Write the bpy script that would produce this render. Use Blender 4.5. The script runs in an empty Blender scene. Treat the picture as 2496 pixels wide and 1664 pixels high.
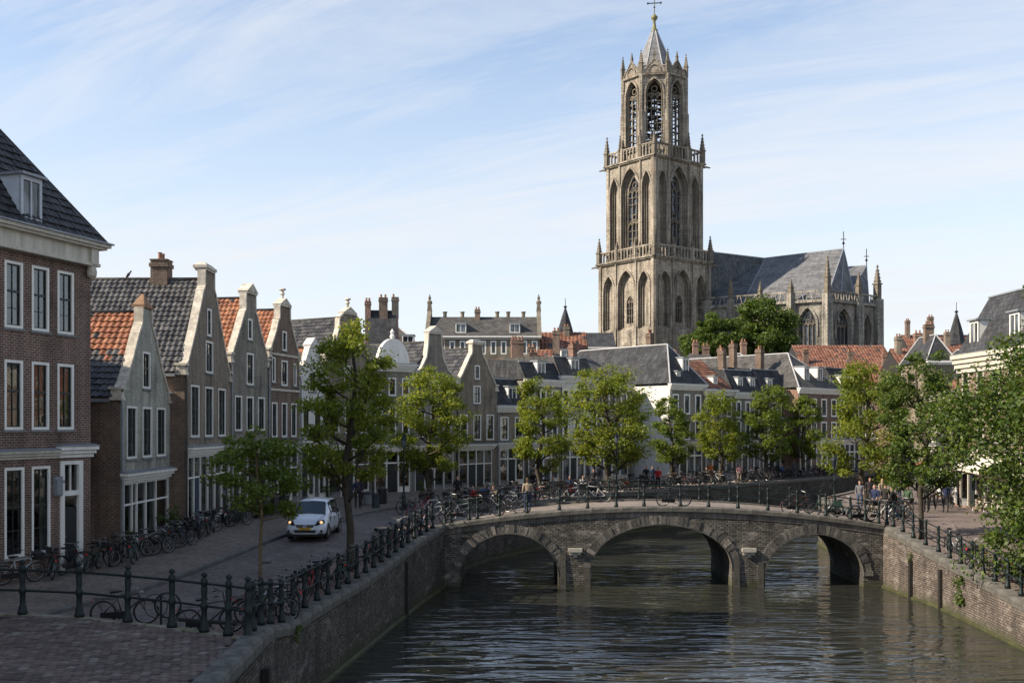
import bpy, bmesh, math, random
import numpy as np
from mathutils import Vector, Matrix
R = math.radians
scn = bpy.context.scene
COL = scn.collection
rnd = random.Random(7)

# ------------------------------------------------------------------ camera
F = 2600.0            # focal length in photograph pixels
HC = 7.8              # camera height above the water
cd = bpy.data.cameras.new('camera')
cam = bpy.data.objects.new('camera', cd); COL.objects.link(cam)
cam.location = (0, 0, HC); cam.rotation_euler = (R(90), 0, 0)
cd.sensor_width = 36; cd.lens = 36 * F / 2496
cd.shift_y = (1040 - 832) / 2496
cd.clip_start = 0.5; cd.clip_end = 6000
scn.camera = cam

# ------------------------------------------------------------------ sky and sun
SUN_AZ, SUN_EL = 257.0, 35.0     # clockwise from +Y
world = bpy.data.worlds.new('World'); scn.world = world; world.use_nodes = True
wn, wl = world.node_tree.nodes, world.node_tree.links
wn.clear()
def W(t, **k):
    n = wn.new(t)
    for a, b in k.items(): setattr(n, a, b)
    return n
def wmath(op, a, b=None):
    n = W('ShaderNodeMath', operation=op)
    for i, v in enumerate((a, b)):
        if v is None: continue
        if isinstance(v, (int, float)): n.inputs[i].default_value = v
        else: wl.new(v, n.inputs[i])
    return n.outputs[0]
sky = W('ShaderNodeTexSky', sky_type='NISHITA', sun_disc=False)
sky.sun_elevation = R(SUN_EL); sky.sun_rotation = R(SUN_AZ)
sky.air_density = 1.0; sky.dust_density = 0.4; sky.ozone_density = 1.2
tc = W('ShaderNodeTexCoord'); sp = W('ShaderNodeSeparateXYZ'); wl.new(tc.outputs['Generated'], sp.inputs[0])
zc = wmath('ADD', wmath('MAXIMUM', sp.outputs[2], 0.0), 0.10)
px = wmath('DIVIDE', sp.outputs[0], zc); py = wmath('DIVIDE', sp.outputs[1], zc)
cb = W('ShaderNodeCombineXYZ'); wl.new(px, cb.inputs[0]); wl.new(py, cb.inputs[1])
def wmap(src, rot, scale, loc=(0, 0, 0)):
    m1 = W('ShaderNodeMapping'); wl.new(src, m1.inputs[0]); m1.inputs['Rotation'].default_value = (0, 0, R(rot))
    m2 = W('ShaderNodeMapping'); wl.new(m1.outputs[0], m2.inputs[0]); m2.inputs['Scale'].default_value = scale; m2.inputs['Location'].default_value = loc
    return m2.outputs[0]
def wnoise(vec, scale, detail, rough, dist):
    n = W('ShaderNodeTexNoise'); wl.new(vec, n.inputs['Vector'])
    for k, v in (('Scale', scale), ('Detail', detail), ('Roughness', rough), ('Distortion', dist)): n.inputs[k].default_value = v
    return n.outputs[0]
CLOFF = (40.0, 12.0, 0)
big = wnoise(wmap(cb.outputs[0], 22, (0.30, 0.62, 1), CLOFF), 0.9, 3, 0.5, 0.3)
fil = wnoise(wmap(cb.outputs[0], 30, (0.42, 1.9, 1), (0.6, 0.2, 0)), 1.35, 12, 0.66, 1.1)
cl = wmath('ADD', wmath('MULTIPLY', big, 0.66), wmath('MULTIPLY', fil, 0.44))
rp = W('ShaderNodeValToRGB'); wl.new(cl, rp.inputs[0])
rp.color_ramp.elements[0].position = 0.49; rp.color_ramp.elements[0].color = (0, 0, 0, 1)
rp.color_ramp.elements[1].position = 0.66; rp.color_ramp.elements[1].color = (1, 1, 1, 1)
mr = W('ShaderNodeMapRange'); wl.new(sp.outputs[2], mr.inputs[0])     # thin veil that thickens towards the horizon all round
mr.inputs[1].default_value = 0.0; mr.inputs[2].default_value = 0.42; mr.inputs[3].default_value = 0.93; mr.inputs[4].default_value = 0.0
one = wmath('SUBTRACT', 1.0, wmath('MULTIPLY', wmath('SUBTRACT', 1.0, wmath('MULTIPLY', rp.outputs[0], 0.80)), wmath('SUBTRACT', 1.0, mr.outputs[0])))
mx = W('ShaderNodeMix', data_type='RGBA'); wl.new(one, mx.inputs[0]); wl.new(sky.outputs[0], mx.inputs[6])
mx.inputs[7].default_value = (4.1, 4.2, 4.4, 1)
bg = W('ShaderNodeBackground'); bg.inputs[1].default_value = 0.094; wl.new(mx.outputs[2], bg.inputs[0])
wo = W('ShaderNodeOutputWorld'); wl.new(bg.outputs[0], wo.inputs[0])

sd = bpy.data.lights.new('sun', 'SUN'); sd.energy = 3.8; sd.angle = R(0.6); sd.color = (1.0, 0.87, 0.70)
sun = bpy.data.objects.new('sun', sd); COL.objects.link(sun); sun.location = (-60, 0, 60)
_az, _el = R(SUN_AZ), R(SUN_EL)
SUNV = Vector((math.sin(_az) * math.cos(_el), math.cos(_az) * math.cos(_el), math.sin(_el)))
sun.rotation_euler = (-SUNV).to_track_quat('-Z', 'Y').to_euler()
scn.view_settings.view_transform = 'Standard'; scn.view_settings.look = 'None'
scn.view_settings.exposure = 1.2; scn.view_settings.gamma = 1.0
scn.cycles.use_denoising = True
scn.cycles.max_bounces = 6; scn.cycles.transparent_max_bounces = 12
scn.cycles.caustics_reflective = False; scn.cycles.caustics_refractive = False

# ------------------------------------------------------------------ materials
MATS = {}
class NT:
    def __init__(s, name):
        s.m = bpy.data.materials.new(name); s.m.use_nodes = True
        s.n, s.l = s.m.node_tree.nodes, s.m.node_tree.links; s.n.clear()
        s.out = s.n.new('ShaderNodeOutputMaterial'); MATS[name] = s.m
    def node(s, t, **k):
        n = s.n.new(t)
        for a, b in k.items(): setattr(n, a, b)
        return n
    def put(s, sock, v):
        if isinstance(v, bpy.types.NodeSocket): s.l.new(v, sock)
        elif isinstance(v, tuple) and len(v) == 3 and sock.type == 'RGBA': sock.default_value = v + (1,)
        else: sock.default_value = v
    def math(s, op, a, b=0.0):
        n = s.node('ShaderNodeMath', operation=op); s.put(n.inputs[0], a); s.put(n.inputs[1], b); return n.outputs[0]
    def noise(s, vec, scale, detail=4, rough=0.55, dist=0.0):
        n = s.node('ShaderNodeTexNoise'); s.l.new(vec, n.inputs['Vector'])
        n.inputs['Scale'].default_value = scale; n.inputs['Detail'].default_value = detail
        n.inputs['Roughness'].default_value = rough; n.inputs['Distortion'].default_value = dist
        return n.outputs[0]
    def ramp(s, fac, stops):
        n = s.node('ShaderNodeValToRGB'); s.l.new(fac, n.inputs[0]); cr = n.color_ramp
        while len(cr.elements) < len(stops): cr.elements.new(0.5)
        for e, (p, c) in zip(cr.elements, stops):
            e.position = p; e.color = (c, c, c, 1) if isinstance(c, (int, float)) else tuple(c) + (1,)
        return n.outputs[0]
    def mix(s, f, a, b, bt='MIX'):
        n = s.node('ShaderNodeMix', data_type='RGBA', blend_type=bt); s.put(n.inputs[0], f); s.put(n.inputs[6], a); s.put(n.inputs[7], b); return n.outputs[2]
    def coord(s, kind='Object'):
        return s.node('ShaderNodeTexCoord').outputs[kind]
    def mapv(s, vec, scale=(1, 1, 1), rot=(0, 0, 0)):
        n = s.node('ShaderNodeMapping'); s.l.new(vec, n.inputs[0]); n.inputs['Scale'].default_value = scale; n.inputs['Rotation'].default_value = rot
        return n.outputs[0]
    def bump(s, h, strength=0.3, dist=0.02):
        n = s.node('ShaderNodeBump'); n.inputs['Strength'].default_value = strength; n.inputs['Distance'].default_value = dist
        s.l.new(h, n.inputs['Height']); return n.outputs[0]
    def principled(s, col, rough=0.7, normal=None, metal=0.0, spec=0.35, emit=None, estr=0.0):
        b = s.node('ShaderNodeBsdfPrincipled'); s.put(b.inputs['Base Color'], col); s.put(b.inputs['Roughness'], rough)
        b.inputs['Metallic'].default_value = metal; b.inputs['Specular IOR Level'].default_value = spec
        if normal is not None: s.l.new(normal, b.inputs['Normal'])
        if emit is not None: s.put(b.inputs['Emission Color'], emit); b.inputs['Emission Strength'].default_value = estr
        s.l.new(b.outputs[0], s.out.inputs[0]); return b
    def rand(s):
        a = s.node('ShaderNodeObjectInfo').outputs['Random']; g = s.node('ShaderNodeNewGeometry').outputs['Random Per Island']
        return s.math('FRACT', s.math('ADD', a, g))

def plain(name, col, rough=0.6, var=0.25, scale=2.0, metal=0.0, bump=0.15, spec=0.35, streak=False):
    if name in MATS: return MATS[name]
    t = NT(name); v = t.coord()
    if streak: v2 = t.mapv(v, (3, 3, 0.35))
    else: v2 = v
    n = t.noise(v2, scale, 6, 0.65); f = t.ramp(n, [(0.3, 1 - var), (0.7, 1 + var * 0.5)])
    fine = t.noise(v, scale * 9, 4, 0.7)
    c = t.mix(1.0, f, t.mix(1.0, col, t.ramp(fine, [(0.25, 1 - var * 0.6), (0.75, 1.0)]), 'MULTIPLY'), 'MULTIPLY')
    t.principled(c, rough, t.bump(fine, bump, 0.01) if bump else None, metal, spec)
    return t.m

def brickmat(name, c1, c2, mortar, bw=0.22, rh=0.075, ms=0.010, stain=0.45, rough=0.85, flat=False, moss=None, patch=None, bstr=0.5, course=(0.68, 1.25)):
    if name in MATS: return MATS[name]
    t = NT(name); v = t.coord(); s = t.node('ShaderNodeSeparateXYZ'); t.l.new(v, s.inputs[0])
    c = t.node('ShaderNodeCombineXYZ')
    wob = t.math('MULTIPLY', t.math('SUBTRACT', t.noise(v, 1.6, 3), 0.5), 0.05)
    if flat: t.l.new(s.outputs[0], c.inputs[0]); t.l.new(s.outputs[1], c.inputs[1])
    else:
        t.l.new(t.math('ADD', s.outputs[0], s.outputs[1]), c.inputs[0]); t.l.new(t.math('ADD', s.outputs[2], wob), c.inputs[1])
    b = t.node('ShaderNodeTexBrick'); t.l.new(c.outputs[0], b.inputs['Vector'])
    b.inputs['Scale'].default_value = 1; b.inputs['Brick Width'].default_value = bw; b.inputs['Row Height'].default_value = rh
    b.inputs['Mortar Size'].default_value = ms; b.inputs['Mortar Smooth'].default_value = 0.25; b.inputs['Bias'].default_value = -0.1
    t.put(b.inputs['Color1'], c1); t.put(b.inputs['Color2'], c2); t.put(b.inputs['Mortar'], mortar)
    col = b.outputs['Color']
    col = t.mix(1.0, col, t.ramp(t.noise(v, 0.45, 7, 0.65), [(0.30, 1 - stain), (0.5, 0.92), (0.72, 1.12)]), 'MULTIPLY')
    col = t.mix(1.0, col, t.ramp(t.noise(t.mapv(v, (4, 4, 13)), 1.3, 4, 0.65), [(0.3, course[0]), (0.7, course[1])]), 'MULTIPLY')
    if not flat:
        col = t.mix(1.0, col, t.ramp(t.noise(t.mapv(v, (2.2, 2.2, 0.18)), 1.0, 5, 0.6), [(0.32, 0.62), (0.6, 1.05)]), 'MULTIPLY')
    if patch:
        pf = t.ramp(t.noise(t.mapv(v, (1, 1, 2.6)), 0.9, 8, 0.72), [(0.55, 0.0), (0.66, 0.75)])
        col = t.mix(pf, col, patch)
    if moss:
        zz, mc = moss
        m = t.math('ADD', s.outputs[2], t.math('MULTIPLY', t.math('SUBTRACT', t.noise(v, 1.3, 6, 0.7), 0.5), 1.3))
        mr_ = t.node('ShaderNodeMapRange'); t.l.new(m, mr_.inputs[0]); mr_.inputs[1].default_value = zz; mr_.inputs[2].default_value = zz + 0.42
        mr_.inputs[3].default_value = 0.85; mr_.inputs[4].default_value = 0.0
        col = t.mix(mr_.outputs[0], col, mc)
    h = t.math('ADD', t.math('MULTIPLY', b.outputs['Fac'], -1.0), t.math('MULTIPLY', t.noise(v, 14, 4), 0.8))
    t.principled(col, rough, t.bump(h, bstr, 0.015), spec=0.25)
    return t.m

def tilemat(name, stops, rough=0.6):
    if name in MATS: return MATS[name]
    t = NT(name); v = t.node('ShaderNodeNewGeometry').outputs['Position']
    c = t.ramp(t.rand(), stops)
    c = t.mix(1.0, c, t.ramp(t.noise(v, 2.2, 7, 0.7), [(0.3, 0.45), (0.55, 1.0), (0.75, 1.25)]), 'MULTIPLY')
    lich = t.ramp(t.noise(v, 5.5, 6, 0.75), [(0.58, 0.0), (0.72, 0.55)])
    c = t.mix(lich, c, (0.17, 0.165, 0.13))
    t.principled(c, rough, t.bump(t.noise(v, 30, 3), 0.3, 0.006), spec=0.4)
    return t.m

def slatemat(name, col, rough=0.55, rh=0.28, bw=0.24, streaks=0.5):
    if name in MATS: return MATS[name]
    t = NT(name); v = t.coord(); s = t.node('ShaderNodeSeparateXYZ'); t.l.new(v, s.inputs[0])
    c = t.node('ShaderNodeCombineXYZ'); t.l.new(t.math('ADD', s.outputs[0], s.outputs[1]), c.inputs[0]); t.l.new(s.outputs[2], c.inputs[1])
    b = t.node('ShaderNodeTexBrick'); t.l.new(c.outputs[0], b.inputs['Vector']); b.inputs['Scale'].default_value = 1
    b.inputs['Brick Width'].default_value = bw; b.inputs['Row Height'].default_value = rh; b.inputs['Mortar Size'].default_value = 0.012; b.inputs['Mortar Smooth'].default_value = 0.4
    k = tuple(x * 0.72 for x in col); q = tuple(x * 1.22 for x in col); d = tuple(x * 0.5 for x in col)
    t.put(b.inputs['Color1'], k); t.put(b.inputs['Color2'], q); t.put(b.inputs['Mortar'], d)
    cc = t.mix(1.0, b.outputs['Color'], t.ramp(t.noise(v, 0.6, 9, 0.78), [(0.32, 0.5), (0.68, 1.45)]), 'MULTIPLY')
    st = t.ramp(t.noise(t.mapv(v, (1.6, 1.6, 0.10)), 1.0, 7, 0.7), [(0.5, 0.0), (0.75, streaks)])
    cc = t.mix(st, cc, (0.30, 0.29, 0.27))
    h = t.math('ADD', t.math('MULTIPLY', b.outputs['Fac'], -0.7), t.noise(v, 6, 5))
    t.principled(cc, rough, t.bump(h, 0.7, 0.04), spec=0.2)
    return t.m

def stonemat(name, c1, c2, dark=0.35, bw=0.9, rh=0.42, rough=0.9):
    if name in MATS: return MATS[name]
    t = NT(name); v = t.coord(); s = t.node('ShaderNodeSeparateXYZ'); t.l.new(v, s.inputs[0])
    c = t.node('ShaderNodeCombineXYZ'); t.l.new(t.math('ADD', s.outputs[0], s.outputs[1]), c.inputs[0]); t.l.new(s.outputs[2], c.inputs[1])
    b = t.node('ShaderNodeTexBrick'); t.l.new(c.outputs[0], b.inputs['Vector']); b.inputs['Scale'].default_value = 1
    b.inputs['Brick Width'].default_value = bw; b.inputs['Row Height'].default_value = rh; b.inputs['Mortar Size'].default_value = 0.03; b.inputs['Mortar Smooth'].default_value = 0.5
    t.put(b.inputs['Color1'], c1); t.put(b.inputs['Color2'], c2); t.put(b.inputs['Mortar'], tuple(x * 0.5 for x in c2))
    col = t.mix(1.0, b.outputs['Color'], t.ramp(t.noise(v, 0.16, 8, 0.72), [(0.32, 0.55), (0.55, 1.0), (0.75, 1.25)]), 'MULTIPLY')
    col = t.mix(1.0, col, t.ramp(t.noise(t.mapv(v, (0.9, 0.9, 0.08)), 1.0, 8, 0.7), [(0.34, dark), (0.58, 1.08)]), 'MULTIPLY')
    col = t.mix(1.0, col, t.ramp(t.noise(v, 1.6, 6, 0.75), [(0.28, 0.55), (0.6, 1.1)]), 'MULTIPLY')
    col = t.mix(t.ramp(t.noise(v, 0.3, 6, 0.7), [(0.5, 0.0), (0.72, 0.30)]), col, (0.40, 0.28, 0.20))
    h = t.math('ADD', t.math('MULTIPLY', b.outputs['Fac'], -1.0), t.math('MULTIPLY', t.noise(v, 2.4, 6, 0.75), 2.0))
    t.principled(col, rough, t.bump(h, 0.9, 0.16), spec=0.2)
    return t.m

def glassmat(name, tint, refl=0.16, rough=0.03):
    """thin window glass: mostly see-through, with a mirror part that grows at grazing angles"""
    if name in MATS: return MATS[name]
    t = NT(name); tr = t.node('ShaderNodeBsdfTransparent'); t.put(tr.inputs[0], tint)
    g = t.node('ShaderNodeBsdfGlossy'); g.inputs['Roughness'].default_value = rough; t.put(g.inputs[0], (0.9, 0.95, 1.0))
    v = t.node('ShaderNodeNewGeometry').outputs['Position']
    t.l.new(t.bump(t.noise(v, 1.4, 2), 0.12, 0.04), g.inputs['Normal'])
    fr = t.node('ShaderNodeLayerWeight'); fr.inputs[0].default_value = 0.25
    f = t.math('ADD', t.math('MULTIPLY', fr.outputs['Fresnel'], 0.9), refl)
    m = t.node('ShaderNodeMixShader'); t.l.new(f, m.inputs[0]); t.l.new(tr.outputs[0], m.inputs[1]); t.l.new(g.outputs[0], m.inputs[2])
    t.l.new(m.outputs[0], t.out.inputs[0]); return t.m

def darkglass(name, col=(0.02, 0.025, 0.03), rough=0.06):
    if name in MATS: return MATS[name]
    t = NT(name); v = t.node('ShaderNodeNewGeometry').outputs['Position']
    c = t.mix(t.ramp(t.noise(t.mapv(v, (2.3, 2.3, 0.5)), 1.2, 2), [(0.45, 0.0), (0.62, 1.0)]), col, tuple(min(1, x * 5 + 0.05) for x in col))
    t.principled(c, rough, t.bump(t.noise(v, 1.3, 2), 0.15, 0.05), spec=0.7)
    return t.m

def leafmat(name, dark, mid, light, trans=0.35):
    if name in MATS: return MATS[name]
    t = NT(name); g = t.node('ShaderNodeNewGeometry')
    c = t.ramp(g.outputs['Random Per Island'], [(0.0, dark), (0.5, mid), (0.95, light)])
    c = t.mix(1.0, c, t.ramp(t.noise(g.outputs['Position'], 0.9, 3), [(0.3, (0.75, 0.85, 0.7)), (0.7, (1.2, 1.1, 1.0))]), 'MULTIPLY')
    d = t.node('ShaderNodeBsdfPrincipled'); t.l.new(c, d.inputs['Base Color']); d.inputs['Roughness'].default_value = 0.5; d.inputs['Specular IOR Level'].default_value = 0.3
    tl = t.node('ShaderNodeBsdfTranslucent'); t.l.new(t.mix(1.0, c, (1.5, 1.35, 0.5), 'MULTIPLY'), tl.inputs[0])
    m = t.node('ShaderNodeMixShader'); m.inputs[0].default_value = trans; t.l.new(d.outputs[0], m.inputs[1]); t.l.new(tl.outputs[0], m.inputs[2])
    t.l.new(m.outputs[0], t.out.inputs[0]); return t.m

# palette
M_red = brickmat('brick_red', (0.172, 0.094, 0.072), (0.118, 0.064, 0.050), (0.36, 0.32, 0.27), bw=0.24, rh=0.088, ms=0.011)
M_brown = brickmat('brick_brown', (0.243, 0.187, 0.136), (0.159, 0.127, 0.098), (0.405, 0.374, 0.300), rh=0.085, patch=(0.17, 0.155, 0.14), stain=0.55)
M_umber = brickmat('brick_umber', (0.194, 0.121, 0.085), (0.125, 0.084, 0.064), (0.319, 0.277, 0.227), rh=0.085)
M_grey = brickmat('brick_painted_grey', (0.446, 0.438, 0.366), (0.372, 0.364, 0.304), (0.297, 0.283, 0.235), rh=0.085, ms=0.008, patch=(0.21, 0.20, 0.18), stain=0.55)
M_greybrown = brickmat('brick_grey_brown', (0.252, 0.220, 0.178), (0.170, 0.155, 0.129), (0.390, 0.374, 0.314), rh=0.085, patch=(0.21, 0.195, 0.185), stain=0.55)
M_warm = brickmat('brick_warm', (0.288, 0.150, 0.102), (0.204, 0.108, 0.078), (0.408, 0.336, 0.276), rh=0.085)
M_pink = brickmat('brick_pink', (0.255, 0.165, 0.130), (0.20, 0.13, 0.105), (0.34, 0.29, 0.25), rh=0.085)
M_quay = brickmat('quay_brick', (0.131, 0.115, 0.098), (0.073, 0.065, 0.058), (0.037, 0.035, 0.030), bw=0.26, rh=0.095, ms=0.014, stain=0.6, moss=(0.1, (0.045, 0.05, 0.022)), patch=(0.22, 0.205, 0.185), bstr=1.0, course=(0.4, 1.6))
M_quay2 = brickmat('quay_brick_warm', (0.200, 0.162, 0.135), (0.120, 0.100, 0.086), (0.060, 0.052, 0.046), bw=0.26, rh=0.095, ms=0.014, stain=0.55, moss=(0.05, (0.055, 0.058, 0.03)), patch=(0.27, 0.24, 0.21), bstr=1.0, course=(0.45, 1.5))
M_bridge = brickmat('bridge_brick', (0.171, 0.158, 0.136), (0.088, 0.083, 0.073), (0.033, 0.031, 0.027), bw=0.27, rh=0.098, ms=0.016, stain=0.55, moss=(0.0, (0.05, 0.055, 0.025)), patch=(0.31, 0.285, 0.245), bstr=1.0, course=(0.35, 1.75))
M_soldier = brickmat('soldier_brick', (0.217, 0.189, 0.162), (0.123, 0.109, 0.099), (0.109, 0.099, 0.087), bw=0.085, rh=0.6, ms=0.012, stain=0.45)
M_road = brickmat('road_brick', (0.185, 0.145, 0.129), (0.129, 0.106, 0.098), (0.077, 0.068, 0.060), bw=0.2, rh=0.1, ms=0.01, flat=True, stain=0.3, bstr=0.35, patch=(0.175, 0.15, 0.145), course=(0.55, 1.35))
M_walk = brickmat('sidewalk_brick', (0.206, 0.165, 0.134), (0.149, 0.124, 0.103), (0.091, 0.083, 0.069), bw=0.3, rh=0.3, ms=0.01, flat=True, stain=0.35, bstr=0.35, patch=(0.13, 0.115, 0.105), course=(0.55, 1.35))
M_strip = brickmat('parking_brick', (0.269, 0.169, 0.138), (0.200, 0.131, 0.112), (0.106, 0.094, 0.083), bw=0.2, rh=0.1, ms=0.01, flat=True, stain=0.35, bstr=0.35)
M_deck = brickmat('bridge_paving', (0.27, 0.225, 0.19), (0.20, 0.17, 0.145), (0.12, 0.10, 0.09), bw=0.2, rh=0.1, ms=0.01, flat=True, stain=0.3, bstr=0.35)
M_coping = plain('coping_stone', (0.135, 0.128, 0.112), 0.88, 0.65, 2.2, bump=0.9)
M_kerb = plain('kerb_stone', (0.12, 0.115, 0.108), 0.85, 0.35, 2.5, bump=0.4)
M_white = plain('white_paint', (0.80, 0.78, 0.72), 0.5, 0.16, 1.5, bump=0.08, streak=True)
M_cream = plain('cream_paint', (0.55, 0.51, 0.43), 0.55, 0.28, 1.5, bump=0.1, streak=True)
M_wallwhite = plain('white_render', (0.66, 0.64, 0.60), 0.8, 0.25, 0.8, bump=0.2, streak=True)
M_plaster = plain('gable_plaster', (0.66, 0.60, 0.50), 0.85, 0.5, 3.2, bump=0.7)
M_lead = plain('lead', (0.29, 0.31, 0.335), 0.5, 0.3, 2.0, metal=0.3)
M_sash = plain('sash_paint', (0.028, 0.036, 0.034), 0.4, 0.3, 3.0, bump=0.05)
M_sill = plain('stone_sill', (0.22, 0.22, 0.215), 0.8, 0.3, 3.0)
M_door = plain('door_paint', (0.022, 0.028, 0.032), 0.35, 0.3, 3.0, bump=0.05)
M_doorblue = plain('door_blue', (0.03, 0.05, 0.085), 0.35, 0.3, 3.0, bump=0.05)
M_iron = plain('railing_iron', (0.008, 0.017, 0.017), 0.55, 0.35, 8.0, metal=0.0, bump=0.25, spec=0.3)
M_black = plain('black_metal', (0.014, 0.014, 0.015), 0.4, 0.3, 9.0, bump=0.1, spec=0.5)
M_rubber = plain('rubber', (0.016, 0.016, 0.016), 0.8, 0.2, 9.0, bump=0.1)
M_chrome = plain('bare_metal', (0.30, 0.30, 0.30), 0.45, 0.3, 9.0, metal=0.8, bump=0.0)
M_leather = plain('saddle_leather', (0.02, 0.018, 0.017), 0.6, 0.3, 9.0)
M_tan = plain('tan_leather', (0.13, 0.065, 0.03), 0.6, 0.3, 9.0)
M_glass = glassmat('window_glass', (0.50, 0.55, 0.53), 0.11)
M_dglass = darkglass('far_window_glass')
M_leaded = darkglass('leaded_glass', (0.012, 0.016, 0.022), 0.12)
M_curtain = plain('curtain', (0.42, 0.40, 0.35), 0.9, 0.3, 4.0)
M_under = plain('roof_underlay', (0.03, 0.028, 0.027), 0.9)
M_tdark = tilemat('dark_tile', [(0, (0.030, 0.030, 0.033)), (0.5, (0.062, 0.061, 0.062)), (1, (0.115, 0.110, 0.105))], 0.5)
M_tblack = tilemat('black_tile', [(0, (0.014, 0.014, 0.016)), (1, (0.040, 0.039, 0.040))], 0.5)
M_torange = tilemat('orange_tile', [(0, (0.19, 0.068, 0.034)), (0.6, (0.30, 0.112, 0.052)), (1, (0.37, 0.165, 0.085))], 0.7)
M_tfar = tilemat('faded_orange_tile', [(0, (0.135, 0.060, 0.038)), (0.6, (0.215, 0.092, 0.055)), (1, (0.275, 0.135, 0.088))], 0.8)
M_slate = slatemat('slate', (0.042, 0.044, 0.049), rough=0.85, streaks=0.18)
M_slate2 = slatemat('slate_brown', (0.075, 0.072, 0.069), rough=0.85, streaks=0.2)
M_slatech = slatemat('church_slate', (0.118, 0.122, 0.130), rh=0.5, bw=0.45, streaks=0.55)
M_stone = stonemat('tower_stone', (0.50, 0.445, 0.36), (0.385, 0.34, 0.275), 0.33)
M_stone2 = stonemat('church_stone', (0.44, 0.41, 0.355), (0.33, 0.31, 0.265), 0.32, bw=1.1, rh=0.5)
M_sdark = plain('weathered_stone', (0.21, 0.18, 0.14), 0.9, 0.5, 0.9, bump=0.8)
M_bark = plain('bark', (0.060, 0.050, 0.037), 0.9, 0.45, 6.0, bump=0.9)
M_barky = plain('pale_bark', (0.17, 0.125, 0.065), 0.9, 0.4, 5.0, bump=0.7)
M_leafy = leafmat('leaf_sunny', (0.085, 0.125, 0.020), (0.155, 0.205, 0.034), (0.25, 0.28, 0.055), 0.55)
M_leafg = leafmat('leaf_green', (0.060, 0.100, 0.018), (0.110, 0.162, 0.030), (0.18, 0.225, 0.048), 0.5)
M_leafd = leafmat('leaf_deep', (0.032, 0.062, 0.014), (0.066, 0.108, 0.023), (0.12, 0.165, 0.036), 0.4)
M_ivy = leafmat('leaf_ivy', (0.03, 0.06, 0.012), (0.07, 0.11, 0.02), (0.12, 0.16, 0.035), 0.3)

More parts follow.
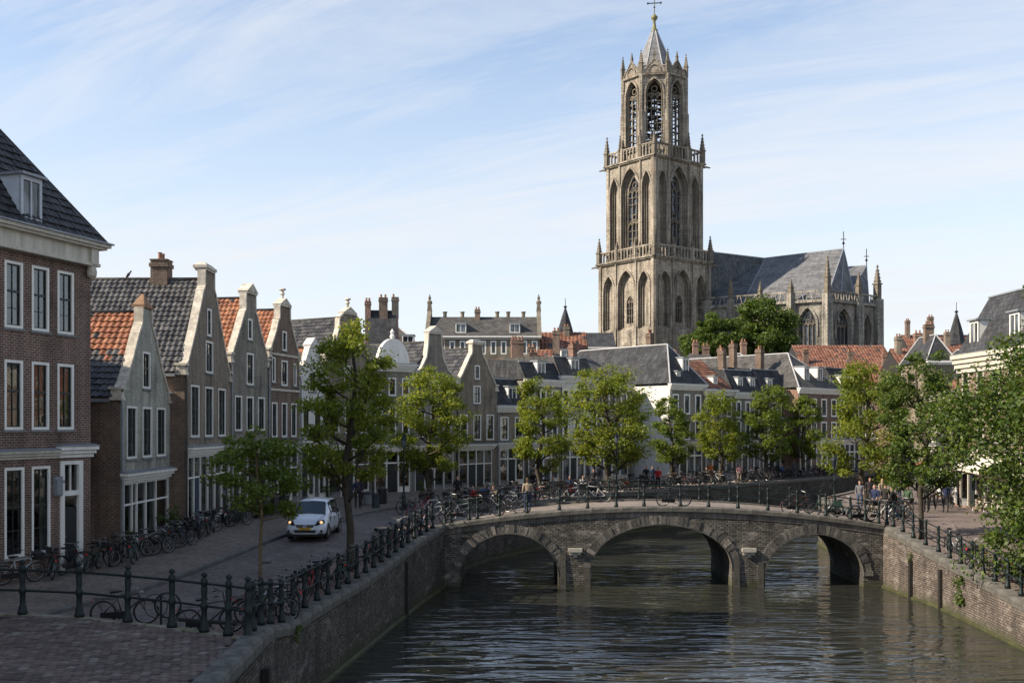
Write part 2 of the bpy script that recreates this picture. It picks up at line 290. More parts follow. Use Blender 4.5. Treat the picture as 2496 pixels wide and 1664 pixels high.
# ------------------------------------------------------------------ mesh helpers
class MB:
    def __init__(s): s.v, s.f, s.mi = [], [], []
    def add(s, vs, fs, m=0):
        k = len(s.v); s.v.extend([tuple(v) for v in vs]); s.f.extend([tuple(i + k for i in f) for f in fs]); s.mi.extend([m] * len(fs)); return s
    def poly(s, pts, m=0): return s.add(pts, [tuple(range(len(pts)))], m)
    def box(s, x0, y0, z0, x1, y1, z1, m=0):
        v = [(x, y, z) for z in (z0, z1) for y in (y0, y1) for x in (x0, x1)]
        return s.add(v, [(0, 2, 3, 1), (4, 5, 7, 6), (0, 1, 5, 4), (2, 6, 7, 3), (0, 4, 6, 2), (1, 3, 7, 5)], m)
    def taper(s, cx, cy, z0, z1, a0, b0, a1, b1, m=0):
        v = [(cx + sx * a, cy + sy * b, z) for z, a, b in ((z0, a0, b0), (z1, a1, b1)) for sy in (-1, 1) for sx in (-1, 1)]
        return s.add(v, [(0, 2, 3, 1), (4, 5, 7, 6), (0, 1, 5, 4), (2, 6, 7, 3), (0, 4, 6, 2), (1, 3, 7, 5)], m)
    def tube(s, pts, rad, n=6, m=0, closed=False, caps=True):
        pts = [Vector(p) for p in pts]; N = len(pts)
        if isinstance(rad, (int, float)): rad = [rad] * N
        up = None; base = len(s.v)
        for i, p in enumerate(pts):
            if closed: d = pts[(i + 1) % N] - pts[i - 1]
            else: d = pts[min(i + 1, N - 1)] - pts[max(i - 1, 0)]
            if d.length < 1e-9: d = Vector((0, 0, 1))
            d.normalize()
            if up is None:
                up = d.orthogonal().normalized()
            else:
                up = up - d * up.dot(d)
                up = up.normalized() if up.length > 1e-6 else d.orthogonal().normalized()
            w = d.cross(up)
            for k in range(n):
                a = 2 * math.pi * k / n
                s.v.append(tuple(p + (up * math.cos(a) + w * math.sin(a)) * rad[i]))
        fs = []
        for i in range(N if closed else N - 1):
            j = (i + 1) % N
            for k in range(n):
                l = (k + 1) % n
                fs.append((base + i * n + k, base + i * n + l, base + j * n + l, base + j * n + k))
        if caps and not closed:
            fs.append(tuple(base + k for k in reversed(range(n)))); fs.append(tuple(base + (N - 1) * n + k for k in range(n)))
        s.f.extend(fs); s.mi.extend([m] * len(fs)); return s
    def lathe(s, prof, n=10, c=(0, 0, 0), m=0, rot=0.0):
        base = len(s.v)
        for r, z in prof:
            for k in range(n):
                a = 2 * math.pi * k / n + rot
                s.v.append((c[0] + r * math.cos(a), c[1] + r * math.sin(a), c[2] + z))
        fs = []
        for i in range(len(prof) - 1):
            for k in range(n):
                l = (k + 1) % n
                fs.append((base + i * n + k, base + i * n + l, base + (i + 1) * n + l, base + (i + 1) * n + k))
        fs.append(tuple(base + k for k in reversed(range(n)))); fs.append(tuple(base + (len(prof) - 1) * n + k for k in range(n)))
        s.f.extend(fs); s.mi.extend([m] * len(fs)); return s
    def prism(s, poly, fn0, fn1, m=0):
        """poly: 2-D outline; fn0/fn1 map a 2-D point onto the two end faces"""
        n = len(poly); a = [fn0(p) for p in poly]; b = [fn1(p) for p in poly]
        return s.add(a + b, [tuple(range(n)), tuple(range(2 * n - 1, n - 1, -1))] + [(i, n + i, n + (i + 1) % n, (i + 1) % n) for i in range(n)], m)
    def xform(s, M):
        s.v = [tuple(M @ Vector(v)) for v in s.v]; return s
    def merge(s, o, M=None, dm=0):
        vs = o.v if M is None else [tuple(M @ Vector(v)) for v in o.v]
        k = len(s.v); s.v.extend(vs); s.f.extend([tuple(i + k for i in f) for f in o.f]); s.mi.extend([i + dm for i in o.mi]); return s
    def mesh(s, name, mats, smooth=False):
        me = bpy.data.meshes.new(name); me.from_pydata(s.v, [], s.f)
        if not isinstance(mats, (list, tuple)): mats = [mats]
        for m in mats: me.materials.append(m)
        if len(mats) > 1: me.polygons.foreach_set('material_index', s.mi)
        if smooth: me.polygons.foreach_set('use_smooth', [True] * len(me.polygons))
        return me
    def build(s, name, mats, parent=None, loc=(0, 0, 0), rz=0.0, smooth=False):
        return link(name, s.mesh(name, mats, smooth), parent, loc, rz)
def link(name, me, parent=None, loc=(0, 0, 0), rz=0.0):
    o = bpy.data.objects.new(name, me); COL.objects.link(o)
    o.location = loc
    if rz: o.rotation_euler = (0, 0, rz)
    if parent is not None: o.parent = parent
    return o
def tag(o, label=None, cat=None, group=None, kind=None):
    for k, v in (('label', label), ('category', cat), ('group', group), ('kind', kind)):
        if v: o[k] = v
    return o
def thing(name, label, cat, loc=(0, 0, 0), rz=0.0, group=None):
    return tag(link(name, None, None, loc, rz), label, cat, group)
def kids(o): return [c for c in o.children]
def copy_tree(o, parent=None):
    c = o.copy(); COL.objects.link(c); c.parent = parent
    for ch in list(o.children): copy_tree(ch, c)
    return c
ORD = 'first second third fourth fifth sixth seventh eighth ninth tenth eleventh twelfth thirteenth fourteenth fifteenth sixteenth seventeenth eighteenth nineteenth twentieth'.split() + ['twenty-' + w for w in 'first second third fourth fifth sixth seventh eighth ninth'.split()] + ['thirtieth'] + ['thirty-' + w for w in 'first second third fourth fifth sixth seventh eighth ninth'.split()]
def smooth(a, b, x):
    t = min(1, max(0, (x - a) / (b - a))); return t * t * (3 - 2 * t)
def zs(Y):          # street level of the left bank
    return 2.38 + 0.57 * smooth(36, 54, Y)
def zr(Y):          # street level of the right bank: falls towards the viewer
    return 1.42 + 0.60 * smooth(34, 45, Y) + 0.95 * smooth(44, 53, Y)

def arch_pts(u0, u1, vs, v1, kind, n=10):
    """points of an arch from (u0, vs) over the apex at v1 to (u1, vs)"""
    c = (u0 + u1) / 2; w = (u1 - u0) / 2; h = v1 - vs; P = []
    for i in range(n + 1):
        t = i / n
        if kind == 'pointed':
            # two circular arcs
            Rr = (w * w + h * h) / (2 * w)
            a_end = math.asin(min(1, h / Rr)); k = 2 * t if t <= 0.5 else 2 * (1 - t)
            a = a_end * k; x = w - (Rr - Rr * math.cos(a)); y = Rr * math.sin(a)
            P.append((c - x if t <= 0.5 else c + x, vs + y))
        else:
            a = math.pi * (1 - t); P.append((c + w * math.cos(a), vs + h * math.sin(a)))
    return P
def panel(mb, outline, ops, T, depth, m=0, mr=None, mback=None):
    """wall face with openings. outline: [(v, left, right), ...] upwards; ops: (u0, u1, v0, v1[, arch, spring]); T(u, v, d) -> point, d inwards"""
    if mr is None: mr = m
    vs = sorted(set([o[0] for o in outline] + [x for o in ops for x in (o[2], o[3])]))
    def at(v, which):
        for a, b in zip(outline, outline[1:]):
            if a[0] <= v <= b[0]:
                t = 0 if b[0] == a[0] else (v - a[0]) / (b[0] - a[0]); return a[which] + (b[which] - a[which]) * t
        return outline[-1][which]
    lo, hi = outline[0][0], outline[-1][0]
    for va, vb in zip(vs, vs[1:]):
        if vb - va < 1e-6 or va < lo - 1e-6 or vb > hi + 1e-6: continue
        e = 1e-6
        l0, l1, r0, r1 = at(va + e, 1), at(vb - e, 1), at(va + e, 2), at(vb - e, 2)
        cur = (l0, l1)
        for o in sorted([o for o in ops if o[2] <= va + 1e-6 and o[3] >= vb - 1e-6], key=lambda o: o[0]):
            mb.poly([T(cur[0], va, 0), T(o[0], va, 0), T(o[0], vb, 0), T(cur[1], vb, 0)], m); cur = (o[1], o[1])
        mb.poly([T(cur[0], va, 0), T(r0, va, 0), T(r1, vb, 0), T(cur[1], vb, 0)], m)
    for o in ops:
        u0, u1, v0, v1 = o[:4]
        if len(o) > 4 and o[4]:
            A = arch_pts(u0, u1, o[5], v1, o[4]); h = len(A) // 2
            for i in range(h): mb.poly([T(u0, v1, 0), T(*A[i], 0), T(*A[i + 1], 0)], m)
            for i in range(h, len(A) - 1): mb.poly([T(u1, v1, 0), T(*A[i], 0), T(*A[i + 1], 0)], m)
            loop = [(u0, v0)] + A + [(u1, v0)]
        else: loop = [(u0, v0), (u0, v1), (u1, v1), (u1, v0)]
        for a, b in zip(loop, loop[1:] + loop[:1]):
            mb.poly([T(*a, 0), T(*b, 0), T(*b, depth), T(*a, depth)], mr)
        if mback is not None: mb.poly([T(*p, depth) for p in loop], mback)
# ================================================================== setting
QL = [(-5.5, 16), (-5.6, 20), (-5.75, 24), (-5.95, 28), (-5.85, 31), (-5.5, 34.5), (-4.75, 41), (-4.1, 46.5), (-3.3, 52)]
QLF = [(-2.9, 57.5), (-1.4, 62.6), (1, 67), (3.5, 72), (8, 78), (14, 85), (20, 91), (29, 101), (40, 113), (46.5, 113.2)]
KL = [(-14.3, 26.5), (-13.6, 29), (-12.2, 35), (-11.4, 41), (-10.7, 46), (-9.6, 52), (-8.7, 57), (-7.3, 62), (-5.2, 66.5), (-2.0, 72.5), (2.8, 80), (10, 87.5), (17.2, 92.6), (25.6, 103), (37, 115)]
FL = [(-20.8, 25), (-19.3, 31), (-18, 35), (-16.4, 41), (-16.4, 46), (-15.7, 52), (-15.6, 58), (-14.8, 64), (-12.8, 72), (-10.2, 76.5), (-1.4, 87), (8, 95), (15, 98), (26, 107), (37, 120)]
QR = [(17.3, 24), (17.6, 30), (17.9, 37), (18.3, 43.5), (18.4, 46.5), (18.15, 49.5), (18.1, 52)]
QRF = [(18.3, 57.5), (19.6, 63.6), (20.5, 71.4), (25, 79), (33, 92), (45, 110), (46.5, 113.2)]
FR = [(29.5, 24), (29, 30), (28.6, 37), (28.2, 43.5), (27.9, 46.5), (27.6, 49.5), (27.4, 52), (27.2, 57.5), (27.4, 63.6), (28.8, 71.4), (31.5, 79), (38.5, 92), (48, 110), (49, 113)]

def zl_quay(Y):     # top of the left quay: the raised square near the viewer, then the street
    return 2.9 - 0.52 * smooth(25.4, 29.5, Y) + (zs(Y) - 2.38)

# water -------------------------------------------------------------
t = NT('canal_water'); v = t.node('ShaderNodeNewGeometry').outputs['Position']
w1 = t.noise(t.mapv(v, (0.36, 1.25, 1), (0, 0, 0.05)), 1.0, 2, 0.45, 0.9)
w2 = t.noise(t.mapv(v, (0.8, 2.2, 1), (0, 0, -0.12)), 1.2, 2, 0.5, 0.5)
w3 = t.noise(t.mapv(v, (0.10, 0.16, 1)), 1.0, 3)
amp = t.ramp(w3, [(0.35, 0.35), (0.65, 1.3)])
hh = t.math('MULTIPLY', t.math('ADD', t.math('MULTIPLY', w1, 0.52), t.math('MULTIPLY', w2, 0.10)), amp)
bn = t.node('ShaderNodeBump'); bn.inputs['Strength'].default_value = 0.75; bn.inputs['Distance'].default_value = 0.5; t.l.new(hh, bn.inputs['Height'])
b = t.principled((0.026, 0.027, 0.023), 0.02, bn.outputs[0], spec=0.5); b.inputs['IOR'].default_value = 1.5
mb = MB(); mb.poly([(-9, -40, 0), (90, -40, 0), (90, 150, 0), (-9, 150, 0)])
tag(mb.build('water', t.m), kind='structure', label='dark rippled canal water under and around the arched bridge')

# land under the town ------------------------------------------------
M_ground = plain('ground_earth', (0.10, 0.09, 0.08), 0.95, 0.4, 0.1)
mb = MB()
far = [(x, y, 2.25) for x, y in FL] + [(70, 140, 2.25), (900, 1800, 2.25), (-1500, 1800, 2.25), (-1500, -80, 2.25), (-23, -80, 2.25)]
mb.poly(far)
mb.poly([(x, y, 1.25) for x, y in FR] + [(70, 140, 1.25), (900, 1800, 1.25), (1500, 1800, 1.25), (1500, -80, 1.25), (31, -80, 1.25)][::1])
mb.poly([(49.5, 110, 2.9), (46.5, 113.1, 2.9), (39.8, 112.9, 2.9), (36, 119, 2.9), (45, 140, 2.9), (80, 140, 2.9)])
tag(mb.build('ground', M_ground), kind='structure', label='bare ground under the old town beyond the streets')

# left street: parking strip, carriageway, kerb, pavement -------------
def resample(P, step):
    out = [P[0]]
    for a, b in zip(P, P[1:]):
        L = math.dist(a, b); n = max(1, round(L / step))
        for i in range(1, n + 1): out.append((a[0] + (b[0] - a[0]) * i / n, a[1] + (b[1] - a[1]) * i / n))
    return out
def lerp2(a, b, t): return (a[0] + (b[0] - a[0]) * t, a[1] + (b[1] - a[1]) * t)
QLall = [(-5.95, 27.5), (-5.85, 31), (-5.5, 34.5), (-4.75, 41), (-4.1, 46.5), (-3.3, 52), (-2.9, 57.5), (-1.4, 62.6), (1, 67), (3.5, 72), (8, 78), (14, 85), (20, 91), (29, 101), (40, 113)]
def strip(name, A, B, zf, mat, label, n=6, dz=0.0):
    mb = MB(); PA, PB = [], []
    for (a0, a1), (b0, b1) in zip(zip(A, A[1:]), zip(B, B[1:])):
        for i in range(n):
            t_ = i / n; PA.append(lerp2(a0, a1, t_)); PB.append(lerp2(b0, b1, t_))
    PA.append(A[-1]); PB.append(B[-1])
    V = [(x, y, zf(y) + dz) for p in zip(PA, PB) for x, y in p]
    mb.add(V, [(2 * i, 2 * i + 1, 2 * i + 3, 2 * i + 2) for i in range(len(PA) - 1)])
    return tag(mb.build(name, mat), kind='structure', label=label)
def off(P, d):       # shift a polyline sideways (positive = to its left)
    out = []
    for i, p in enumerate(P):
        a, b = P[max(0, i - 1)], P[min(len(P) - 1, i + 1)]
        dx, dy = b[0] - a[0], b[1] - a[1]; L = math.hypot(dx, dy)
        out.append((p[0] - dy / L * d, p[1] + dx / L * d))
    return out
S1 = off(QLall, 2.3)
strip('parking_strip', off(QLall, 0.3), S1, zs, M_strip, 'reddish brick strip for bicycles along the left quay')
strip('road', S1, KL, zs, M_road, 'dark brick street in front of the gabled houses')
K2 = off(KL, 0.16)
strip('pavement', K2, FL, zs, M_walk, 'brick pavement along the house fronts', dz=0.11)
def stones(parent, name, P, zf, prof, mat, step, gap=0.012, seed=1):
    """a row of stones along P; prof: cross-section [(across to the left, up)]"""
    r = random.Random(seed); cache = {}
    L = [0]
    for a, b in zip(P, P[1:]): L.append(L[-1] + math.dist(a, b))
    def at(s):
        for i in range(len(P) - 1):
            if s <= L[i + 1] or i == len(P) - 2:
                return lerp2(P[i], P[i + 1], (s - L[i]) / (L[i + 1] - L[i]))
    s = 0
    while s < L[-1] - 0.3:
        ln = step * r.choice((0.85, 1.0, 1.0, 1.2)); e = min(s + ln, L[-1]); a, b = at(s), at(e)
        A, B = Vector((*a, zf(a[1]))), Vector((*b, zf(b[1]))); d = B - A; key = round(d.length, 2)
        if key not in cache:
            m_ = MB(); h = key - gap
            m_.prism(prof, lambda p: (0, p[0], p[1]), lambda p: (h, p[0], p[1])); cache[key] = m_.mesh(name, mat)
        o = link(name, cache[key], parent, A + Vector((0, 0, r.uniform(-0.012, 0.012))))
        o.rotation_euler = (r.uniform(-0.012, 0.012), -math.atan2(d.z, math.hypot(d.x, d.y)), math.atan2(d.y, d.x)); s = e
ke = thing('kerb', 'grey stone kerb between the brick street and the house pavement', 'kerb')
stones(ke, 'kerb_stone', KL[:13], zs, [(0, -0.1), (0, 0.115), (0.02, 0.13), (0.17, 0.13), (0.17, -0.1)], M_kerb, 1.1, seed=3)
ke2 = thing('kerb', 'pale flush kerb line between the red parking strip and the street', 'kerb')
stones(ke2, 'kerb_stone', S1[:8], zs, [(-0.08, -0.1), (-0.08, 0.02), (0.08, 0.02), (0.08, -0.1)], M_kerb, 1.0, seed=4)
# right street
QRall = QR + QRF
strip('road_right_bank', FR, off(QRall, -0.3), lambda y: zr(y), brickmat('right_paving', (0.21, 0.165, 0.145), (0.155, 0.125, 0.112), (0.08, 0.07, 0.062), bw=0.2, rh=0.1, ms=0.01, flat=True, stain=0.45, bstr=0.35), 'sunlit reddish brick street on the right bank')

# quay walls ----------------------------------------------------------
COPE = [(-0.06, -0.22), (-0.06, -0.03), (-0.01, 0.05), (0.07, 0.085), (0.46, 0.09), (0.46, -0.22)]
COPER = [(0.46, -0.22), (0.46, 0.09), (-0.07, 0.085), (0.01, 0.05), (0.06, -0.03), (0.06, -0.22)]
def quay(label, P, zf, mat, cat='quay wall', mirror=False, step=1.25, seed=1):
    q = thing('quay_wall', label, cat)
    mb = MB(); PP = resample(P, 0.8)
    for a, b in zip(PP, PP[1:]):
        mb.poly([(a[0], a[1], -1.5), (b[0], b[1], -1.5), (b[0], b[1], zf(b[1]) - 0.1), (a[0], a[1], zf(a[1]) - 0.1)])
    mb.build('brick_face', mat, q)
    mb = MB()                      # slimy timber ledge at the waterline
    for a, b in zip(PP, PP[1:]):
        d = -0.10 if not mirror else 0.10
        o = off([a, b], d)
        mb.add([(*a, 0.10), (*b, 0.10), (*o[1], 0.07), (*o[0], 0.07), (*o[0], -0.3), (*o[1], -0.3)], [(0, 1, 2, 3), (3, 2, 5, 4)])
    mb.build('footing', plain('slimy_footing', (0.075, 0.078, 0.032), 0.6, 0.5, 2.0, bump=0.5), q)
    prof = [(-0.06, -0.22), (-0.06, -0.03), (-0.01, 0.05), (0.07, 0.085), (0.46, 0.09), (0.46, -0.22)]
    if mirror: prof = [(-x, z) for x, z in prof][::-1]
    stones(q, 'coping_stone', P, zf, prof, M_coping, step, seed=seed)
    return q
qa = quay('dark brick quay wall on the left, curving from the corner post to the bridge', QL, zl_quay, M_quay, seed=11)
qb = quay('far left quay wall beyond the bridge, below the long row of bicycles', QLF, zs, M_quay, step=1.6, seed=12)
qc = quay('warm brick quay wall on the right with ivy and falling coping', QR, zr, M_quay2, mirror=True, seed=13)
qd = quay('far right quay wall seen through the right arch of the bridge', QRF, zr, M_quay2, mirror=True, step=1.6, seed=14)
for (x, y) in ((-4.42, 44.0), (-5.72, 24.6)):        # timber fender posts fixed to the left wall
    mb = MB(); mb.box(-0.02, -0.13, -1, 0.14, 0.13, 2.25); mb.build('fender_post', plain('wet_timber', (0.025, 0.022, 0.018), 0.7, 0.4, 5), qa, (x, y, 0))
for (x, y) in ((18.36, 45.6), (18.2, 48.6)):
    mb = MB(); mb.box(-0.12, -0.10, -1, 0.0, 0.10, 1.7); mb.build('fender_post', MATS['wet_timber'], qc, (x, y, 0))

# the square in the near left corner -----------------------------------
RAILP = [(-6.12, 24.75), (-6.68, 25.1), (-7.36, 25.5), (-8.32, 26.1), (-9.66, 26.8), (-11.15, 27.5), (-12.8, 27.9), (-14.5, 28.2), (-16.3, 28.5)]
sq = tag(link('square', None), kind='structure', label='raised brick-paved square in the near left corner')
mb = MB(); edge = [(-5.7, 16), (-5.75, 20), (-5.9, 24), (-6.0, 24.6)] + [(x, y + 0.12) for x, y in RAILP[1:]]
mb.poly([(x, y, 2.855) for x, y in edge] + [(-16.3, 16, 2.855)])
for a, b in zip(edge[3:], edge[4:]): mb.poly([(*a, 2.855), (*b, 2.855), (*b, 2.0), (*a, 2.0)])
mb.build('paving_bed', plain('joint_sand', (0.040, 0.034, 0.030), 0.95, 0.3), sq)
pm = NT('paver_brick'); pv = pm.node('ShaderNodeNewGeometry').outputs['Position']
pc = pm.ramp(pm.rand(), [(0, (0.070, 0.052, 0.045)), (0.5, (0.105, 0.074, 0.061)), (0.9, (0.140, 0.106, 0.088)), (1, (0.19, 0.172, 0.148))])
pc = pm.mix(1.0, pc, pm.ramp(pm.noise(pv, 0.6, 6), [(0.3, 0.7), (0.7, 1.2)]), 'MULTIPLY')
pm.principled(pc, 0.7, pm.bump(pm.noise(pv, 40, 4, 0.7), 0.5, 0.008), spec=0.35)
PW, PH = 0.205, 0.215
mb = MB(); a, b_, c_ = PW / 2 - 0.010, PH / 2 - 0.012, 0.016
mb.add([(-a, -b_, 0), (a, -b_, 0), (a, b_, 0), (-a, b_, 0), (-a, -b_, 0.045), (a, -b_, 0.045), (a, b_, 0.045), (-a, b_, 0.045),
        (-a + c_, -b_ + c_, 0.058), (a - c_, -b_ + c_, 0.058), (a - c_, b_ - c_, 0.058), (-a + c_, b_ - c_, 0.058)],
       [(0, 1, 5, 4), (1, 2, 6, 5), (2, 3, 7, 6), (3, 0, 4, 7), (4, 5, 9, 8), (5, 6, 10, 9), (6, 7, 11, 10), (7, 4, 8, 11), (8, 9, 10, 11)])
paver_me = mb.mesh('paver', pm.m)
def rail_y(x):
    P = sorted(RAILP)
    for p, q in zip(P, P[1:]):
        if p[0] <= x <= q[0]: return p[1] + (q[1] - p[1]) * (x - p[0]) / (q[0] - p[0])
    return 24.4
spots = []
ca, sa = math.cos(R(-9)), math.sin(R(-9))
for j in range(-10, 70):
    for i in range(-10, 70):
        u = -8 + (i + 0.5 * (j % 2)) * PW - 3.6; w = 18 + j * PH - 2
        x, y = -8 + (u + 8) * ca - (w - 22) * sa, 22 + (u + 8) * sa + (w - 22) * ca
        if y < 19.2 or x > -6.18 or y > rail_y(x) - 0.16 or x < -0.50 * y - 0.8: continue
        if y > 23.8 and x > -6.4: continue
        spots.append((x, y))
spots.sort(key=lambda p: (-1 if abs(1248 + F * p[0] / p[1] - 500) < 520 else 1) * 0 + p[1])
pr = random.Random(5); rest = MB(); pk = 0
src = MB(); src.v = [tuple(v.co) for v in paver_me.vertices]; src.f = [tuple(p.vertices) for p in paver_me.polygons]; src.mi = [0] * len(src.f)
for x, y in spots:
    z = 2.85 + pr.uniform(-0.008, 0.012); rot = (pr.gauss(0, 0.05), pr.gauss(0, 0.05), R(-9) + pr.gauss(0, 0.06))
    vis = abs(F * x / y + 1248 - 1248) < 1290 and 1040 + (HC - 2.9) * F / y < 1690
    if vis and pk < 300:
        o = link('paver', paver_me, sq, (x, y, z)); o.rotation_euler = rot; pk += 1
    else:
        from mathutils import Euler
        rest.merge(src, Matrix.Translation((x, y, z)) @ Euler(rot).to_matrix().to_4x4())
tag(rest.build('paver_field', pm.m, sq), kind='stuff')
ke3 = thing('kerb', 'worn pale kerb with moss under the near iron railing', 'kerb')
M_mossk = NT('mossy_kerb'); v = M_mossk.node('ShaderNodeNewGeometry').outputs['Position']
cc = M_mossk.mix(M_mossk.ramp(M_mossk.noise(v, 2.6, 7, 0.7), [(0.45, 0.0), (0.6, 1.0)]), (0.235, 0.205, 0.155), (0.10, 0.10, 0.045))
M_mossk.principled(cc, 0.9, M_mossk.bump(M_mossk.noise(v, 14, 5), 0.8, 0.03))
stones(ke3, 'kerb_stone', [(x, y) for x, y in RAILP], lambda y: 2.87, [(-0.13, -0.1), (-0.13, 0.03), (0.13, 0.03), (0.13, -0.1)], M_mossk.m, 0.8, seed=8)

# bridge ----------------------------------------------------------------
BX0, BX1, BY0, BY1 = -3.3, 18.12, 52.0, 57.5
def deck(x): return 2.98 + 0.87 * (1 - ((x - 7.4) / 10.7) ** 2)
ARCH = [(-2.5, 2.26, 0.55, 2.62), (3.88, 10.72, 0.95, 3.06), (12.34, 17.14, 0.55, 2.60)]   # u0, u1, spring, crown
br = thing('stone_bridge', 'three-arched old brick and stone bridge humped across the canal', 'bridge')
def intr(a, n=36): return arch_pts(a[0], a[1], a[2], a[3], 'ellipse', n)
for Y, nm in ((BY0, 'spandrel_wall'), (BY1, 'spandrel_wall')):
    mb = MB(); cols = [(BX0, -1.5)]
    for a in ARCH:
        cols += [(a[0], -1.5)] + [(a[0], a[2])] + intr(a)[1:-1] + [(a[1], a[2]), (a[1], -1.5)]
    cols.append((BX1, -1.5))
    for (x0, z0), (x1, z1) in zip(cols, cols[1:]):
        if abs(x1 - x0) < 1e-6: continue
        k = max(1, int((x1 - x0) / 0.5))
        for i in range(k):
            xa, xb = x0 + (x1 - x0) * i / k, x0 + (x1 - x0) * (i + 1) / k
            za, zb = z0 + (z1 - z0) * i / k, z0 + (z1 - z0) * (i + 1) / k
            mb.poly([(xa, Y, za), (xb, Y, zb), (xb, Y, deck(xb) - 0.1), (xa, Y, deck(xa) - 0.1)])
    mb.build(nm, M_bridge, br)
for a in ARCH:
    mb = MB(); P = [(a[0], -1.5)] + intr(a) + [(a[1], -1.5)]
    for p, q in zip(P, P[1:]): mb.poly([(p[0], BY0, p[1]), (q[0], BY0, q[1]), (q[0], BY1, q[1]), (p[0], BY1, p[1])])
    mb.build('vault', M_bridge, br, smooth=True)
    mb = MB()                                   # pale stone lip along the edge of the intrados
    P = intr(a, 30)
    for p, q in zip(P, P[1:]):
        mb.prism([p, q, (q[0], q[1] + 0.05), (p[0], p[1] + 0.05)], lambda w: (w[0], BY0 - 0.075, w[1] - 0.03), lambda w: (w[0], BY0 + 0.12, w[1] - 0.03))
    mb.build('arch_lip', M_coping, br)
M_vous = NT('voussoir'); vv = M_vous.node('ShaderNodeNewGeometry').outputs['Position']
vc = M_vous.ramp(M_vous.rand(), [(0, (0.065, 0.062, 0.058)), (0.5, (0.115, 0.107, 0.096)), (0.85, (0.16, 0.148, 0.13)), (1, (0.24, 0.22, 0.19))])
vc = M_vous.mix(1.0, vc, M_vous.ramp(M_vous.noise(M_vous.mapv(vv, (2.2, 1, 1)), 6, 7, 0.8), [(0.35, 0.35), (0.65, 1.5)]), 'MULTIPLY')
M_vous.principled(vc, 0.9, M_vous.bump(M_vous.noise(vv, 16, 5, 0.7), 0.8, 0.03), spec=0.2)
vr = random.Random(9)
for a in ARCH:
    c = (a[0] + a[1]) / 2; w = (a[1] - a[0]) / 2; h = a[3] - a[2]
    Pd = arch_pts(*a, 'ellipse', 200); L = [0]
    for p, q in zip(Pd, Pd[1:]): L.append(L[-1] + math.dist(p, q))
    n = int(L[-1] / 0.20); idx = [min(range(201), key=lambda k: abs(L[k] - L[-1] * i / n)) for i in range(n + 1)]
    def outp(k, t_):
        x, z = Pd[k]; nx, nz_ = (x - c) / (w * w), (z - a[2]) / (h * h); l = math.hypot(nx, nz_); return (x + nx / l * t_, z + nz_ / l * t_)
    for i in range(n):
        k0, k1 = idx[i], idx[i + 1]; th = 0.44 + vr.uniform(-0.03, 0.04); pr_ = 0.055 + vr.uniform(-0.02, 0.02)
        q = [outp(k0, 0.02), outp(k1, 0.02), outp(k1, th), outp(k0, th)]
        cxq, czq = sum(p[0] for p in q) / 4, sum(p[1] for p in q) / 4
        q = [(cxq + (p[0] - cxq) * 0.93, czq + (p[1] - czq) * 0.985) for p in q]
        mb = MB(); mb.prism(q, lambda p: (p[0] - cxq, -pr_, p[1] - czq), lambda p: (p[0] - cxq, 0.05, p[1] - czq))
        mb.build('voussoir', M_vous.m, br, (cxq, BY0, czq))
mb = MB(); N = 60                                # upright brick band below the coping
for i in range(N):
    xa, xb = BX0 + (BX1 - BX0) * i / N, BX0 + (BX1 - BX0) * (i + 1) / N
    mb.add([(xa, BY0 - 0.03, deck(xa) - 0.12), (xb, BY0 - 0.03, deck(xb) - 0.12), (xb, BY0 - 0.03, deck(xb) - 0.44), (xa, BY0 - 0.03, deck(xa) - 0.44), (xb, BY0, deck(xb) - 0.44), (xa, BY0, deck(xa) - 0.44)], [(0, 1, 2, 3), (3, 2, 4, 5)])
mb.build('soldier_course', M_soldier, br)
mb = MB()
for i in range(N):
    xa, xb = BX0 + (BX1 - BX0) * i / N, BX0 + (BX1 - BX0) * (i + 1) / N
    mb.poly([(xa, BY0 + 0.3, deck(xa)), (xb, BY0 + 0.3, deck(xb)), (xb, BY1 - 0.3, deck(xb)), (xa, BY1 - 0.3, deck(xa))])
mb.build('deck', M_deck, br)
for Y, s in ((BY0, 1), (BY1, -1)):
    x = BX0; rr = random.Random(4)
    while x < BX1 - 0.2:
        e = min(BX1, x + rr.choice((1.2, 1.5, 1.8))); m_ = (x + e) / 2; dz = deck(e) - deck(x); ln = math.hypot(e - x, dz)
        mb = MB(); pf = [(-0.12, -0.16), (-0.12, 0.02), (-0.08, 0.075), (0.42, 0.08), (0.42, -0.16)]
        mb.prism(pf, lambda p: (-ln / 2 + 0.006, s * p[0], p[1]), lambda p: (ln / 2 - 0.006, s * p[0], p[1]))
        o = mb.build('coping_stone', M_coping, br, (m_, Y, (deck(x) + deck(e)) / 2)); o.rotation_euler = (0, -math.atan2(dz, e - x), 0); x = e
for x0, x1 in ((2.26, 3.88), (10.72, 12.34)):      # pier: timber fenders at its edges and a small stone spout above
    for x in (x0 + 0.22, x1 - 0.22):
        mb = MB(); mb.prism([(-0.16, -0.14), (0.16, -0.14), (0.13, 0.1), (-0.13, 0.1)], lambda p: (p[0], p[1], -1.2), lambda p: (p[0] * 0.85, p[1] * 0.7 + 0.05, 1.62 + 0.1 * math.sin(x)))
        mb.build('fender', plain('wet_stone', (0.085, 0.078, 0.066), 0.8, 0.5, 4, bump=0.8), br, (x, BY0, 0))
    mb = MB(); mb.box(-0.34, -0.22, 1.72, 0.34, 0.05, 1.90); mb.box(-0.28, -0.16, 1.58, -0.10, 0.04, 1.72); mb.box(0.10, -0.16, 1.58, 0.28, 0.04, 1.72); mb.box(-0.10, -0.08, 1.45, 0.10, 0.04, 1.72)
    mb.build('spout', plain('pale_stone', (0.38, 0.36, 0.31), 0.85, 0.3, 3), br, ((x0 + x1) / 2, BY0, 0))

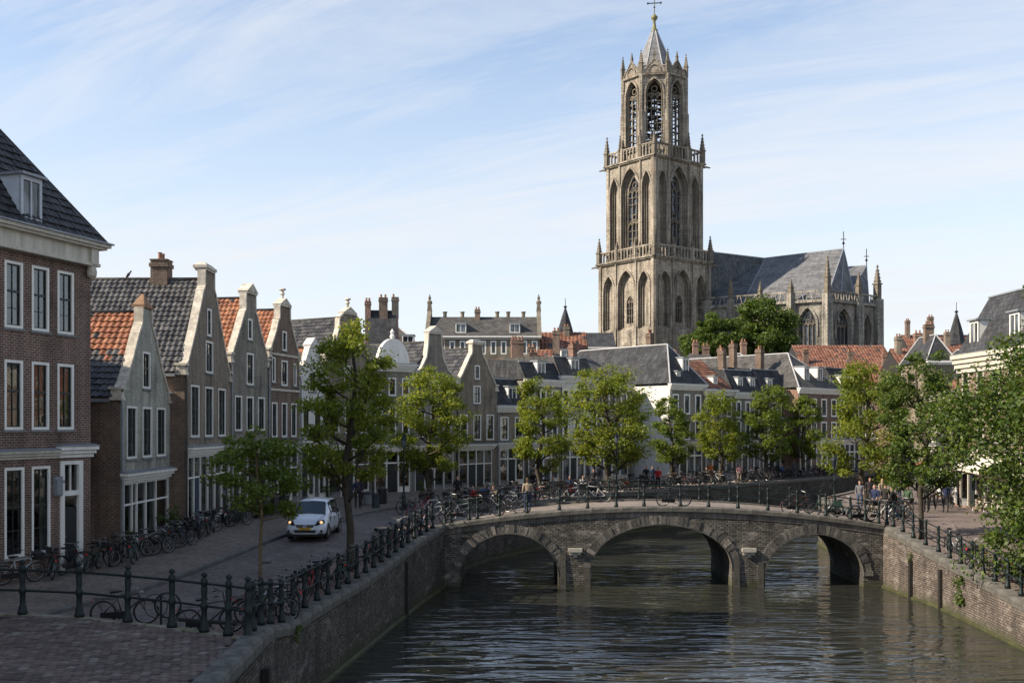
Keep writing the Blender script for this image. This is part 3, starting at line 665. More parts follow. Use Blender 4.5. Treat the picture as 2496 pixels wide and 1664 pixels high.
# railings ----------------------------------------------------------------
def post_mesh(h, r, n=8, finial=True):
    mb = MB(); k = h
    P = [(r * 1.75, 0), (r * 1.75, 0.10), (r * 1.45, 0.13), (r * 1.35, 0.22), (r * 1.0, 0.26), (r * 0.95, k * 0.42), (r * 1.3, k * 0.46), (r * 1.3, k * 0.53), (r * 0.95, k * 0.56), (r * 0.9, k * 0.66), (r * 1.12, k * 0.82), (r * 0.85, k * 0.86), (r * 1.2, k * 0.88), (r * 1.2, k * 0.97), (r * 0.8, k * 1.0)]
    if finial: P += [(r * 0.55, k * 1.02), (r * 1.05, k * 1.05), (r * 1.1, k * 1.075), (r * 0.7, k * 1.10), (r * 0.12, k * 1.12)]
    else: P += [(r * 0.9, k * 1.015), (r * 0.1, k * 1.03)]
    mb.lathe(P, n); return mb.mesh('post', M_iron, True)
def railing(label, pts, h, r, rails, zf=None, finial=True, rr=0.028, n=8, name='iron_railing'):
    t_ = thing(name, label, 'railing'); me = post_mesh(h, r, n, finial)
    for i, p in enumerate(pts):
        o = link('post', me, t_, p); o.rotation_euler = (rnd.gauss(0, 0.012), rnd.gauss(0, 0.012), rnd.uniform(0, 3))
    for q in rails:
        P = []
        for a, b in zip(pts, pts[1:]):
            for i in range(3): P.append(tuple(a[k] + (b[k] - a[k]) * i / 3 + (h * q if k == 2 else 0) for k in range(3)))
        P.append((pts[-1][0], pts[-1][1], pts[-1][2] + h * q))
        mb = MB(); mb.tube(P, rr, 6); mb.build('rail', M_iron, t_, smooth=True)
    return t_
railing('dark green iron railing with ball finials across the front of the near square', [(x, y, 2.89) for x, y in RAILP], 1.30, 0.072, (0.90, 0.49), rr=0.032, n=10)
def on(P, ys, d, zf, dz=0.09):
    out = []
    for y in ys:
        for a, b in zip(P, P[1:]):
            if a[1] <= y <= b[1]:
                t_ = (y - a[1]) / (b[1] - a[1]); out.append((a[0] + (b[0] - a[0]) * t_ + d, y, zf(y) + dz)); break
    return out
ys = [25.2, 26.3, 27.6, 28.9, 30.2, 31.5, 32.8, 34.0, 35.2, 36.4, 37.6, 38.8, 40.0, 41.2, 42.4, 43.6, 44.8, 46.0, 47.2, 48.4, 49.6, 50.8]
railing('dark green iron railing along the left quay from the corner to the bridge', on(QL, ys, -0.32, zl_quay) + [(-3.3, 52.35, 3.0)], 1.15, 0.062, (0.92, 0.47), finial=False)
bx = [-3.0, -2.1, -1.7, -0.62, 0.74, 2.32, 3.7, 5.1, 6.46, 8.24, 9.62, 11.06, 12.52, 13.96, 15.36, 16.58, 17.3, 17.95]
railing('dark green iron railing along the near edge of the bridge', [(x, BY0 + 0.22, deck(x) + 0.07) for x in bx], 1.08, 0.058, (0.94, 0.50), finial=False)
bx2 = [-2.9 + 1.62 * i for i in range(13)]
railing('dark green iron railing along the far edge of the bridge', [(x, BY1 - 0.22, deck(x) + 0.07) for x in bx2], 1.08, 0.05, (0.94, 0.64, 0.34), finial=False, n=6)
ysr = [51.6, 50.4, 49.2, 48.0, 46.8, 45.6, 44.4, 43.2, 42.0, 40.8, 39.6, 38.4, 37.2, 36.0, 34.8, 33.6]
railing('dark green iron railing stepping down along the right quay', [(18.12 + 0.3, 52.4, 3.0)] + on(QR, ysr, 0.34, zr), 1.12, 0.062, (0.92, 0.47), finial=False)
# ================================================================== house builders
WC = {}
def window(house, u0, u1, v0, v1, style='sash', near=True, sill=True, cur=None, frame=None, fw=0.085, nv=1, nh=2, y=0.0, glass=None):
    w, h = round(u1 - u0, 2), round(v1 - v0, 2); key = (style, w, h, near, fw, nv, nh, frame.name if frame else '')
    frame = frame or M_white
    if key not in WC:
        f = MB(); a, b = -0.012, 0.13
        f.box(0, a, 0, fw, b, h); f.box(w - fw, a, 0, w, b, h); f.box(fw, a, 0, w - fw, b, fw); f.box(fw, a, h - fw, w - fw, b, h)
        s = MB(); sw = 0.04 if near else 0.05; x0, x1, z0, z1 = fw, w - fw, fw, h - fw; ya, yb = 0.05, 0.105
        zm = z0 + (z1 - z0) * 0.56
        s.box(x0, ya, z0, x0 + sw, yb, z1); s.box(x1 - sw, ya, z0, x1, yb, z1); s.box(x0 + sw, ya, z0, x1 - sw, yb, z0 + sw); s.box(x0 + sw, ya, z1 - sw, x1 - sw, yb, z1)
        s.box(x0 + sw, ya - 0.02, zm - 0.035, x1 - sw, yb, zm + 0.035)
        rects = []
        xs = [x0 + sw + (x1 - x0 - 2 * sw) * i / (nv + 1) for i in range(nv + 2)]
        zl = [z0 + sw + (zm - 0.035 - z0 - sw) * i / max(1, nh - 1) for i in range(max(1, nh - 1) + 1)]
        for x in xs[1:-1]: s.box(x - 0.014, ya + 0.01, z0 + sw, x + 0.014, yb - 0.005, z1 - sw)
        if near:
            for z in zl[1:-1]: s.box(x0 + sw, ya + 0.012, z - 0.012, x1 - sw, yb - 0.007, z + 0.012)
            zz = list(zip(zl, zl[1:])) + [(zm + 0.035, z1 - sw)]
            for xa, xb in zip(xs, xs[1:]):
                for za, zb in zz: rects.append((xa, za, xb, zb))
        else: rects.append((x0, z0, x1, z1))
        pm_ = []
        for xa, za, xb, zb in rects:
            p = MB(); p.poly([(0, 0, 0), (xb - xa, 0, 0), (xb - xa, 0, zb - za), (0, 0, zb - za)])
            pm_.append((p.mesh('pane', M_glass if near else M_dglass), (xa, 0.085 if near else 0.10, za)))
        sl = MB(); sl.box(-0.07, -0.075, -0.085, w + 0.07, 0.05, -0.002)
        WC[key] = (f.mesh('window', frame), s.mesh('sash', M_sash if style == 'sash' else M_white), pm_, sl.mesh('sill', M_sill))
    f, s, pm_, sl = WC[key]
    o = link('window', f, house, (u0, y, v0))
    link('sash', s, o)
    for me, loc in pm_: link('pane', me, o, loc)
    if sill: link('sill', sl, o)
    if near and cur != 0:
        k = rnd.random() if cur is None else cur
        c = MB(); a = 0.22 + 0.12 * k; n = 7
        for sx in ((fw, 1), (w - fw, -1)):
            if k > 0.8 and sx[1] < 0: continue
            P = [(sx[0] + sx[1] * (w - 2 * fw) * a * i / n, 0.22 + 0.03 * (i % 2)) for i in range(n + 1)]
            for p, q in zip(P, P[1:]): c.poly([(p[0], p[1], fw), (q[0], q[1], fw), (q[0], q[1], h - fw), (p[0], p[1], h - fw)])
        c.build('curtain', M_curtain, o)
    return o
def cornice(house, u0, u1, v, h, proj=0.3, mat=None, lead=True, steps=3, name='cornice'):
    mb = MB(); mat = mat or M_white
    for i in range(steps):
        p = proj * (i + 1) / steps; mb.box(u0 - p * 0.6, -p, v + h * i / steps + 0.001 * i, u1 + p * 0.6, 0.02 + 0.001 * i, v + h * (i + 1) / steps - 0.012)
    o = mb.build(name, mat, house)
    if lead:
        mb = MB(); mb.prism([(-proj - 0.03, v + h - 0.01), (-proj - 0.03, v + h + 0.02), (0.0, v + h + 0.08), (0.0, v + h - 0.01)], lambda p: (u0 - proj * 0.65, p[0], p[1]), lambda p: (u1 + proj * 0.65, p[0], p[1]))
        mb.build('lead_cover', M_lead, o)
    return o
def shopfront(house, u0, u1, v0, v1, cols, transom=0.68, doors=(), riser=0.35, near=True, frame=None, fw=0.075, doorm=None):
    """cols: relative positions 0..1 of the posts"""
    frame = frame or M_white; f = MB(); W_, H_ = u1 - u0, v1 - v0; zt = v0 + H_ * transom
    xs = [u0 + W_ * c for c in cols]
    for x in xs: f.box(max(u0, x - fw / 2), -0.03, v0, min(u1, x + fw / 2), 0.09, v1)
    for xa, xb in zip(xs, xs[1:]):
        f.box(xa + fw / 2, -0.015, zt - fw / 2, xb - fw / 2, 0.075, zt + fw / 2); f.box(xa + fw / 2, -0.018, v1 - fw, xb - fw / 2, 0.077, v1)
    o = f.build('shopfront', frame, house)
    for i, (xa, xb) in enumerate(zip(xs, xs[1:])):
        a, b = xa + fw / 2, xb - fw / 2
        p = MB(); p.poly([(a, 0.04, zt + fw / 2), (b, 0.04, zt + fw / 2), (b, 0.04, v1 - fw), (a, 0.04, v1 - fw)]); p.build('pane', M_glass if near else M_dglass, o)
        if i in doors:
            d = MB(); d.box(a, 0.05, v0 + 0.02, b, 0.10, zt - fw / 2)
            for q in ((0.08, 0.42), (0.5, 0.92)):
                d.box(a + 0.09, 0.035, v0 + (zt - v0) * q[0] + 0.03, b - 0.09, 0.05, v0 + (zt - v0) * q[1])
            d.build('door', doorm or M_door, o)
        else:
            r = MB(); r.box(a, 0.0, v0, b, 0.08, v0 + riser); r.box(a - 0.02, -0.05, v0 + riser, b + 0.02, 0.085, v0 + riser + 0.05); r.build('stall_riser', frame if rnd.random() < 0.5 else M_sill, o)
            p = MB(); p.poly([(a, 0.045, v0 + riser + 0.05), (b, 0.045, v0 + riser + 0.05), (b, 0.045, zt - fw / 2), (a, 0.045, zt - fw / 2)]); p.build('pane', M_glass if near else M_dglass, o)
            if near and rnd.random() < 0.6:
                c = MB(); n = 6; k = rnd.uniform(0.25, 0.5)
                for j in range(n):
                    c.poly([(a + (b - a) * k * j / n, 0.3 + 0.03 * (j % 2), v0 + riser), (a + (b - a) * k * (j + 1) / n, 0.3 + 0.03 * ((j + 1) % 2), v0 + riser), (a + (b - a) * k * (j + 1) / n, 0.3 + 0.03 * ((j + 1) % 2), v1 - 0.1), (a + (b - a) * k * j / n, 0.3 + 0.03 * (j % 2), v1 - 0.1)])
                c.build('curtain', M_curtain, o)
    return o
def chimney(parent, u, y, v0, v1, a=0.45, b=0.35, mat=None, pots=2):
    mb = MB(); mb.box(u - a, y - b, v0, u + a, y + b, v1); mb.box(u - a - 0.06, y - b - 0.06, v1 - 0.32, u + a + 0.06, y + b + 0.06, v1 - 0.14); mb.box(u - a - 0.03, y - b - 0.03, v1, u + a + 0.03, y + b + 0.03, v1 + 0.07)
    o = mb.build('chimney', mat or M_umber, parent)
    for i in range(pots):
        p = MB(); p.lathe([(0.13, 0), (0.10, 0.12), (0.10, 0.30), (0.125, 0.34)], 8, (u - a * 0.5 + a * i * (1.0 if pots == 2 else 0.6), y, v1 + 0.07))
        p.build('chimney_pot', plain('terracotta', (0.30, 0.15, 0.09), 0.8), o)
    return o
def dormer(house, uc, y0, v0, w, h, depth, wall=None, roof='flat', near=False, lead=None, frame=None):
    wall = wall or M_white; lead = lead or M_lead
    mb = MB(); a, b = uc - w / 2, uc + w / 2
    # cheeks run back into the slope; front is a frame with one window
    mb.add([(a, y0, v0), (a, y0, v0 + h), (a, y0 + depth, v0 + h), (b, y0, v0), (b, y0, v0 + h), (b, y0 + depth, v0 + h)], [(0, 1, 2), (3, 5, 4)])
    t_ = 0.10; mb.box(a, y0 - 0.01, v0, a + t_, y0 + 0.08, v0 + h); mb.box(b - t_, y0 - 0.01, v0, b, y0 + 0.08, v0 + h); mb.box(a + t_, y0 - 0.01, v0, b - t_, y0 + 0.08, v0 + t_); mb.box(a + t_, y0 - 0.01, v0 + h - t_ * 1.6, b - t_, y0 + 0.08, v0 + h)
    mb.box(uc - 0.03, y0, v0 + t_, uc + 0.03, y0 + 0.06, v0 + h - t_ * 1.6)
    o = mb.build('dormer', wall, house)
    p = MB(); p.poly([(a + t_, y0 + 0.05, v0 + t_), (b - t_, y0 + 0.05, v0 + t_), (b - t_, y0 + 0.05, v0 + h - t_ * 1.6), (a + t_, y0 + 0.05, v0 + h - t_ * 1.6)]); p.build('pane', M_dglass, o)
    r = MB(); e = 0.10
    if roof == 'flat': r.box(a - e, y0 - e * 1.6, v0 + h, b + e, y0 + depth, v0 + h + 0.09)
    else:
        k = w * 0.42
        r.add([(a - e, y0 - e, v0 + h), (uc, y0 - e, v0 + h + k), (b + e, y0 - e, v0 + h), (a - e, y0 + depth, v0 + h), (uc, y0 + depth * 1.3, v0 + h + k), (b + e, y0 + depth, v0 + h)], [(0, 1, 4, 3), (1, 2, 5, 4), (0, 2, 1)])
    r.build('dormer_roof', lead, o); return o

# roof tiles ----------------------------------------------------------
def tile_src(tw, th, amp=0.03, n=6):
    mb = MB(); V = []
    for yy, lift in ((-0.02, 0.058), (th * 1.08, 0.004)):
        for i in range(n + 1):
            x = tw * 1.04 * i / n; V.append((x, yy, lift + amp * (math.sin(2 * math.pi * i / n - 0.6) * 0.8 + 0.6)))
    for i in range(n + 1): V.append((V[i][0], V[i][1] + 0.004, V[i][2] - 0.05))
    m = n + 1
    mb.add(V, [(i, i + 1, m + i + 1, m + i) for i in range(n)] + [(2 * m + i, 2 * m + i + 1, i + 1, i) for i in range(n)])
    return mb
def lay_tiles(roof, O, X, Y, nx, ny, tw, th, matf, keep=None, parts=0, order=None, name='roof_tile', amp=0.03, seed=2):
    X, Y = Vector(X).normalized(), Vector(Y).normalized(); Z = X.cross(Y); r = random.Random(seed)
    src = tile_src(tw, th, amp); spots = []
    for j in range(ny):
        for i in range(nx):
            if keep and not keep((i + 0.5) * tw, (j + 0.5) * th): continue
            spots.append((i, j))
    if order: spots.sort(key=order)
    me = {}; rest = {}
    for k, (i, j) in enumerate(spots):
        P = Vector(O) + X * (i * tw) + Y * (j * th) + Z * r.uniform(-0.006, 0.008)
        ax = Matrix((X, Y, Z)).transposed().to_4x4() @ Matrix.Rotation(r.gauss(0, 0.02), 4, 'Z') @ Matrix.Rotation(r.gauss(0, 0.02), 4, 'X')
        mt = matf(i, j, nx, ny, r)
        if k < parts:
            if mt.name not in me: me[mt.name] = src.mesh(name, mt)
            o = link(name, me[mt.name], roof); o.matrix_local = Matrix.Translation(P) @ ax
        else: rest.setdefault(mt.name, MB()).merge(src, Matrix.Translation(P) @ ax)
    for mn, mb in rest.items(): tag(mb.build('tile_field', MATS[mn], roof), kind='stuff')
def coping_strip(house, pts, mat, d0=-0.06, d1=0.34, th=0.13, name='gable_coping'):
    """raised edge along a gable outline; pts (u, v) in order"""
    mb = MB()
    for p, q in zip(pts, pts[1:]):
        d = Vector((q[0] - p[0], q[1] - p[1])); 
        if d.length < 0.02: continue
        n = Vector((-d.y, d.x)).normalized() * th
        mb.prism([p, q, (q[0] + n.x, q[1] + n.y), (p[0] + n.x, p[1] + n.y)], lambda w: (w[0], d0, w[1]), lambda w: (w[0], d1, w[1]))
    return mb.build(name, mat, house)
def gable_cap(house, uc, v, a, kind, mat):
    mb = MB()
    if kind == 'pyramid':
        mb.box(uc - a - 0.12, -0.10, v, uc + a + 0.12, 0.46, v + 0.12); mb.taper(uc, 0.18, v + 0.12, v + 0.62, a + 0.06, 0.26, 0.05, 0.05)
    elif kind == 'block':
        mb.box(uc - a - 0.08, -0.08, v, uc + a + 0.08, 0.50, v + 0.10); mb.box(uc - a - 0.16, -0.14, v + 0.10, uc + a + 0.16, 0.56, v + 0.24); mb.taper(uc, 0.21, v + 0.24, v + 0.40, a + 0.12, 0.32, a - 0.1, 0.16)
    elif kind == 'pediment':
        mb.box(uc - a - 0.14, -0.12, v, uc + a + 0.14, 0.44, v + 0.13)
        mb.prism([(uc - a - 0.18, v + 0.13), (uc + a + 0.18, v + 0.13), (uc, v + 0.62)], lambda p: (p[0], -0.16, p[1]), lambda p: (p[0], 0.46, p[1]))
    elif kind == 'finial':
        mb.box(uc - a - 0.12, -0.10, v, uc + a + 0.12, 0.42, v + 0.12)
        mb.prism([(uc - a - 0.14, v + 0.12), (uc + a + 0.14, v + 0.12), (uc, v + 0.55)], lambda p: (p[0], -0.12, p[1]), lambda p: (p[0], 0.42, p[1]))
        mb.lathe([(0.10, 0.5), (0.08, 0.72), (0.16, 0.80), (0.10, 0.90), (0.10, 1.0), (0.24, 1.05), (0.20, 1.13), (0.03, 1.16)], 8, (uc, 0.15, v))
    return mb.build('gable_cap', mat, house)
def house_at(name, label, P0, P1, z0, cat='house'):
    rz = math.atan2(P1[1] - P0[1], P1[0] - P0[0]); return thing(name, label, cat, (P0[0], P0[1], z0), rz), math.dist(P0, P1)
TF = lambda u, v, d: (u, d, v)
def walls(house, w, D, he, ops, mat, prof=None, side=None, depth=0.16, base=-0.6, lift=0.0):
    """front wall with openings and an optional gable profile [(v, inset)]; the other walls in one mesh"""
    prof = prof or [(he, 0)]
    outline = [(base, 0, w)] + [(v, i, w - i) for v, i in prof]
    mb = MB(); panel(mb, outline, ops, TF, depth); fo = mb.build('front_wall', mat, house)
    mb = MB(); side = side or mat
    mb.poly([(0.002, 0.01, base), (0.002, D, base), (0.002, D, he), (0.002, 0.01, he)]); mb.poly([(w - 0.002, 0.01, base), (w - 0.002, D, base), (w - 0.002, D, he), (w - 0.002, 0.01, he)])
    mb.poly([(0, D, base), (w, D, base), (w, D, he), (0, D, he)])
    if len(prof) > 1:     # back of the gable parapet
        pts = [(i, v) for v, i in prof] + [(w - i, v) for v, i in reversed(prof)]
        mb.poly([(u, 0.34, v) for u, v in pts])
    mb.build('side_wall', side, house)
    return fo
def roof_gable(house, w, D, he, hr, y0=0.3, mat=None, ov=0.12, back=True):
    mb = MB(); c = w / 2
    mb.poly([(-ov, y0, he - ov * (hr - he) / c), (c, y0, hr), (c, D, hr), (-ov, D, he - ov * (hr - he) / c)])
    mb.poly([(w + ov, y0, he - ov * (hr - he) / c), (w + ov, D, he - ov * (hr - he) / c), (c, D, hr), (c, y0, hr)])
    if back: mb.poly([(0, D - 0.01, he), (w, D - 0.01, he), (c, D - 0.01, hr)])
    return mb.build('roof', mat or M_under, house)
def roof_ridge(roof, pts, r=0.09, mat=None):
    mb = MB(); mb.tube(pts, r, 8); return mb.build('ridge', mat or M_coping, roof, smooth=True)
def roof_side(house, w, D, he, hr, mat, ov=0.25):
    mb = MB(); c = D / 2; k = (hr - he) / c
    mb.add([(0, -ov, he - ov * k), (w, -ov, he - ov * k), (w, c, hr), (0, c, hr), (0, D, he), (w, D, he), (0, -ov, he - ov * k - 0.1), (w, -ov, he - ov * k - 0.1)], [(0, 1, 2, 3), (3, 2, 5, 4), (6, 7, 1, 0)])
    mb.poly([(0, 0, he - 0.05), (0, c, hr - 0.05), (0, D, he - 0.05)]); mb.poly([(w, 0, he - 0.05), (w, c, hr - 0.05), (w, D, he - 0.05)])
    return mb.build('roof', mat, house)
def roof_hip(house, w, D, he, hr, mat, ov=0.25, lines=None):
    mb = MB(); a = min(w, D) / 2; E = [(-ov, -ov), (w + ov, -ov), (w + ov, D + ov), (-ov, D + ov)]
    if w >= D: Rg = [(a, D / 2), (w - a, D / 2)]
    else: Rg = [(w / 2, a), (w / 2, D - a)]
    V = [(x, y, he) for x, y in E] + [(x, y, hr) for x, y in Rg]
    if w >= D: fs = [(0, 1, 5, 4), (1, 2, 5), (2, 3, 4, 5), (3, 0, 4)]
    else: fs = [(0, 1, 4), (1, 2, 5, 4), (2, 3, 5), (3, 0, 4, 5)]
    mb.add(V, fs); o = mb.build('roof', mat, house)
    lm = lines or plain('pale_lead', (0.42, 0.42, 0.42), 0.6, 0.2); l = MB()
    hips = [(0, 4), (1, 5), (2, 5), (3, 4)] if w >= D else [(0, 4), (1, 4), (2, 5), (3, 5)]
    for p, q in hips + [(4, 5)]: l.tube([V[p], V[q]], 0.07, 5)
    l.build('hip_flashing', lm, o); return o
def roof_mansard(house, w, D, he, hm, hr, mat, run=0.9, ov=0.15):
    mb = MB(); c = D / 2
    mb.poly([(0, -ov, he), (w, -ov, he), (w, run, hm), (0, run, hm)]); mb.poly([(0, run, hm), (w, run, hm), (w, c, hr), (0, c, hr)])
    mb.poly([(0, c, hr), (w, c, hr), (w, D - run, hm), (0, D - run, hm)]); mb.poly([(0, D - run, hm), (w, D - run, hm), (w, D, he), (0, D, he)])
    for x in (0.004, w - 0.004): mb.poly([(x, 0, he), (x, run, hm), (x, c, hr), (x, D - run, hm), (x, D, he)])
    o = mb.build('roof', mat, house); l = MB(); l.box(-0.04, run - 0.09, hm - 0.04, w + 0.04, run + 0.05, hm + 0.05); l.build('roof_flashing', M_lead, o); return o

# ================================================================== near left houses
# ---- A: big red-brick corner house
hA, wA = house_at('brick_house', 'tall red-brick corner house at the far left with black tiled hip roof and white cornice', (-20.74, 25.2), (-16.0, 40.5), 2.55)
cols = [(wA - 1.02, -0.0), ]
wu = [wA - 0.93 - 0.86, wA - 2.22 - 0.86, wA - 3.50 - 0.86]
for k in range(1, 7): wu.append(wA - 3.50 - 0.86 - 1.28 * k)
ops, W_ = [], []
for i, u in enumerate(wu):
    for v0, v1 in ((5.15, 7.55), (8.65, 10.95)): ops.append((u, u + 0.86, v0, v1)); W_.append((u, u + 0.86, v0, v1))
    if i > 0: ops.append((u, u + 0.92, 0.75, 3.85)); W_.append((u, u + 0.92, 0.75, 3.85))
dA = (wA - 1.55, wA - 0.62, 0.0, 4.0); ops.append(dA)
walls(hA, wA, 10, 12.0, ops, M_red)
for q in W_: window(hA, *q, nv=1, nh=3, fw=0.095)
fr = MB(); a, b = dA[0], dA[1]          # door surround with fanlight
fr.box(a - 0.12, -0.06, 0, a + 0.08, 0.12, 4.0); fr.box(b - 0.08, -0.06, 0, b + 0.14, 0.12, 4.0); fr.box(a + 0.08, -0.05, 2.72, b - 0.08, 0.11, 2.90); fr.box(a + 0.08, -0.05, 3.86, b - 0.08, 0.11, 4.0); fr.box((a + b) / 2 - 0.02, 0, 2.9, (a + b) / 2 + 0.02, 0.08, 3.86)
dd = fr.build('door_surround', M_white, hA)
p = MB(); p.box(a + 0.08, 0.06, 0.02, b - 0.08, 0.12, 2.3); p.box(a + 0.16, 0.045, 0.25, b - 0.16, 0.06, 1.0); p.box(a + 0.16, 0.045, 1.15, b - 0.16, 0.06, 2.15); p.build('door', M_door, dd)
p = MB(); p.poly([(a + 0.08, 0.06, 2.34), (b - 0.08, 0.06, 2.34), (b - 0.08, 0.06, 3.86), (a + 0.08, 0.06, 3.86)]); p.build('pane', M_glass, dd)
p = MB(); p.lathe([(0.04, 0), (0.045, 0.03), (0.02, 0.05)], 8, (a + 0.2, 0.03, 1.2)); p.build('handle', M_chrome, dd)
cornice(hA, -0.1, wA - 1.85, 4.12, 0.30, 0.22, M_cream)
cornice(hA, wA - 1.72, wA + 0.02, 4.12, 0.42, 0.26, M_white)
mb = MB(); mb.box(-0.1, -0.30, 11.42, wA + 0.08, 0.03, 11.95); mb.box(-0.1, -0.36, 11.30, wA + 0.12, 0.02, 11.42); mb.box(-0.1, -0.52, 11.95, wA + 0.30, 0.05, 12.04)
mb.box(-0.1, -0.62, 12.04, wA + 0.42, 0.06, 12.16); mb.box(wA - 0.42, -0.40, 11.36, wA - 0.02, -0.28, 11.95); mb.build('cornice', M_cream, hA)
mb = MB(); mb.lathe([(0.10, 0), (0.17, 0.08), (0.19, 0.25), (0.15, 0.42), (0.20, 0.5)], 10, (wA - 0.2, -0.22, 10.85)); mb.build('corbel', M_cream, hA)
mb = MB(); mb.box(-0.1, -0.70, 12.16, wA + 0.5, 0.0, 12.22); mb.build('gutter', M_lead, hA)
rA = roof_hip(hA, wA, 10, 12.2, 20.2, M_under, ov=0.45, lines=M_tblack)
# tiles on the street slope of the hip roof
HA_ = Vector((0, 5.45, 8.0)); LA = HA_.length
tw, th = 0.27, 0.36; OX = wA + 0.45
def keepA(x, y):
    return OX - 13.0 + x < OX - (y / LA) * 5.45 - 0.1
lay_tiles(rA, (OX - 13.0, -0.45, 12.215), (1, 0, 0), HA_, int(13.0 / tw), int(LA / th), tw, th, lambda i, j, nx, ny, r: M_tblack, keepA, parts=300, order=lambda q: -(q[0] * tw) + q[1] * 0.12, amp=0.02, seed=21)
# tiles on the short far slope are out of sight from the canal; the dormer sits low on the street slope
dormer(hA, wA - 3.40, -0.28, 12.45, 1.0, 1.5, 1.05, wall=plain('dormer_zinc', (0.50, 0.53, 0.57), 0.5, 0.15, 2), near=True)
mb = MB(); mb.box(wA - 2.02, -0.10, 2.75, wA - 1.62, -0.002, 3.45); mb.box(wA - 1.98, -0.16, 2.8, wA - 1.70, -0.10, 3.35); mb.box(wA - 1.62, -0.06, 3.2, wA - 1.45, -0.01, 3.3); mb.build('wall_box', M_lead, hA)

# ---- row continued out of the picture, a house added to shade the near square
hZ, wZ = house_at('brick_house', 'unseen red-brick house before the corner house, added to shade the near square', (-26.1, 8.0), (-20.85, 24.9), 2.9)
opz = [(u, u + 0.9, v0, v1) for u in [1.2 + 1.9 * k for k in range(8)] for v0, v1 in ((0.8, 3.6), (5.2, 7.5), (8.7, 10.9))]
walls(hZ, wZ, 10, 12.4, opz, M_red)
for q in opz: window(hZ, *q, near=False)
cornice(hZ, 0, wZ, 11.7, 0.7, 0.5, M_cream); roof_hip(hZ, wZ, 10, 12.5, 19.0, M_slate)
def near_gable(name, label, P0, P1, z0, D, he, hr, mat, prof, wins, shop, cap, tilef, copmat=None, side=None, nrow=None, parts=300, tw=0.275, th=0.34, extra=None, seed=3, capmat=None, depth_tiles=None, ridge=True):
    h, w = house_at(name, label, P0, P1, z0)
    ops = [q[:4] for q in wins]
    su0, su1, sv0, sv1 = shop['r']; ops.append((su0, su1, sv0, sv1))
    walls(h, w, D, he, ops, mat, prof, side)
    for q in wins: window(h, *q[:4], **(q[4] if len(q) > 4 else {}))
    shopfront(h, su0, su1, sv0, sv1, shop['cols'], shop.get('tr', 0.68), shop.get('doors', ()), shop.get('riser', 0.3), True, doorm=shop.get('dm'))
    cornice(h, su0 - 0.15, su1 + 0.15, sv1 + 0.02, 0.42, 0.34)
    L_ = [(i, v) for v, i in prof if v > he - 0.3]; n0 = next((k for k, (v, i) in enumerate(prof) if v >= he - 0.01), 0)
    L_ = [(i, v) for v, i in prof[n0:]]
    cm = copmat or M_plaster
    coping_strip(h, L_, cm); coping_strip(h, [(w - u, v) for u, v in reversed(L_)], cm)
    gable_cap(h, w / 2, prof[-1][0], w / 2 - prof[-1][1], cap, capmat or cm)
    rf = roof_gable(h, w, D, he, hr)
    if ridge: roof_ridge(rf, [(w / 2, 0.3, hr + 0.03), (w / 2, D, hr + 0.03)], 0.10)
    Yv = Vector((w / 2, 0, hr - he)); nx = int((depth_tiles or (D - 0.3)) / tw); ny = int(Yv.length / th) + 1
    lay_tiles(rf, (-0.14, 0.32 + nx * tw, he - 0.14 * (hr - he) / (w / 2) + 0.012), (0, -1, 0), Yv, nx, ny, tw, th, tilef, parts=parts, order=lambda q: -q[0] + q[1] * 0.01, seed=seed)
    # footing stones where the slope meets the front
    for u in (0.1, w - 0.1):
        mb = MB(); mb.box(u - 0.24, -0.10, he - 0.28, u + 0.24, 0.42, he - 0.16); mb.box(u - 0.18, -0.06, he - 0.16, u + 0.18, 0.38, he + 0.16); mb.box(u - 0.24, -0.12, he + 0.16, u + 0.24, 0.44, he + 0.27); mb.build('shoulder_stone', cm, h)
    mb = MB(); mb.box(-0.22, 0.4, he - 0.36, -0.04, D, he - 0.22); mb.build('gutter', M_lead, h)
    mb = MB(); mb.tube([(0.07, -0.07, 0.05), (0.07, -0.07, he - 0.5), (0.0, -0.02, he - 0.25)], 0.045, 6); mb.build('drainpipe', M_lead if seed % 2 else M_black, h)
    return h, w, rf
dark = lambda i, j, nx, ny, r: M_tdark
orange = lambda i, j, nx, ny, r: M_torange if r.random() > 0.04 else M_tdark
faded = lambda i, j, nx, ny, r: M_tfar if r.random() > 0.05 else M_tdark
mixB = lambda i, j, nx, ny, r: M_torange if (j > ny * 0.47 + r.uniform(-1.2, 0.8) and r.random() > 0.03) else M_tdark
hB, wB, rB = near_gable('gabled_house', 'small grey-painted gabled house with half orange, half dark roof beside the red-brick corner house', (-15.97, 43.5), (-15.97, 49.8), 2.72, 9, 6.45, 10.05, M_grey,
    [(-0.6, 0), (6.45, 0), (6.75, 0.42), (7.8, 1.32), (9.0, 2.12), (9.55, 2.60), (10.25, 2.66)],
    [(0.72, 1.92, 3.75, 5.95), (2.62, 3.82, 3.75, 5.95), (4.46, 5.70, 3.75, 5.95), (2.62, 3.60, 6.75, 8.35)],
    dict(r=(0.35, 6.0, 0.1, 2.75), cols=[0, 0.17, 0.27, 0.47, 0.70, 1], doors=(1,), tr=0.66), 'pyramid', mixB, side=M_umber, depth_tiles=4.2, seed=31, capmat=plain('orange_cap', (0.33, 0.20, 0.12), 0.85, 0.4, 3))
p = MB(); p.box(0.54, -0.004, 0.1, 0.0, 0.0, 0.2)
mb = MB(); mb.tube([(-0.04, 1.6, 0.2), (-0.04, 1.6, 2.6), (-0.10, 1.55, 2.75)], 0.035, 6); mb.lathe([(0.03, -0.12), (0.11, -0.05), (0.10, 0.06), (0.02, 0.1)], 8, (-0.13, 1.6, 2.6)); mb.build('wall_lamp', M_black, hB)
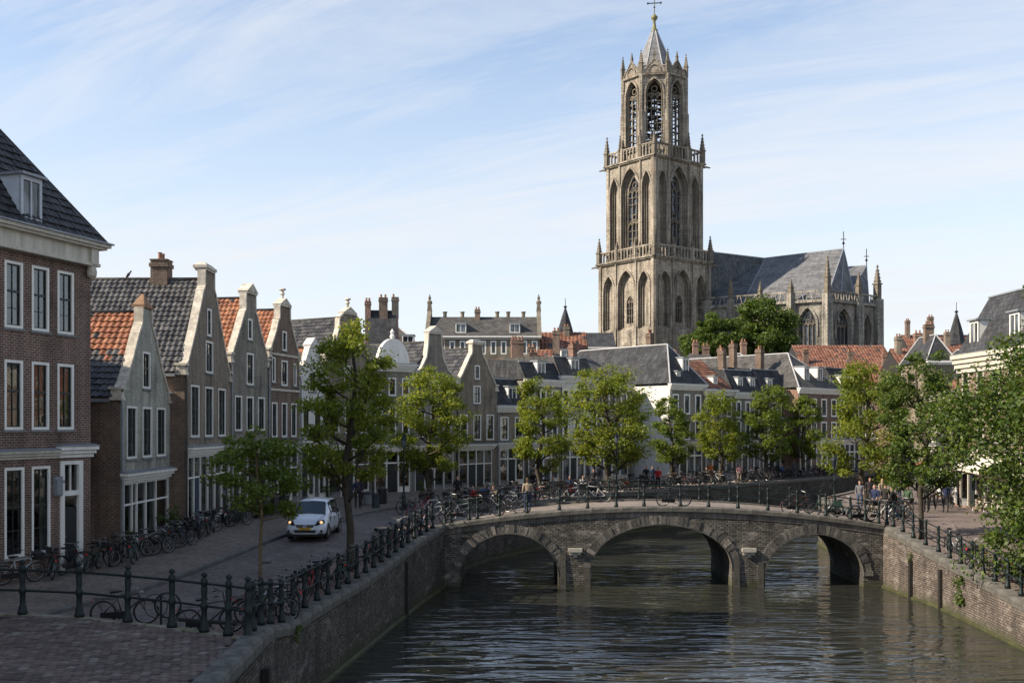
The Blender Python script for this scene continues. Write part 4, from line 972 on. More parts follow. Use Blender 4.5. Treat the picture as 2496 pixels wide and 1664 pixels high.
hC, wC, rC = near_gable('gabled_house', 'tallest dark-brown gabled house with long black roof and square chimney-like top', (-15.28, 49.8), (-15.28, 57.9), 2.86, 11, 7.65, 12.35, M_brown,
    [(-0.6, 0), (7.65, 0), (8.0, 0.50), (9.4, 1.55), (10.8, 2.45), (11.6, 2.95), (11.9, 3.28), (12.75, 3.30)],
    [(0.95, 2.35, 4.45, 6.95), (3.32, 4.74, 4.45, 6.95), (5.70, 7.12, 4.45, 6.95), (3.42, 4.72, 7.65, 9.25), (3.68, 4.46, 9.5, 10.9, dict(fw=0.10))],
    dict(r=(0.45, 7.8, 0.1, 3.55), cols=[0, 0.13, 0.28, 0.45, 0.62, 0.80, 1], doors=(1,), tr=0.70, dm=M_doorblue), 'block', dark, side=M_umber, seed=32, depth_tiles=8.6)
chimney(rC, wC / 2 + 0.1, 2.45, 11.6, 13.3, 0.42, 0.42, M_umber, 2)
hD, wD, rD = near_gable('gabled_house', 'grey-brown brick gabled house with orange roof, next to the tallest gable', (-15.28, 57.9), (-14.46, 63.4), 2.98, 9, 8.6, 12.1, M_greybrown,
    [(-0.6, 0), (8.6, 0), (8.85, 0.32), (10.2, 1.28), (11.2, 1.92), (11.4, 2.14), (12.35, 2.16)],
    [(0.6, 1.58, 4.6, 6.55), (2.22, 3.24, 4.6, 6.55), (3.92, 4.96, 4.6, 6.55), (2.24, 3.26, 7.2, 9.0), (2.42, 3.06, 9.75, 10.95, dict(fw=0.10))],
    dict(r=(0.3, 5.2, 0.1, 3.3), cols=[0, 0.2, 0.42, 0.7, 1], doors=(0,)), 'pediment', orange, seed=33, depth_tiles=5.4)
hE, wE, rE = near_gable('gabled_house', 'narrow red-brick gabled house with orange roof and stone ball finial', (-14.46, 63.4), (-13.54, 68.0), 2.98, 9, 9.25, 12.0, M_umber,
    [(-0.6, 0), (9.25, 0), (9.5, 0.32), (10.6, 1.08), (11.3, 1.42), (11.4, 1.62), (12.2, 1.64)],
    [(0.45, 1.25, 4.2, 6.3), (1.90, 2.72, 4.2, 6.3), (3.35, 4.2, 4.2, 6.3), (1.85, 2.8, 7.35, 8.9), (0.5, 0.95, 7.5, 9.0, dict(fw=0.07, nv=0)), (3.75, 4.2, 7.4, 8.8, dict(fw=0.07, nv=0)), (2.0, 2.65, 9.5, 10.7)],
    dict(r=(0.3, 4.4, 0.1, 3.3), cols=[0, 0.25, 0.5, 0.75, 1], doors=(0,)), 'finial', orange, seed=34, depth_tiles=5.0)
for v in (7.0, 9.15):
    mb = MB(); mb.box(-0.02, -0.06, v, wE + 0.02, -0.001, v + 0.13); mb.build('string_course', M_plaster, hE)
mb = MB(); mb.tube([(wD - 0.08, -0.09, 0.1), (wD - 0.08, -0.09, 8.2), (wD - 0.08, -0.2, 8.5)], 0.055, 6); mb.build('drainpipe', M_lead, hD)
# white narrow house with a scrap of orange roof
hF, wF, rF = near_gable('gabled_house', 'narrow white-plastered house with a small orange roof behind the big street tree', (-13.54, 68.0), (-12.4, 71.0), 2.98, 8, 8.3, 10.0, M_wallwhite,
    [(-0.6, 0), (8.3, 0), (8.5, 0.3), (9.2, 0.85), (9.8, 1.15), (10.0, 1.25)],
    [(0.35, 1.2, 4.3, 6.6), (1.75, 2.65, 4.3, 6.6), (1.1, 2.0, 7.1, 8.4)],
    dict(r=(0.2, 3.0, 0.1, 3.5), cols=[0, 0.3, 0.55, 0.78, 1], doors=(0,)), 'pediment', orange, seed=35, parts=0, depth_tiles=4, copmat=M_wallwhite)
hG, wG, rG = near_gable('gabled_house', 'brown gabled house with dark roof and ornate bell-shaped top, hidden behind the big tree', (-12.4, 71.0), (-9.9, 75.3), 2.98, 12, 9.4, 12.3, M_brown,
    [(-0.6, 0), (9.4, 0), (9.6, 0.3), (10.6, 1.1), (11.5, 1.45), (12.2, 1.5), (12.5, 1.9)],
    [(0.5, 1.4, 4.4, 6.4), (2.0, 2.95, 4.4, 6.4), (3.5, 4.4, 4.4, 6.4), (1.9, 2.95, 7.4, 9.0)],
    dict(r=(0.3, 4.6, 0.1, 3.2), cols=[0, 0.3, 0.62, 1], doors=(1,)), 'finial', dark, seed=36, parts=0, depth_tiles=10)
# ================================================================== the row behind the bridge
Z3 = 3.02
def row_house(name, label, P0, P1, he, mat, roof, hr, rows=((3.9, 5.8),), nw=3, D=10, shop=(0.1, 3.1), cols=None, doors=(1,), z0=Z3, roofmat=None, dorm=(), near=False, wf=0.27, side=None, cor=0.55, hm=None, frame=None, chim=(), cormat=None, run=0.9, sidewin=None, dw=0.95, dh=1.3):
    h, w = house_at(name, label, P0, P1, z0); ops = []; wl_ = []
    for v0, v1 in rows:
        for i in range(nw):
            c = w * (i + 0.5) / nw; a = w / nw * wf * 1.05; q = (c - a, c + a, v0, v1); ops.append(q); wl_.append(q)
    if shop: ops.append((0.25, w - 0.25, shop[0], shop[1]))
    walls(h, w, D, he, ops, mat, side=side)
    for q in wl_: window(h, *q, near=near, frame=frame, fw=0.10 if near else 0.14)
    if shop:
        n = cols or max(3, round(w / 1.1)); cl = [i / n for i in range(n + 1)]
        shopfront(h, 0.25, w - 0.25, shop[0], shop[1], cl, 0.7, doors, 0.35, near, frame, fw=0.10 if near else 0.15)
        cornice(h, 0.12, w - 0.12, shop[1] + 0.02, 0.40, 0.26, cormat)
    if cor: cornice(h, 0, w, he - cor + 0.1, cor, 0.42, cormat, steps=4)
    if roof == 'side': rf = roof_side(h, w, D, he + 0.1, hr, roofmat)
    elif roof == 'hip': rf = roof_hip(h, w, D, he + 0.12, hr, roofmat)
    elif roof == 'mansard': rf = roof_mansard(h, w, D, he + 0.12, hm or he + 2.2, hr, roofmat, run)
    else: rf = None
    for uc in dorm:
        k = (((hm or he + 2.2) - he) / run) if roof == 'mansard' else (hr - he) / ((D if roof != 'hip' else min(w, D)) / 2)
        dormer(h, w * uc, 0.25 if roof == 'mansard' else 0.6, he + 0.35 if roof == 'mansard' else he + 0.2 + 0.6 * k, dw, dh, dh / k + 0.05, roof='flat')
    mb = MB(); mb.tube([(0.06, -0.07, 0.05), (0.06, -0.07, he - 0.5)], 0.05, 5); mb.build('drainpipe', M_lead if rnd.random() < 0.5 else M_black, h)
    for (u, y, top) in chim: chimney(rf or h, w * u, y, he - 0.2, top, rnd.uniform(0.24, 0.32), rnd.uniform(0.26, 0.36), M_umber if rnd.random() < 0.6 else M_warm, rnd.choice((1, 2)))
    return h, w, rf
g2, w2, r2 = row_house('town_house', 'brick house with curved white top between the two leafy street trees', (-9.9, 75.3), (-7.25, 77.6), 9.2, M_greybrown, 'side', 11.0, ((4.2, 6.2), (7.0, 8.3)), 3, near=True, roofmat=M_slate, chim=((0.2, 6, 12.2),))
mb = MB(); P = arch_pts(0.4, w2 - 0.4, 9.3, 11.1, 'ellipse', 14)
mb.prism(P, lambda p: (p[0], -0.2, p[1]), lambda p: (p[0], 0.15, p[1])); mb.prism([(0.9, 9.35)] + arch_pts(0.9, w2 - 0.9, 9.6, 10.6, 'ellipse', 10) + [(w2 - 0.9, 9.35)], lambda p: (p[0], -0.26, p[1]), lambda p: (p[0], -0.2, p[1]))
mb.lathe([(0.12, 0), (0.2, 0.2), (0.1, 0.4), (0.16, 0.5), (0.02, 0.75)], 8, (w2 / 2, 0, 11.05)); mb.build('curved_gable', M_white, g2)
hH, wH, rH = near_gable('gabled_house', 'dark slate-grey neck-gabled house with white edging behind the second street tree', (-7.25, 77.6), (-4.27, 81.6), Z3, 12, 8.4, 11.1, M_greybrown,
    [(-0.6, 0), (8.4, 0), (8.55, 0.25), (9.0, 1.0), (9.9, 1.62), (10.9, 1.80), (11.7, 1.85)],
    [(0.5, 1.4, 4.0, 5.9), (2.0, 2.95, 4.0, 5.9), (3.5, 4.4, 4.0, 5.9), (2.0, 2.95, 6.6, 8.2)],
    dict(r=(0.3, 4.6, 0.1, 3.0), cols=[0, 0.25, 0.5, 0.75, 1], doors=(0,)), 'pediment', dark, copmat=M_cream, seed=41, parts=0, tw=0.33, th=0.38, depth_tiles=8)
hI, wI, rI = near_gable('gabled_house', 'brown brick gabled house with big white shop window just right of the second street tree', (-4.27, 81.6), (-1.19, 85.7), Z3, 12, 7.9, 10.9, M_brown,
    [(-0.6, 0), (7.9, 0), (8.15, 0.3), (9.2, 1.05), (10.2, 1.72), (10.5, 2.0), (11.2, 2.02)],
    [(0.45, 1.4, 3.75, 5.75), (2.1, 3.05, 3.75, 5.75), (3.75, 4.7, 3.75, 5.75), (2.1, 3.0, 6.6, 8.0), (2.25, 2.9, 8.5, 9.6)],
    dict(r=(0.3, 4.4, 0.1, 3.0), cols=[0, 0.27, 0.52, 0.76, 1], doors=(1, 2), tr=0.62), 'block', dark, seed=42, parts=0, tw=0.33, th=0.38, depth_tiles=8)
row_house('town_house', 'low brick house with slate mansard and one white dormer right of the brown gable', (-1.19, 85.7), (1.15, 87.8), 6.4, M_brown, 'mansard', 9.3, ((3.7, 5.6),), 2, roofmat=M_slate, dorm=(0.6,), hm=8.7, near=True, run=1.3)
row_house('town_house', 'brick house with flat white cornice behind the third street tree', (1.15, 87.8), (4.1, 90.4), 8.6, M_greybrown, 'mansard', 10.6, ((3.7, 5.6), (6.3, 7.9)), 3, roofmat=M_slate, dorm=(0.5,), hm=10.2, frame=M_white)
row_house('town_house', 'pale grey plastered house half hidden by the broad street tree', (4.1, 90.4), (7.1, 93.0), 9.0, M_wallwhite, 'mansard', 11.0, ((3.7, 5.6), (6.3, 8.0)), 3, roofmat=M_slate2, dorm=(0.5,), hm=10.8)
row_house('town_house', 'brown brick house behind the broad street tree, against the white-sided corner house', (7.1, 93.0), (10.6, 96.0), 8.4, M_brown, 'side', 11.2, ((3.7, 5.6), (6.2, 7.8)), 3, roofmat=M_slate2, chim=((0.5, 5, 12.3),))
hL, wL, rL = row_house('corner_house', 'corner house with white side wall and large dark slate hip roof below the tower', (13.9, 93.9), (17.4, 96.9), 8.5, M_greybrown, 'hip', 12.3, ((3.6, 5.4), (5.9, 7.7)), 3, D=16, roofmat=M_slate, side=M_wallwhite, dorm=(0.62,), chim=((0.92, 6.2, 13.6),), dw=0.85, dh=1.3)
dormer(hL, wL * 0.3, 0.2, 9.0, 0.5, 0.7, 0.4)
hM, wM, rM = row_house('town_house', 'brick house with rough red-orange tile roof right of the white-sided corner house', (17.45, 96.9), (20.8, 99.9), 8.1, M_brown, 'side', 10.8, ((3.6, 5.4), (5.7, 7.5)), 3, D=7, roofmat=M_under, dorm=(0.55,), dw=0.6, dh=0.7)
Yv = Vector((0, 3.75, 3.0)); lay_tiles(rM, (0, -0.27, 8.0), (1, 0, 0), Yv, int(wM / 0.33), 13, 0.33, 0.38, faded, seed=44)
row_house('town_house', 'dark slate-roofed house with two white dormers between orange roof and corner block', (20.8, 99.9), (24.0, 102.7), 7.9, M_greybrown, 'mansard', 10.4, ((3.6, 5.4), (5.6, 7.2)), 3, roofmat=M_slate, dorm=(0.3, 0.75), hm=10.2, chim=((0.8, 4, 12.2),), run=1.2, dw=0.8, dh=1.2)
row_house('town_house', 'slate-roofed house with stepped pointed dormer beside the long grey roof', (24.0, 102.7), (27.3, 105.6), 7.9, M_brown, 'mansard', 10.8, ((3.6, 5.4), (5.6, 7.2)), 3, roofmat=M_slate, dorm=(0.4,), hm=10.4, chim=((0.2, 4, 13.0),), run=1.2, dw=0.8, dh=1.2)
hO, wO, rO = row_house('corner_house', 'brick corner block with wide white cornice and long pale slate roof below the church', (27.9, 103.9), (33.3, 108.7), 8.5, M_umber, 'hip', 12.3, ((3.5, 5.3), (5.8, 7.6)), 4, D=26, roofmat=M_slate2, side=M_warm, dorm=(0.33, 0.66), dw=0.9, dh=1.4, chim=((0.1, 5, 12.6), (0.5, 12, 13.2), (0.45, 18, 13.1)))
for y in (4.2, 8.5):
    c = MB(); h_ = 1.3; x = 0.75          # dormers on the lit left slope
    c.add([(0.35, y - 0.4, 9.2), (0.35, y + 0.4, 9.2), (0.35, y + 0.4, 10.3), (0.35, y - 0.4, 10.3), (1.6, y + 0.4, 10.3), (1.6, y - 0.4, 10.3)], [(0, 1, 2, 3), (3, 2, 4, 5), (0, 3, 5), (1, 4, 2)]); c.build('dormer', M_white, hO)
row_house('town_house', 'slate mansard house with slanting white dormers right of the brick corner block', (33.3, 108.7), (37.1, 112.1), 8.4, M_brown, 'mansard', 11.3, ((3.5, 5.3), (5.8, 7.6)), 3, roofmat=M_slate, dorm=(0.25, 0.7), hm=10.9, run=1.6, dw=0.8, dh=1.3)
# closing row at the far end, long orange roofs
for i, (x0, x1, Y, he, hr, lab, mt, rm) in enumerate([
    (33.5, 43.5, 128, 12.2 - 3, 16.0 - 3, 'long orange-tiled house closing the canal below the church choir', M_warm, M_torange),
    (43.5, 50.5, 127, 11.6 - 3, 15.4 - 3, 'brick house with worn orange roof and two chimneys at the canal end', M_brown, M_torange),
    (50.5, 56.5, 124, 10.6 - 3, 13.6 - 3, 'white-fronted house under dark roof at the canal end behind the right-bank trees', M_wallwhite, M_slate)]):
    h, w, rf = row_house('town_house', lab, (x0, Y), (x1, Y - 0.5), he, mt, 'side', hr, ((3.5, 5.2), (5.9, 7.4)), 6 if i == 0 else 4, D=8, roofmat=M_under if rm is M_torange else rm, chim=((0.25, 3.5, hr + 1.2), (0.8, 4, hr + 1.0)))
    if rm is M_torange:
        Yv = Vector((0, 4.25, hr - he)); lay_tiles(rf, (0, -0.27, he + 0.0), (1, 0, 0), Yv, int(w / 0.34), int(Yv.length / 0.4), 0.34, 0.40, faded, seed=50 + i, amp=0.03)
        dormer(h, w * 0.45, 0.8, he + 1.0, 1.2, 1.3, 1.2)
# right bank
hQ, wQ, rQ = row_house('mansion', 'sunlit pink-brick house with deep cream cornice and slate mansard on the right bank', (27.0, 64.5), (27.4, 49.5), 9.0, M_pink, 'mansard', 13.2, ((3.9, 5.9), (6.4, 8.2)), 8, D=10, z0=zr(64) + 0.05, roofmat=M_slate, dorm=(0.10, 0.42, 0.7), hm=12.6, cor=1.1, cormat=M_cream, frame=M_cream, near=True, chim=((0.34, 4.0, 15.2),), run=1.9, dw=1.1, dh=1.7, wf=0.22)
mb = MB(); mb.taper(wQ * 0.62, 4.5, 12.6, 15.4, 2.6, 2.6, 0.25, 0.25); mb.tube([(wQ * 0.62, 4.5, 15.3), (wQ * 0.62, 4.5, 17.4)], 0.05, 5); mb.build('roof_pavilion', M_slate, hQ)
hQ2, wQ2, rQ2 = row_house('town_house', 'cream-trimmed brick house with rounded window bay beyond the pink-brick mansion', (30.4, 77.5), (27.0, 64.5), 6.9, M_warm, 'side', 10.2, ((3.7, 5.6),), 6, D=9, z0=zr(70) + 0.05, roofmat=M_under, cormat=M_cream, near=True, chim=((0.3, 4, 11.4),))
Yv = Vector((0, 4.75, 3.3)); lay_tiles(rQ2, (0, -0.27, 6.85), (1, 0, 0), Yv, int(wQ2 / 0.36), 14, 0.36, 0.42, faded, seed=47)
mb = MB(); pts = [(wQ2 * 0.6 - 1, 0.0), (wQ2 * 0.6 - 0.7, -0.6), (wQ2 * 0.6 + 0.7, -0.6), (wQ2 * 0.6 + 1, 0.0)]
mb.prism(pts, lambda p: (p[0], p[1], 3.4), lambda p: (p[0], p[1], 6.3)); mb.prism(pts, lambda p: (p[0], p[1] * 1.15, 6.3), lambda p: (p[0], p[1] * 0.3, 7.0)); mb.build('bay', M_cream, hQ2)
row_house('town_house', 'white-fronted house at the bend of the right bank behind the trees', (37.6, 91.5), (30.4, 77.5), 7.6, M_wallwhite, 'side', 10.6, ((3.7, 5.6), (5.9, 7.0)), 6, D=9, z0=zr(80) + 0.05, roofmat=M_slate, cormat=M_cream)
row_house('town_house', 'brick house at the right edge hidden behind the overhanging tree', (27.4, 49.5), (28.6, 36), 8.2, M_greybrown, 'side', 11.8, ((3.9, 5.9), (6.4, 7.8)), 6, D=9, z0=1.6, roofmat=M_slate, cormat=M_cream)

# ================================================================== roofs of the town behind
def block(name, label, x0, x1, Y, he, hr, mat, roofmat, D=9, rz=0.0, roof='side', wins=None, nw=6, cat='building', chim=(), dorm=(), z0=2.3, tiles=None, cor=True):
    h = thing(name, label, cat, (x0, Y, z0), rz); w = x1 - x0; he -= z0; hr -= z0; ops = []
    wins = wins if wins is not None else (he - 2.2, he - 0.55); a = w / nw * 0.28
    if wins:
        for i in range(nw): c = w * (i + 0.5) / nw; ops.append((c - a, c + a, *wins))
    walls(h, w, D, he, ops, mat)
    for q in ops: window(h, *q, near=False, fw=0.16, sill=False)
    if cor: cornice(h, 0, w, he - 0.35, 0.40, 0.35, steps=2, lead=False)
    rf = (roof_side if roof == 'side' else roof_hip)(h, w, D, he, hr, roofmat)
    if roof == 'gable': pass
    if tiles:
        Yv = Vector((0, D / 2 + 0.25, (hr - he) * (D / 2 + 0.25) / (D / 2))); ny = int(Yv.length / tiles); lay_tiles(rf, (0, -0.27, he - 0.25 * (hr - he) / (D / 2) + 0.02), (1, 0, 0), Yv, int(w / tiles), ny, tiles, Yv.length / ny, faded, seed=int(x0 * 7) % 99, amp=tiles * 0.08)
    for u, top in chim: chimney(rf, w * u, D * 0.45, he, top - z0, rnd.uniform(0.28, 0.45), rnd.uniform(0.28, 0.42), rnd.choice((M_umber, M_warm, M_brown)), 2)
    for u in dorm:
        k = (hr - he) / (D / 2); dormer(h, w * u, 0.9, he + 0.9 * k, 1.3, 1.2, 1.2 / k)
    return h, w, rf
b1, wb, rb = block('long_house', 'long grey slate-roofed building with a row of white windows on the skyline', -10.5, 3.4, 131, 18.9, 21.8, M_brown, M_slate2, D=10, nw=11, chim=((0.44, 22.6),), dorm=(0.3, 0.78))
for u, s in ((0.0, 1), (wb, -1)):          # stone gable ends with finials
    mb = MB(); mb.prism([(-0.4, 16.3), (10.4, 16.3), (5, 20.6)], lambda p: (u - 0.25, p[0], p[1]), lambda p: (u + 0.25, p[0], p[1])); mb.taper(u, 5, 20.2, 21.2, 0.3, 0.5, 0.2, 0.3); mb.lathe([(0.3, 0), (0.35, 0.3), (0.12, 0.6), (0.2, 0.8), (0.02, 1.3)], 6, (u, 5, 21.1)); mb.build('gable_end', M_sdark, b1)
block('long_house', 'lower slate-roofed building with white windows left of the long skyline roof', -16.2, -10.2, 122, 16.6, 19.4, M_wallwhite, M_slate2, D=9, nw=5, dorm=(0.7,), roof='hip')
block('long_house', 'brick-fronted attic range with white window bands below the long skyline roof', -7.0, 4.2, 118, 13.4, 15.4, M_warm, M_under, D=9, nw=9, tiles=0.5)
b2, wb2, rb2 = block('tall_house', 'tall brick house with two big chimneys standing above the left roofs', -14.6, -11.6, 108, 15.2, 20.0, M_warm, M_slate, D=7, rz=0.15, nw=2, wins=False, chim=((0.02, 20.8), (0.55, 21.2)))
mb = MB(); mb.prism([(-0.2, 12.0), (7.2, 12.0), (3.5, 17.6)], lambda p: (wb2 - 0.2, p[0], p[1]), lambda p: (wb2 + 0.2, p[0], p[1])); mb.build('gable_end', M_warm, b2)
chimney(b2, wb2 - 0.1, 3.5, 16.8, 19.0, 0.35, 0.4, M_brown, 1)
block('slate_house', 'grey slate roof between the ornate gable and the two big chimneys', -20.0, -14.8, 112, 15.6, 19.0, M_brown, M_slate2, D=8, nw=3, roof='hip')
block('orange_roof_house', 'large bright orange roof left of the tower with small spire behind', 3.2, 9.8, 136, 16.8, 20.2, M_warm, M_under, D=9, nw=4, tiles=0.5, chim=((0.6, 20.9),), wins=False)
block('orange_roof_house', 'small orange roof above the brown gable, below the long skyline roof', -3.2, 2.4, 113, 12.6, 14.9, M_warm, M_under, D=7, nw=3, tiles=0.45, wins=False, chim=((0.95, 16.4),))
block('orange_roof_house', 'orange roof with slate patches in front of the big slate hip roof', 1.6, 6.4, 110, 12.2, 14.4, M_warm, M_under, D=7, rz=0.1, nw=3, tiles=0.45, wins=False, chim=((0.2, 15.6),))
block('slate_house', 'dark slate roof with small dormer left of the big hip roof', 4.2, 8.8, 107, 11.8, 14.8, M_brown, M_slate, D=8, nw=3, roof='hip', dorm=(0.5,))
block('flat_roof_house', 'low flat-topped white house behind the mansard roof', -0.6, 5.2, 101, 12.4, 12.9, M_wallwhite, M_lead, D=7, nw=4)
block('brick_house', 'plain red-brick block just left of the tower base', 11.2, 16.8, 172, 20.6, 23.4, M_warm, M_slate, D=10, nw=4, wins=False)
block('brick_house', 'small brick house with yellow chimney between the hip roof and the church trees', 17.6, 20.2, 118, 14.4, 15.2, M_warm, M_lead, D=6, nw=2, wins=False, chim=((0.4, 15.6),))
block('orange_roof_house', 'red-tiled hipped house with white front below the choir window', 40.6, 48.6, 150, 16.6, 19.6, M_wallwhite, M_under, D=10, nw=7, tiles=0.42)
block('orange_roof_house', 'red pointed roof right of the white-fronted house below the choir', 48.8, 54.0, 150, 16.4, 19.6, M_warm, M_under, D=10, nw=4, tiles=0.42, wins=False)
block('orange_roof_house', 'low red roof with stout grey chimney under the right end of the church', 54.2, 60.6, 148, 15.8, 19.0, M_warm, M_under, D=10, nw=4, tiles=0.42, wins=False, chim=((0.95, 20.6),))
block('brick_house', 'long brick range with red roof and several chimneys right of the church', 62.0, 76.0, 165, 18.8, 22.4, M_umber, M_under, D=10, nw=8, tiles=0.42, wins=False, chim=((0.06, 24.6), (0.32, 25.2), (0.62, 23.6), (0.95, 23.4)))
block('slate_house', 'dark slate gables with white trim right of the church', 52.5, 59.0, 128, 13.2, 17.4, M_brown, M_slate, D=9, nw=4, roof='hip', dorm=(0.5,), chim=((0.8, 17.6),))
block('slate_house', 'slate roof with white dormer window left of the pink-brick mansion', 50.0, 56.0, 112, 11.2, 15.0, M_umber, M_slate, D=8, nw=4, dorm=(0.4,), chim=((0.9, 16.0),))
block('brick_house', 'rust-coloured roof behind the slate gables right of the church', 56.5, 64.0, 140, 16.2, 19.0, M_warm, M_under, D=9, nw=4, tiles=0.42, wins=False, chim=((0.3, 20.5),))
for u in (0.14, 0.3, 0.62, 0.72, 0.86):
    mb = MB(); mb.lathe([(0.24, 0), (0.22, 0.7), (0.3, 0.75), (0.3, 0.9)], 8, (wb * u, 5.2, 19.3)); mb.build('roof_vent', M_sdark, rb)
# small roofs crowded between the street row and the skyline
def pxb(name, label, x0, x1, Y, yr, ye, mat, rm, **k):
    f = lambda x: (x - 1248) * Y / F; g = lambda y: HC + (1040 - y) * Y / F
    return block(name, label, f(x0), f(x1), Y, g(ye), g(yr), mat, rm, **k)
pxb('orange_roof_house', 'orange roof just right of the brown gable top', 1205, 1268, 102, 872, 905, M_warm, M_under, D=6, nw=2, tiles=0.45, wins=False, rz=0.12, chim=((0.9, 13.9 + 2.4),))
pxb('slate_house', 'small slate roof with pale edging above the low mansard', 1262, 1330, 104, 868, 902, M_brown, M_slate, D=6, nw=3, roof='hip', chim=((0.1, 16.4),))
pxb('orange_roof_house', 'steep orange roof between two slate roofs left of the tower', 1300, 1352, 112, 848, 890, M_warm, M_under, D=6, nw=2, tiles=0.45, wins=False, rz=-0.15, chim=((0.95, 18.0),))
pxb('slate_house', 'grey roof with white dormer before the orange skyline roof', 1345, 1420, 118, 852, 885, M_wallwhite, M_slate, D=7, nw=3, dorm=(0.5,), chim=((0.2, 17.9),))
pxb('flat_roof_house', 'long low white-edged roof behind the street row left of the hip roof', 1225, 1400, 99, 905, 918, M_wallwhite, M_lead, D=5, nw=9)
pxb('slate_house', 'dark roof and brick chimney left of the two big chimneys', 760, 850, 96, 790, 840, M_brown, M_slate, D=8, nw=3, roof='hip', wins=False, chim=((0.8, 18.4),))
pxb('slate_house', 'grey roof behind the curved white gable top', 935, 1010, 104, 838, 880, M_warm, M_slate2, D=7, nw=4, dorm=(0.4,))
pxb('orange_roof_house', 'orange roof peeping above the two dark gabled roofs', 1040, 1130, 106, 862, 890, M_warm, M_under, D=6, nw=3, tiles=0.45, wins=False, chim=((0.3, 16.6),))
pxb('slate_house', 'dark slate roof with pale ridge between the church trees and the street', 1770, 1850, 128, 858, 892, M_brown, M_slate, D=7, nw=3, roof='hip', wins=False, chim=((0.7, 18.2),))
pxb('brick_house', 'narrow brick house with tall chimney stack under the church trees', 1690, 1740, 122, 856, 880, M_warm, M_slate2, D=6, nw=2, wins=False, chim=((0.3, 17.6), (0.8, 17.2)))
pxb('orange_roof_house', 'worn orange roof left of the pink-brick mansion', 2200, 2290, 118, 850, 905, M_umber, M_under, D=8, nw=4, tiles=0.5, wins=False, chim=((0.2, 18.0), (0.75, 18.4)))
pxb('slate_house', 'steep slate gable with white verge left of the pink-brick mansion', 2262, 2325, 106, 812, 880, M_brown, M_slate, D=7, nw=2, roof='hip', wins=False, chim=((0.5, 18.2),))
# two slim turrets on the skyline
for (x, Y, z0_, z1_, lab) in ((8.0, 160, 20, 26.0, 'slim slate spire above the orange roof left of the tower'), (62.5, 150, 18, 24.2, 'little slate turret with pointed cap right of the church')):
    t_ = thing('turret', lab, 'turret', (x, Y, 0))
    mb = MB(); mb.lathe([(1.3, z0_ - 8), (1.3, z0_ + 0.6), (1.45, z0_ + 0.7), (1.45, z0_ + 0.9)], 8); mb.build('turret_body', M_sdark, t_)
    mb = MB(); mb.lathe([(1.5, z0_ + 0.9), (0.75, z0_ + (z1_ - z0_) * 0.6), (0.12, z1_ - 0.4), (0.3, z1_ - 0.2), (0.05, z1_), (0.04, z1_ + 1.1)], 8); mb.build('turret_cap', M_slate, t_)
# ================================================================== the great tower
TX, TY, TZ = (1595 - 1248) * 281 / F, 281.0, 3.0
tw_ = thing('church_tower', 'huge gothic stone tower with open octagonal lantern and pointed roof', 'tower', (TX, TY, TZ), R(37.4))
# local frame: the square stages are axis-aligned, the parent turns them 45 degrees; local -y and -x faces look at the canal
FACES = [lambda u, v, d, s: (u - s, -s + d, v), lambda u, v, d, s: (s - d, u - s, v), lambda u, v, d, s: (s - u, s - d, v), lambda u, v, d, s: (-s + d, s - u, v)]
def hood(mb, T, u0, u1, vs, v1, kind='pointed', wd=0.35, pj=0.28, leg=0.0):
    A = arch_pts(u0, u1, vs, v1, kind, 14); c = (u0 + u1) / 2
    if leg: A = [(u0, vs - leg)] + A + [(u1, vs - leg)]
    B = []
    for i, p in enumerate(A):
        a, b = A[max(0, i - 1)], A[min(len(A) - 1, i + 1)]; dx, dy = b[0] - a[0], b[1] - a[1]; L = math.hypot(dx, dy); B.append((p[0] - dy / L * wd, p[1] + dx / L * wd))
    for i in range(len(A) - 1):
        q = [A[i], A[i + 1], B[i + 1], B[i]]
        mb.prism(q, lambda p: T(p[0], p[1], -pj), lambda p: T(p[0], p[1], 0.15))
def bars(mb, T, u0, u1, v0, vs, v1, n, d0, d1, t=0.14, hb=()):
    """mullions, transoms and simple curved tracery of a pointed window"""
    W_ = u1 - u0; lw = W_ / n
    for i in range(1, n):
        u = u0 + lw * i; mb.prism([(u - t / 2, v0), (u + t / 2, v0), (u + t / 2, vs + (v1 - vs) * 0.25), (u - t / 2, vs + (v1 - vs) * 0.25)], lambda p: T(p[0], p[1], d0), lambda p: T(p[0], p[1], d1))
    for v in hb: mb.prism([(u0, v - t * 0.45), (u1, v - t * 0.45), (u1, v + t * 0.45), (u0, v + t * 0.45)], lambda p: T(p[0], p[1], d0 + 0.02), lambda p: T(p[0], p[1], d1 - 0.02))
    def curve(P):
        for a, b in zip(P, P[1:]):
            d = Vector((b[0] - a[0], b[1] - a[1])); nn = Vector((-d.y, d.x)).normalized() * t * 0.5
            mb.prism([(a[0] - nn.x, a[1] - nn.y), (b[0] - nn.x, b[1] - nn.y), (b[0] + nn.x, b[1] + nn.y), (a[0] + nn.x, a[1] + nn.y)], lambda p: T(p[0], p[1], d0), lambda p: T(p[0], p[1], d1))
    for i in range(n): curve(arch_pts(u0 + lw * i, u0 + lw * (i + 1), vs - lw * 0.1, vs + lw * 0.75, 'pointed', 6))
    r = W_ * 0.17; c = (u0 + u1) / 2; cy = vs + (v1 - vs) * 0.52
    for cx, cyy, rr in ((c, cy, r), (c - W_ * 0.2, vs + (v1 - vs) * 0.22, r * 0.7), (c + W_ * 0.2, vs + (v1 - vs) * 0.22, r * 0.7)):
        curve([(cx + rr * math.cos(a * math.pi / 5), cyy + rr * math.sin(a * math.pi / 5)) for a in range(11)])
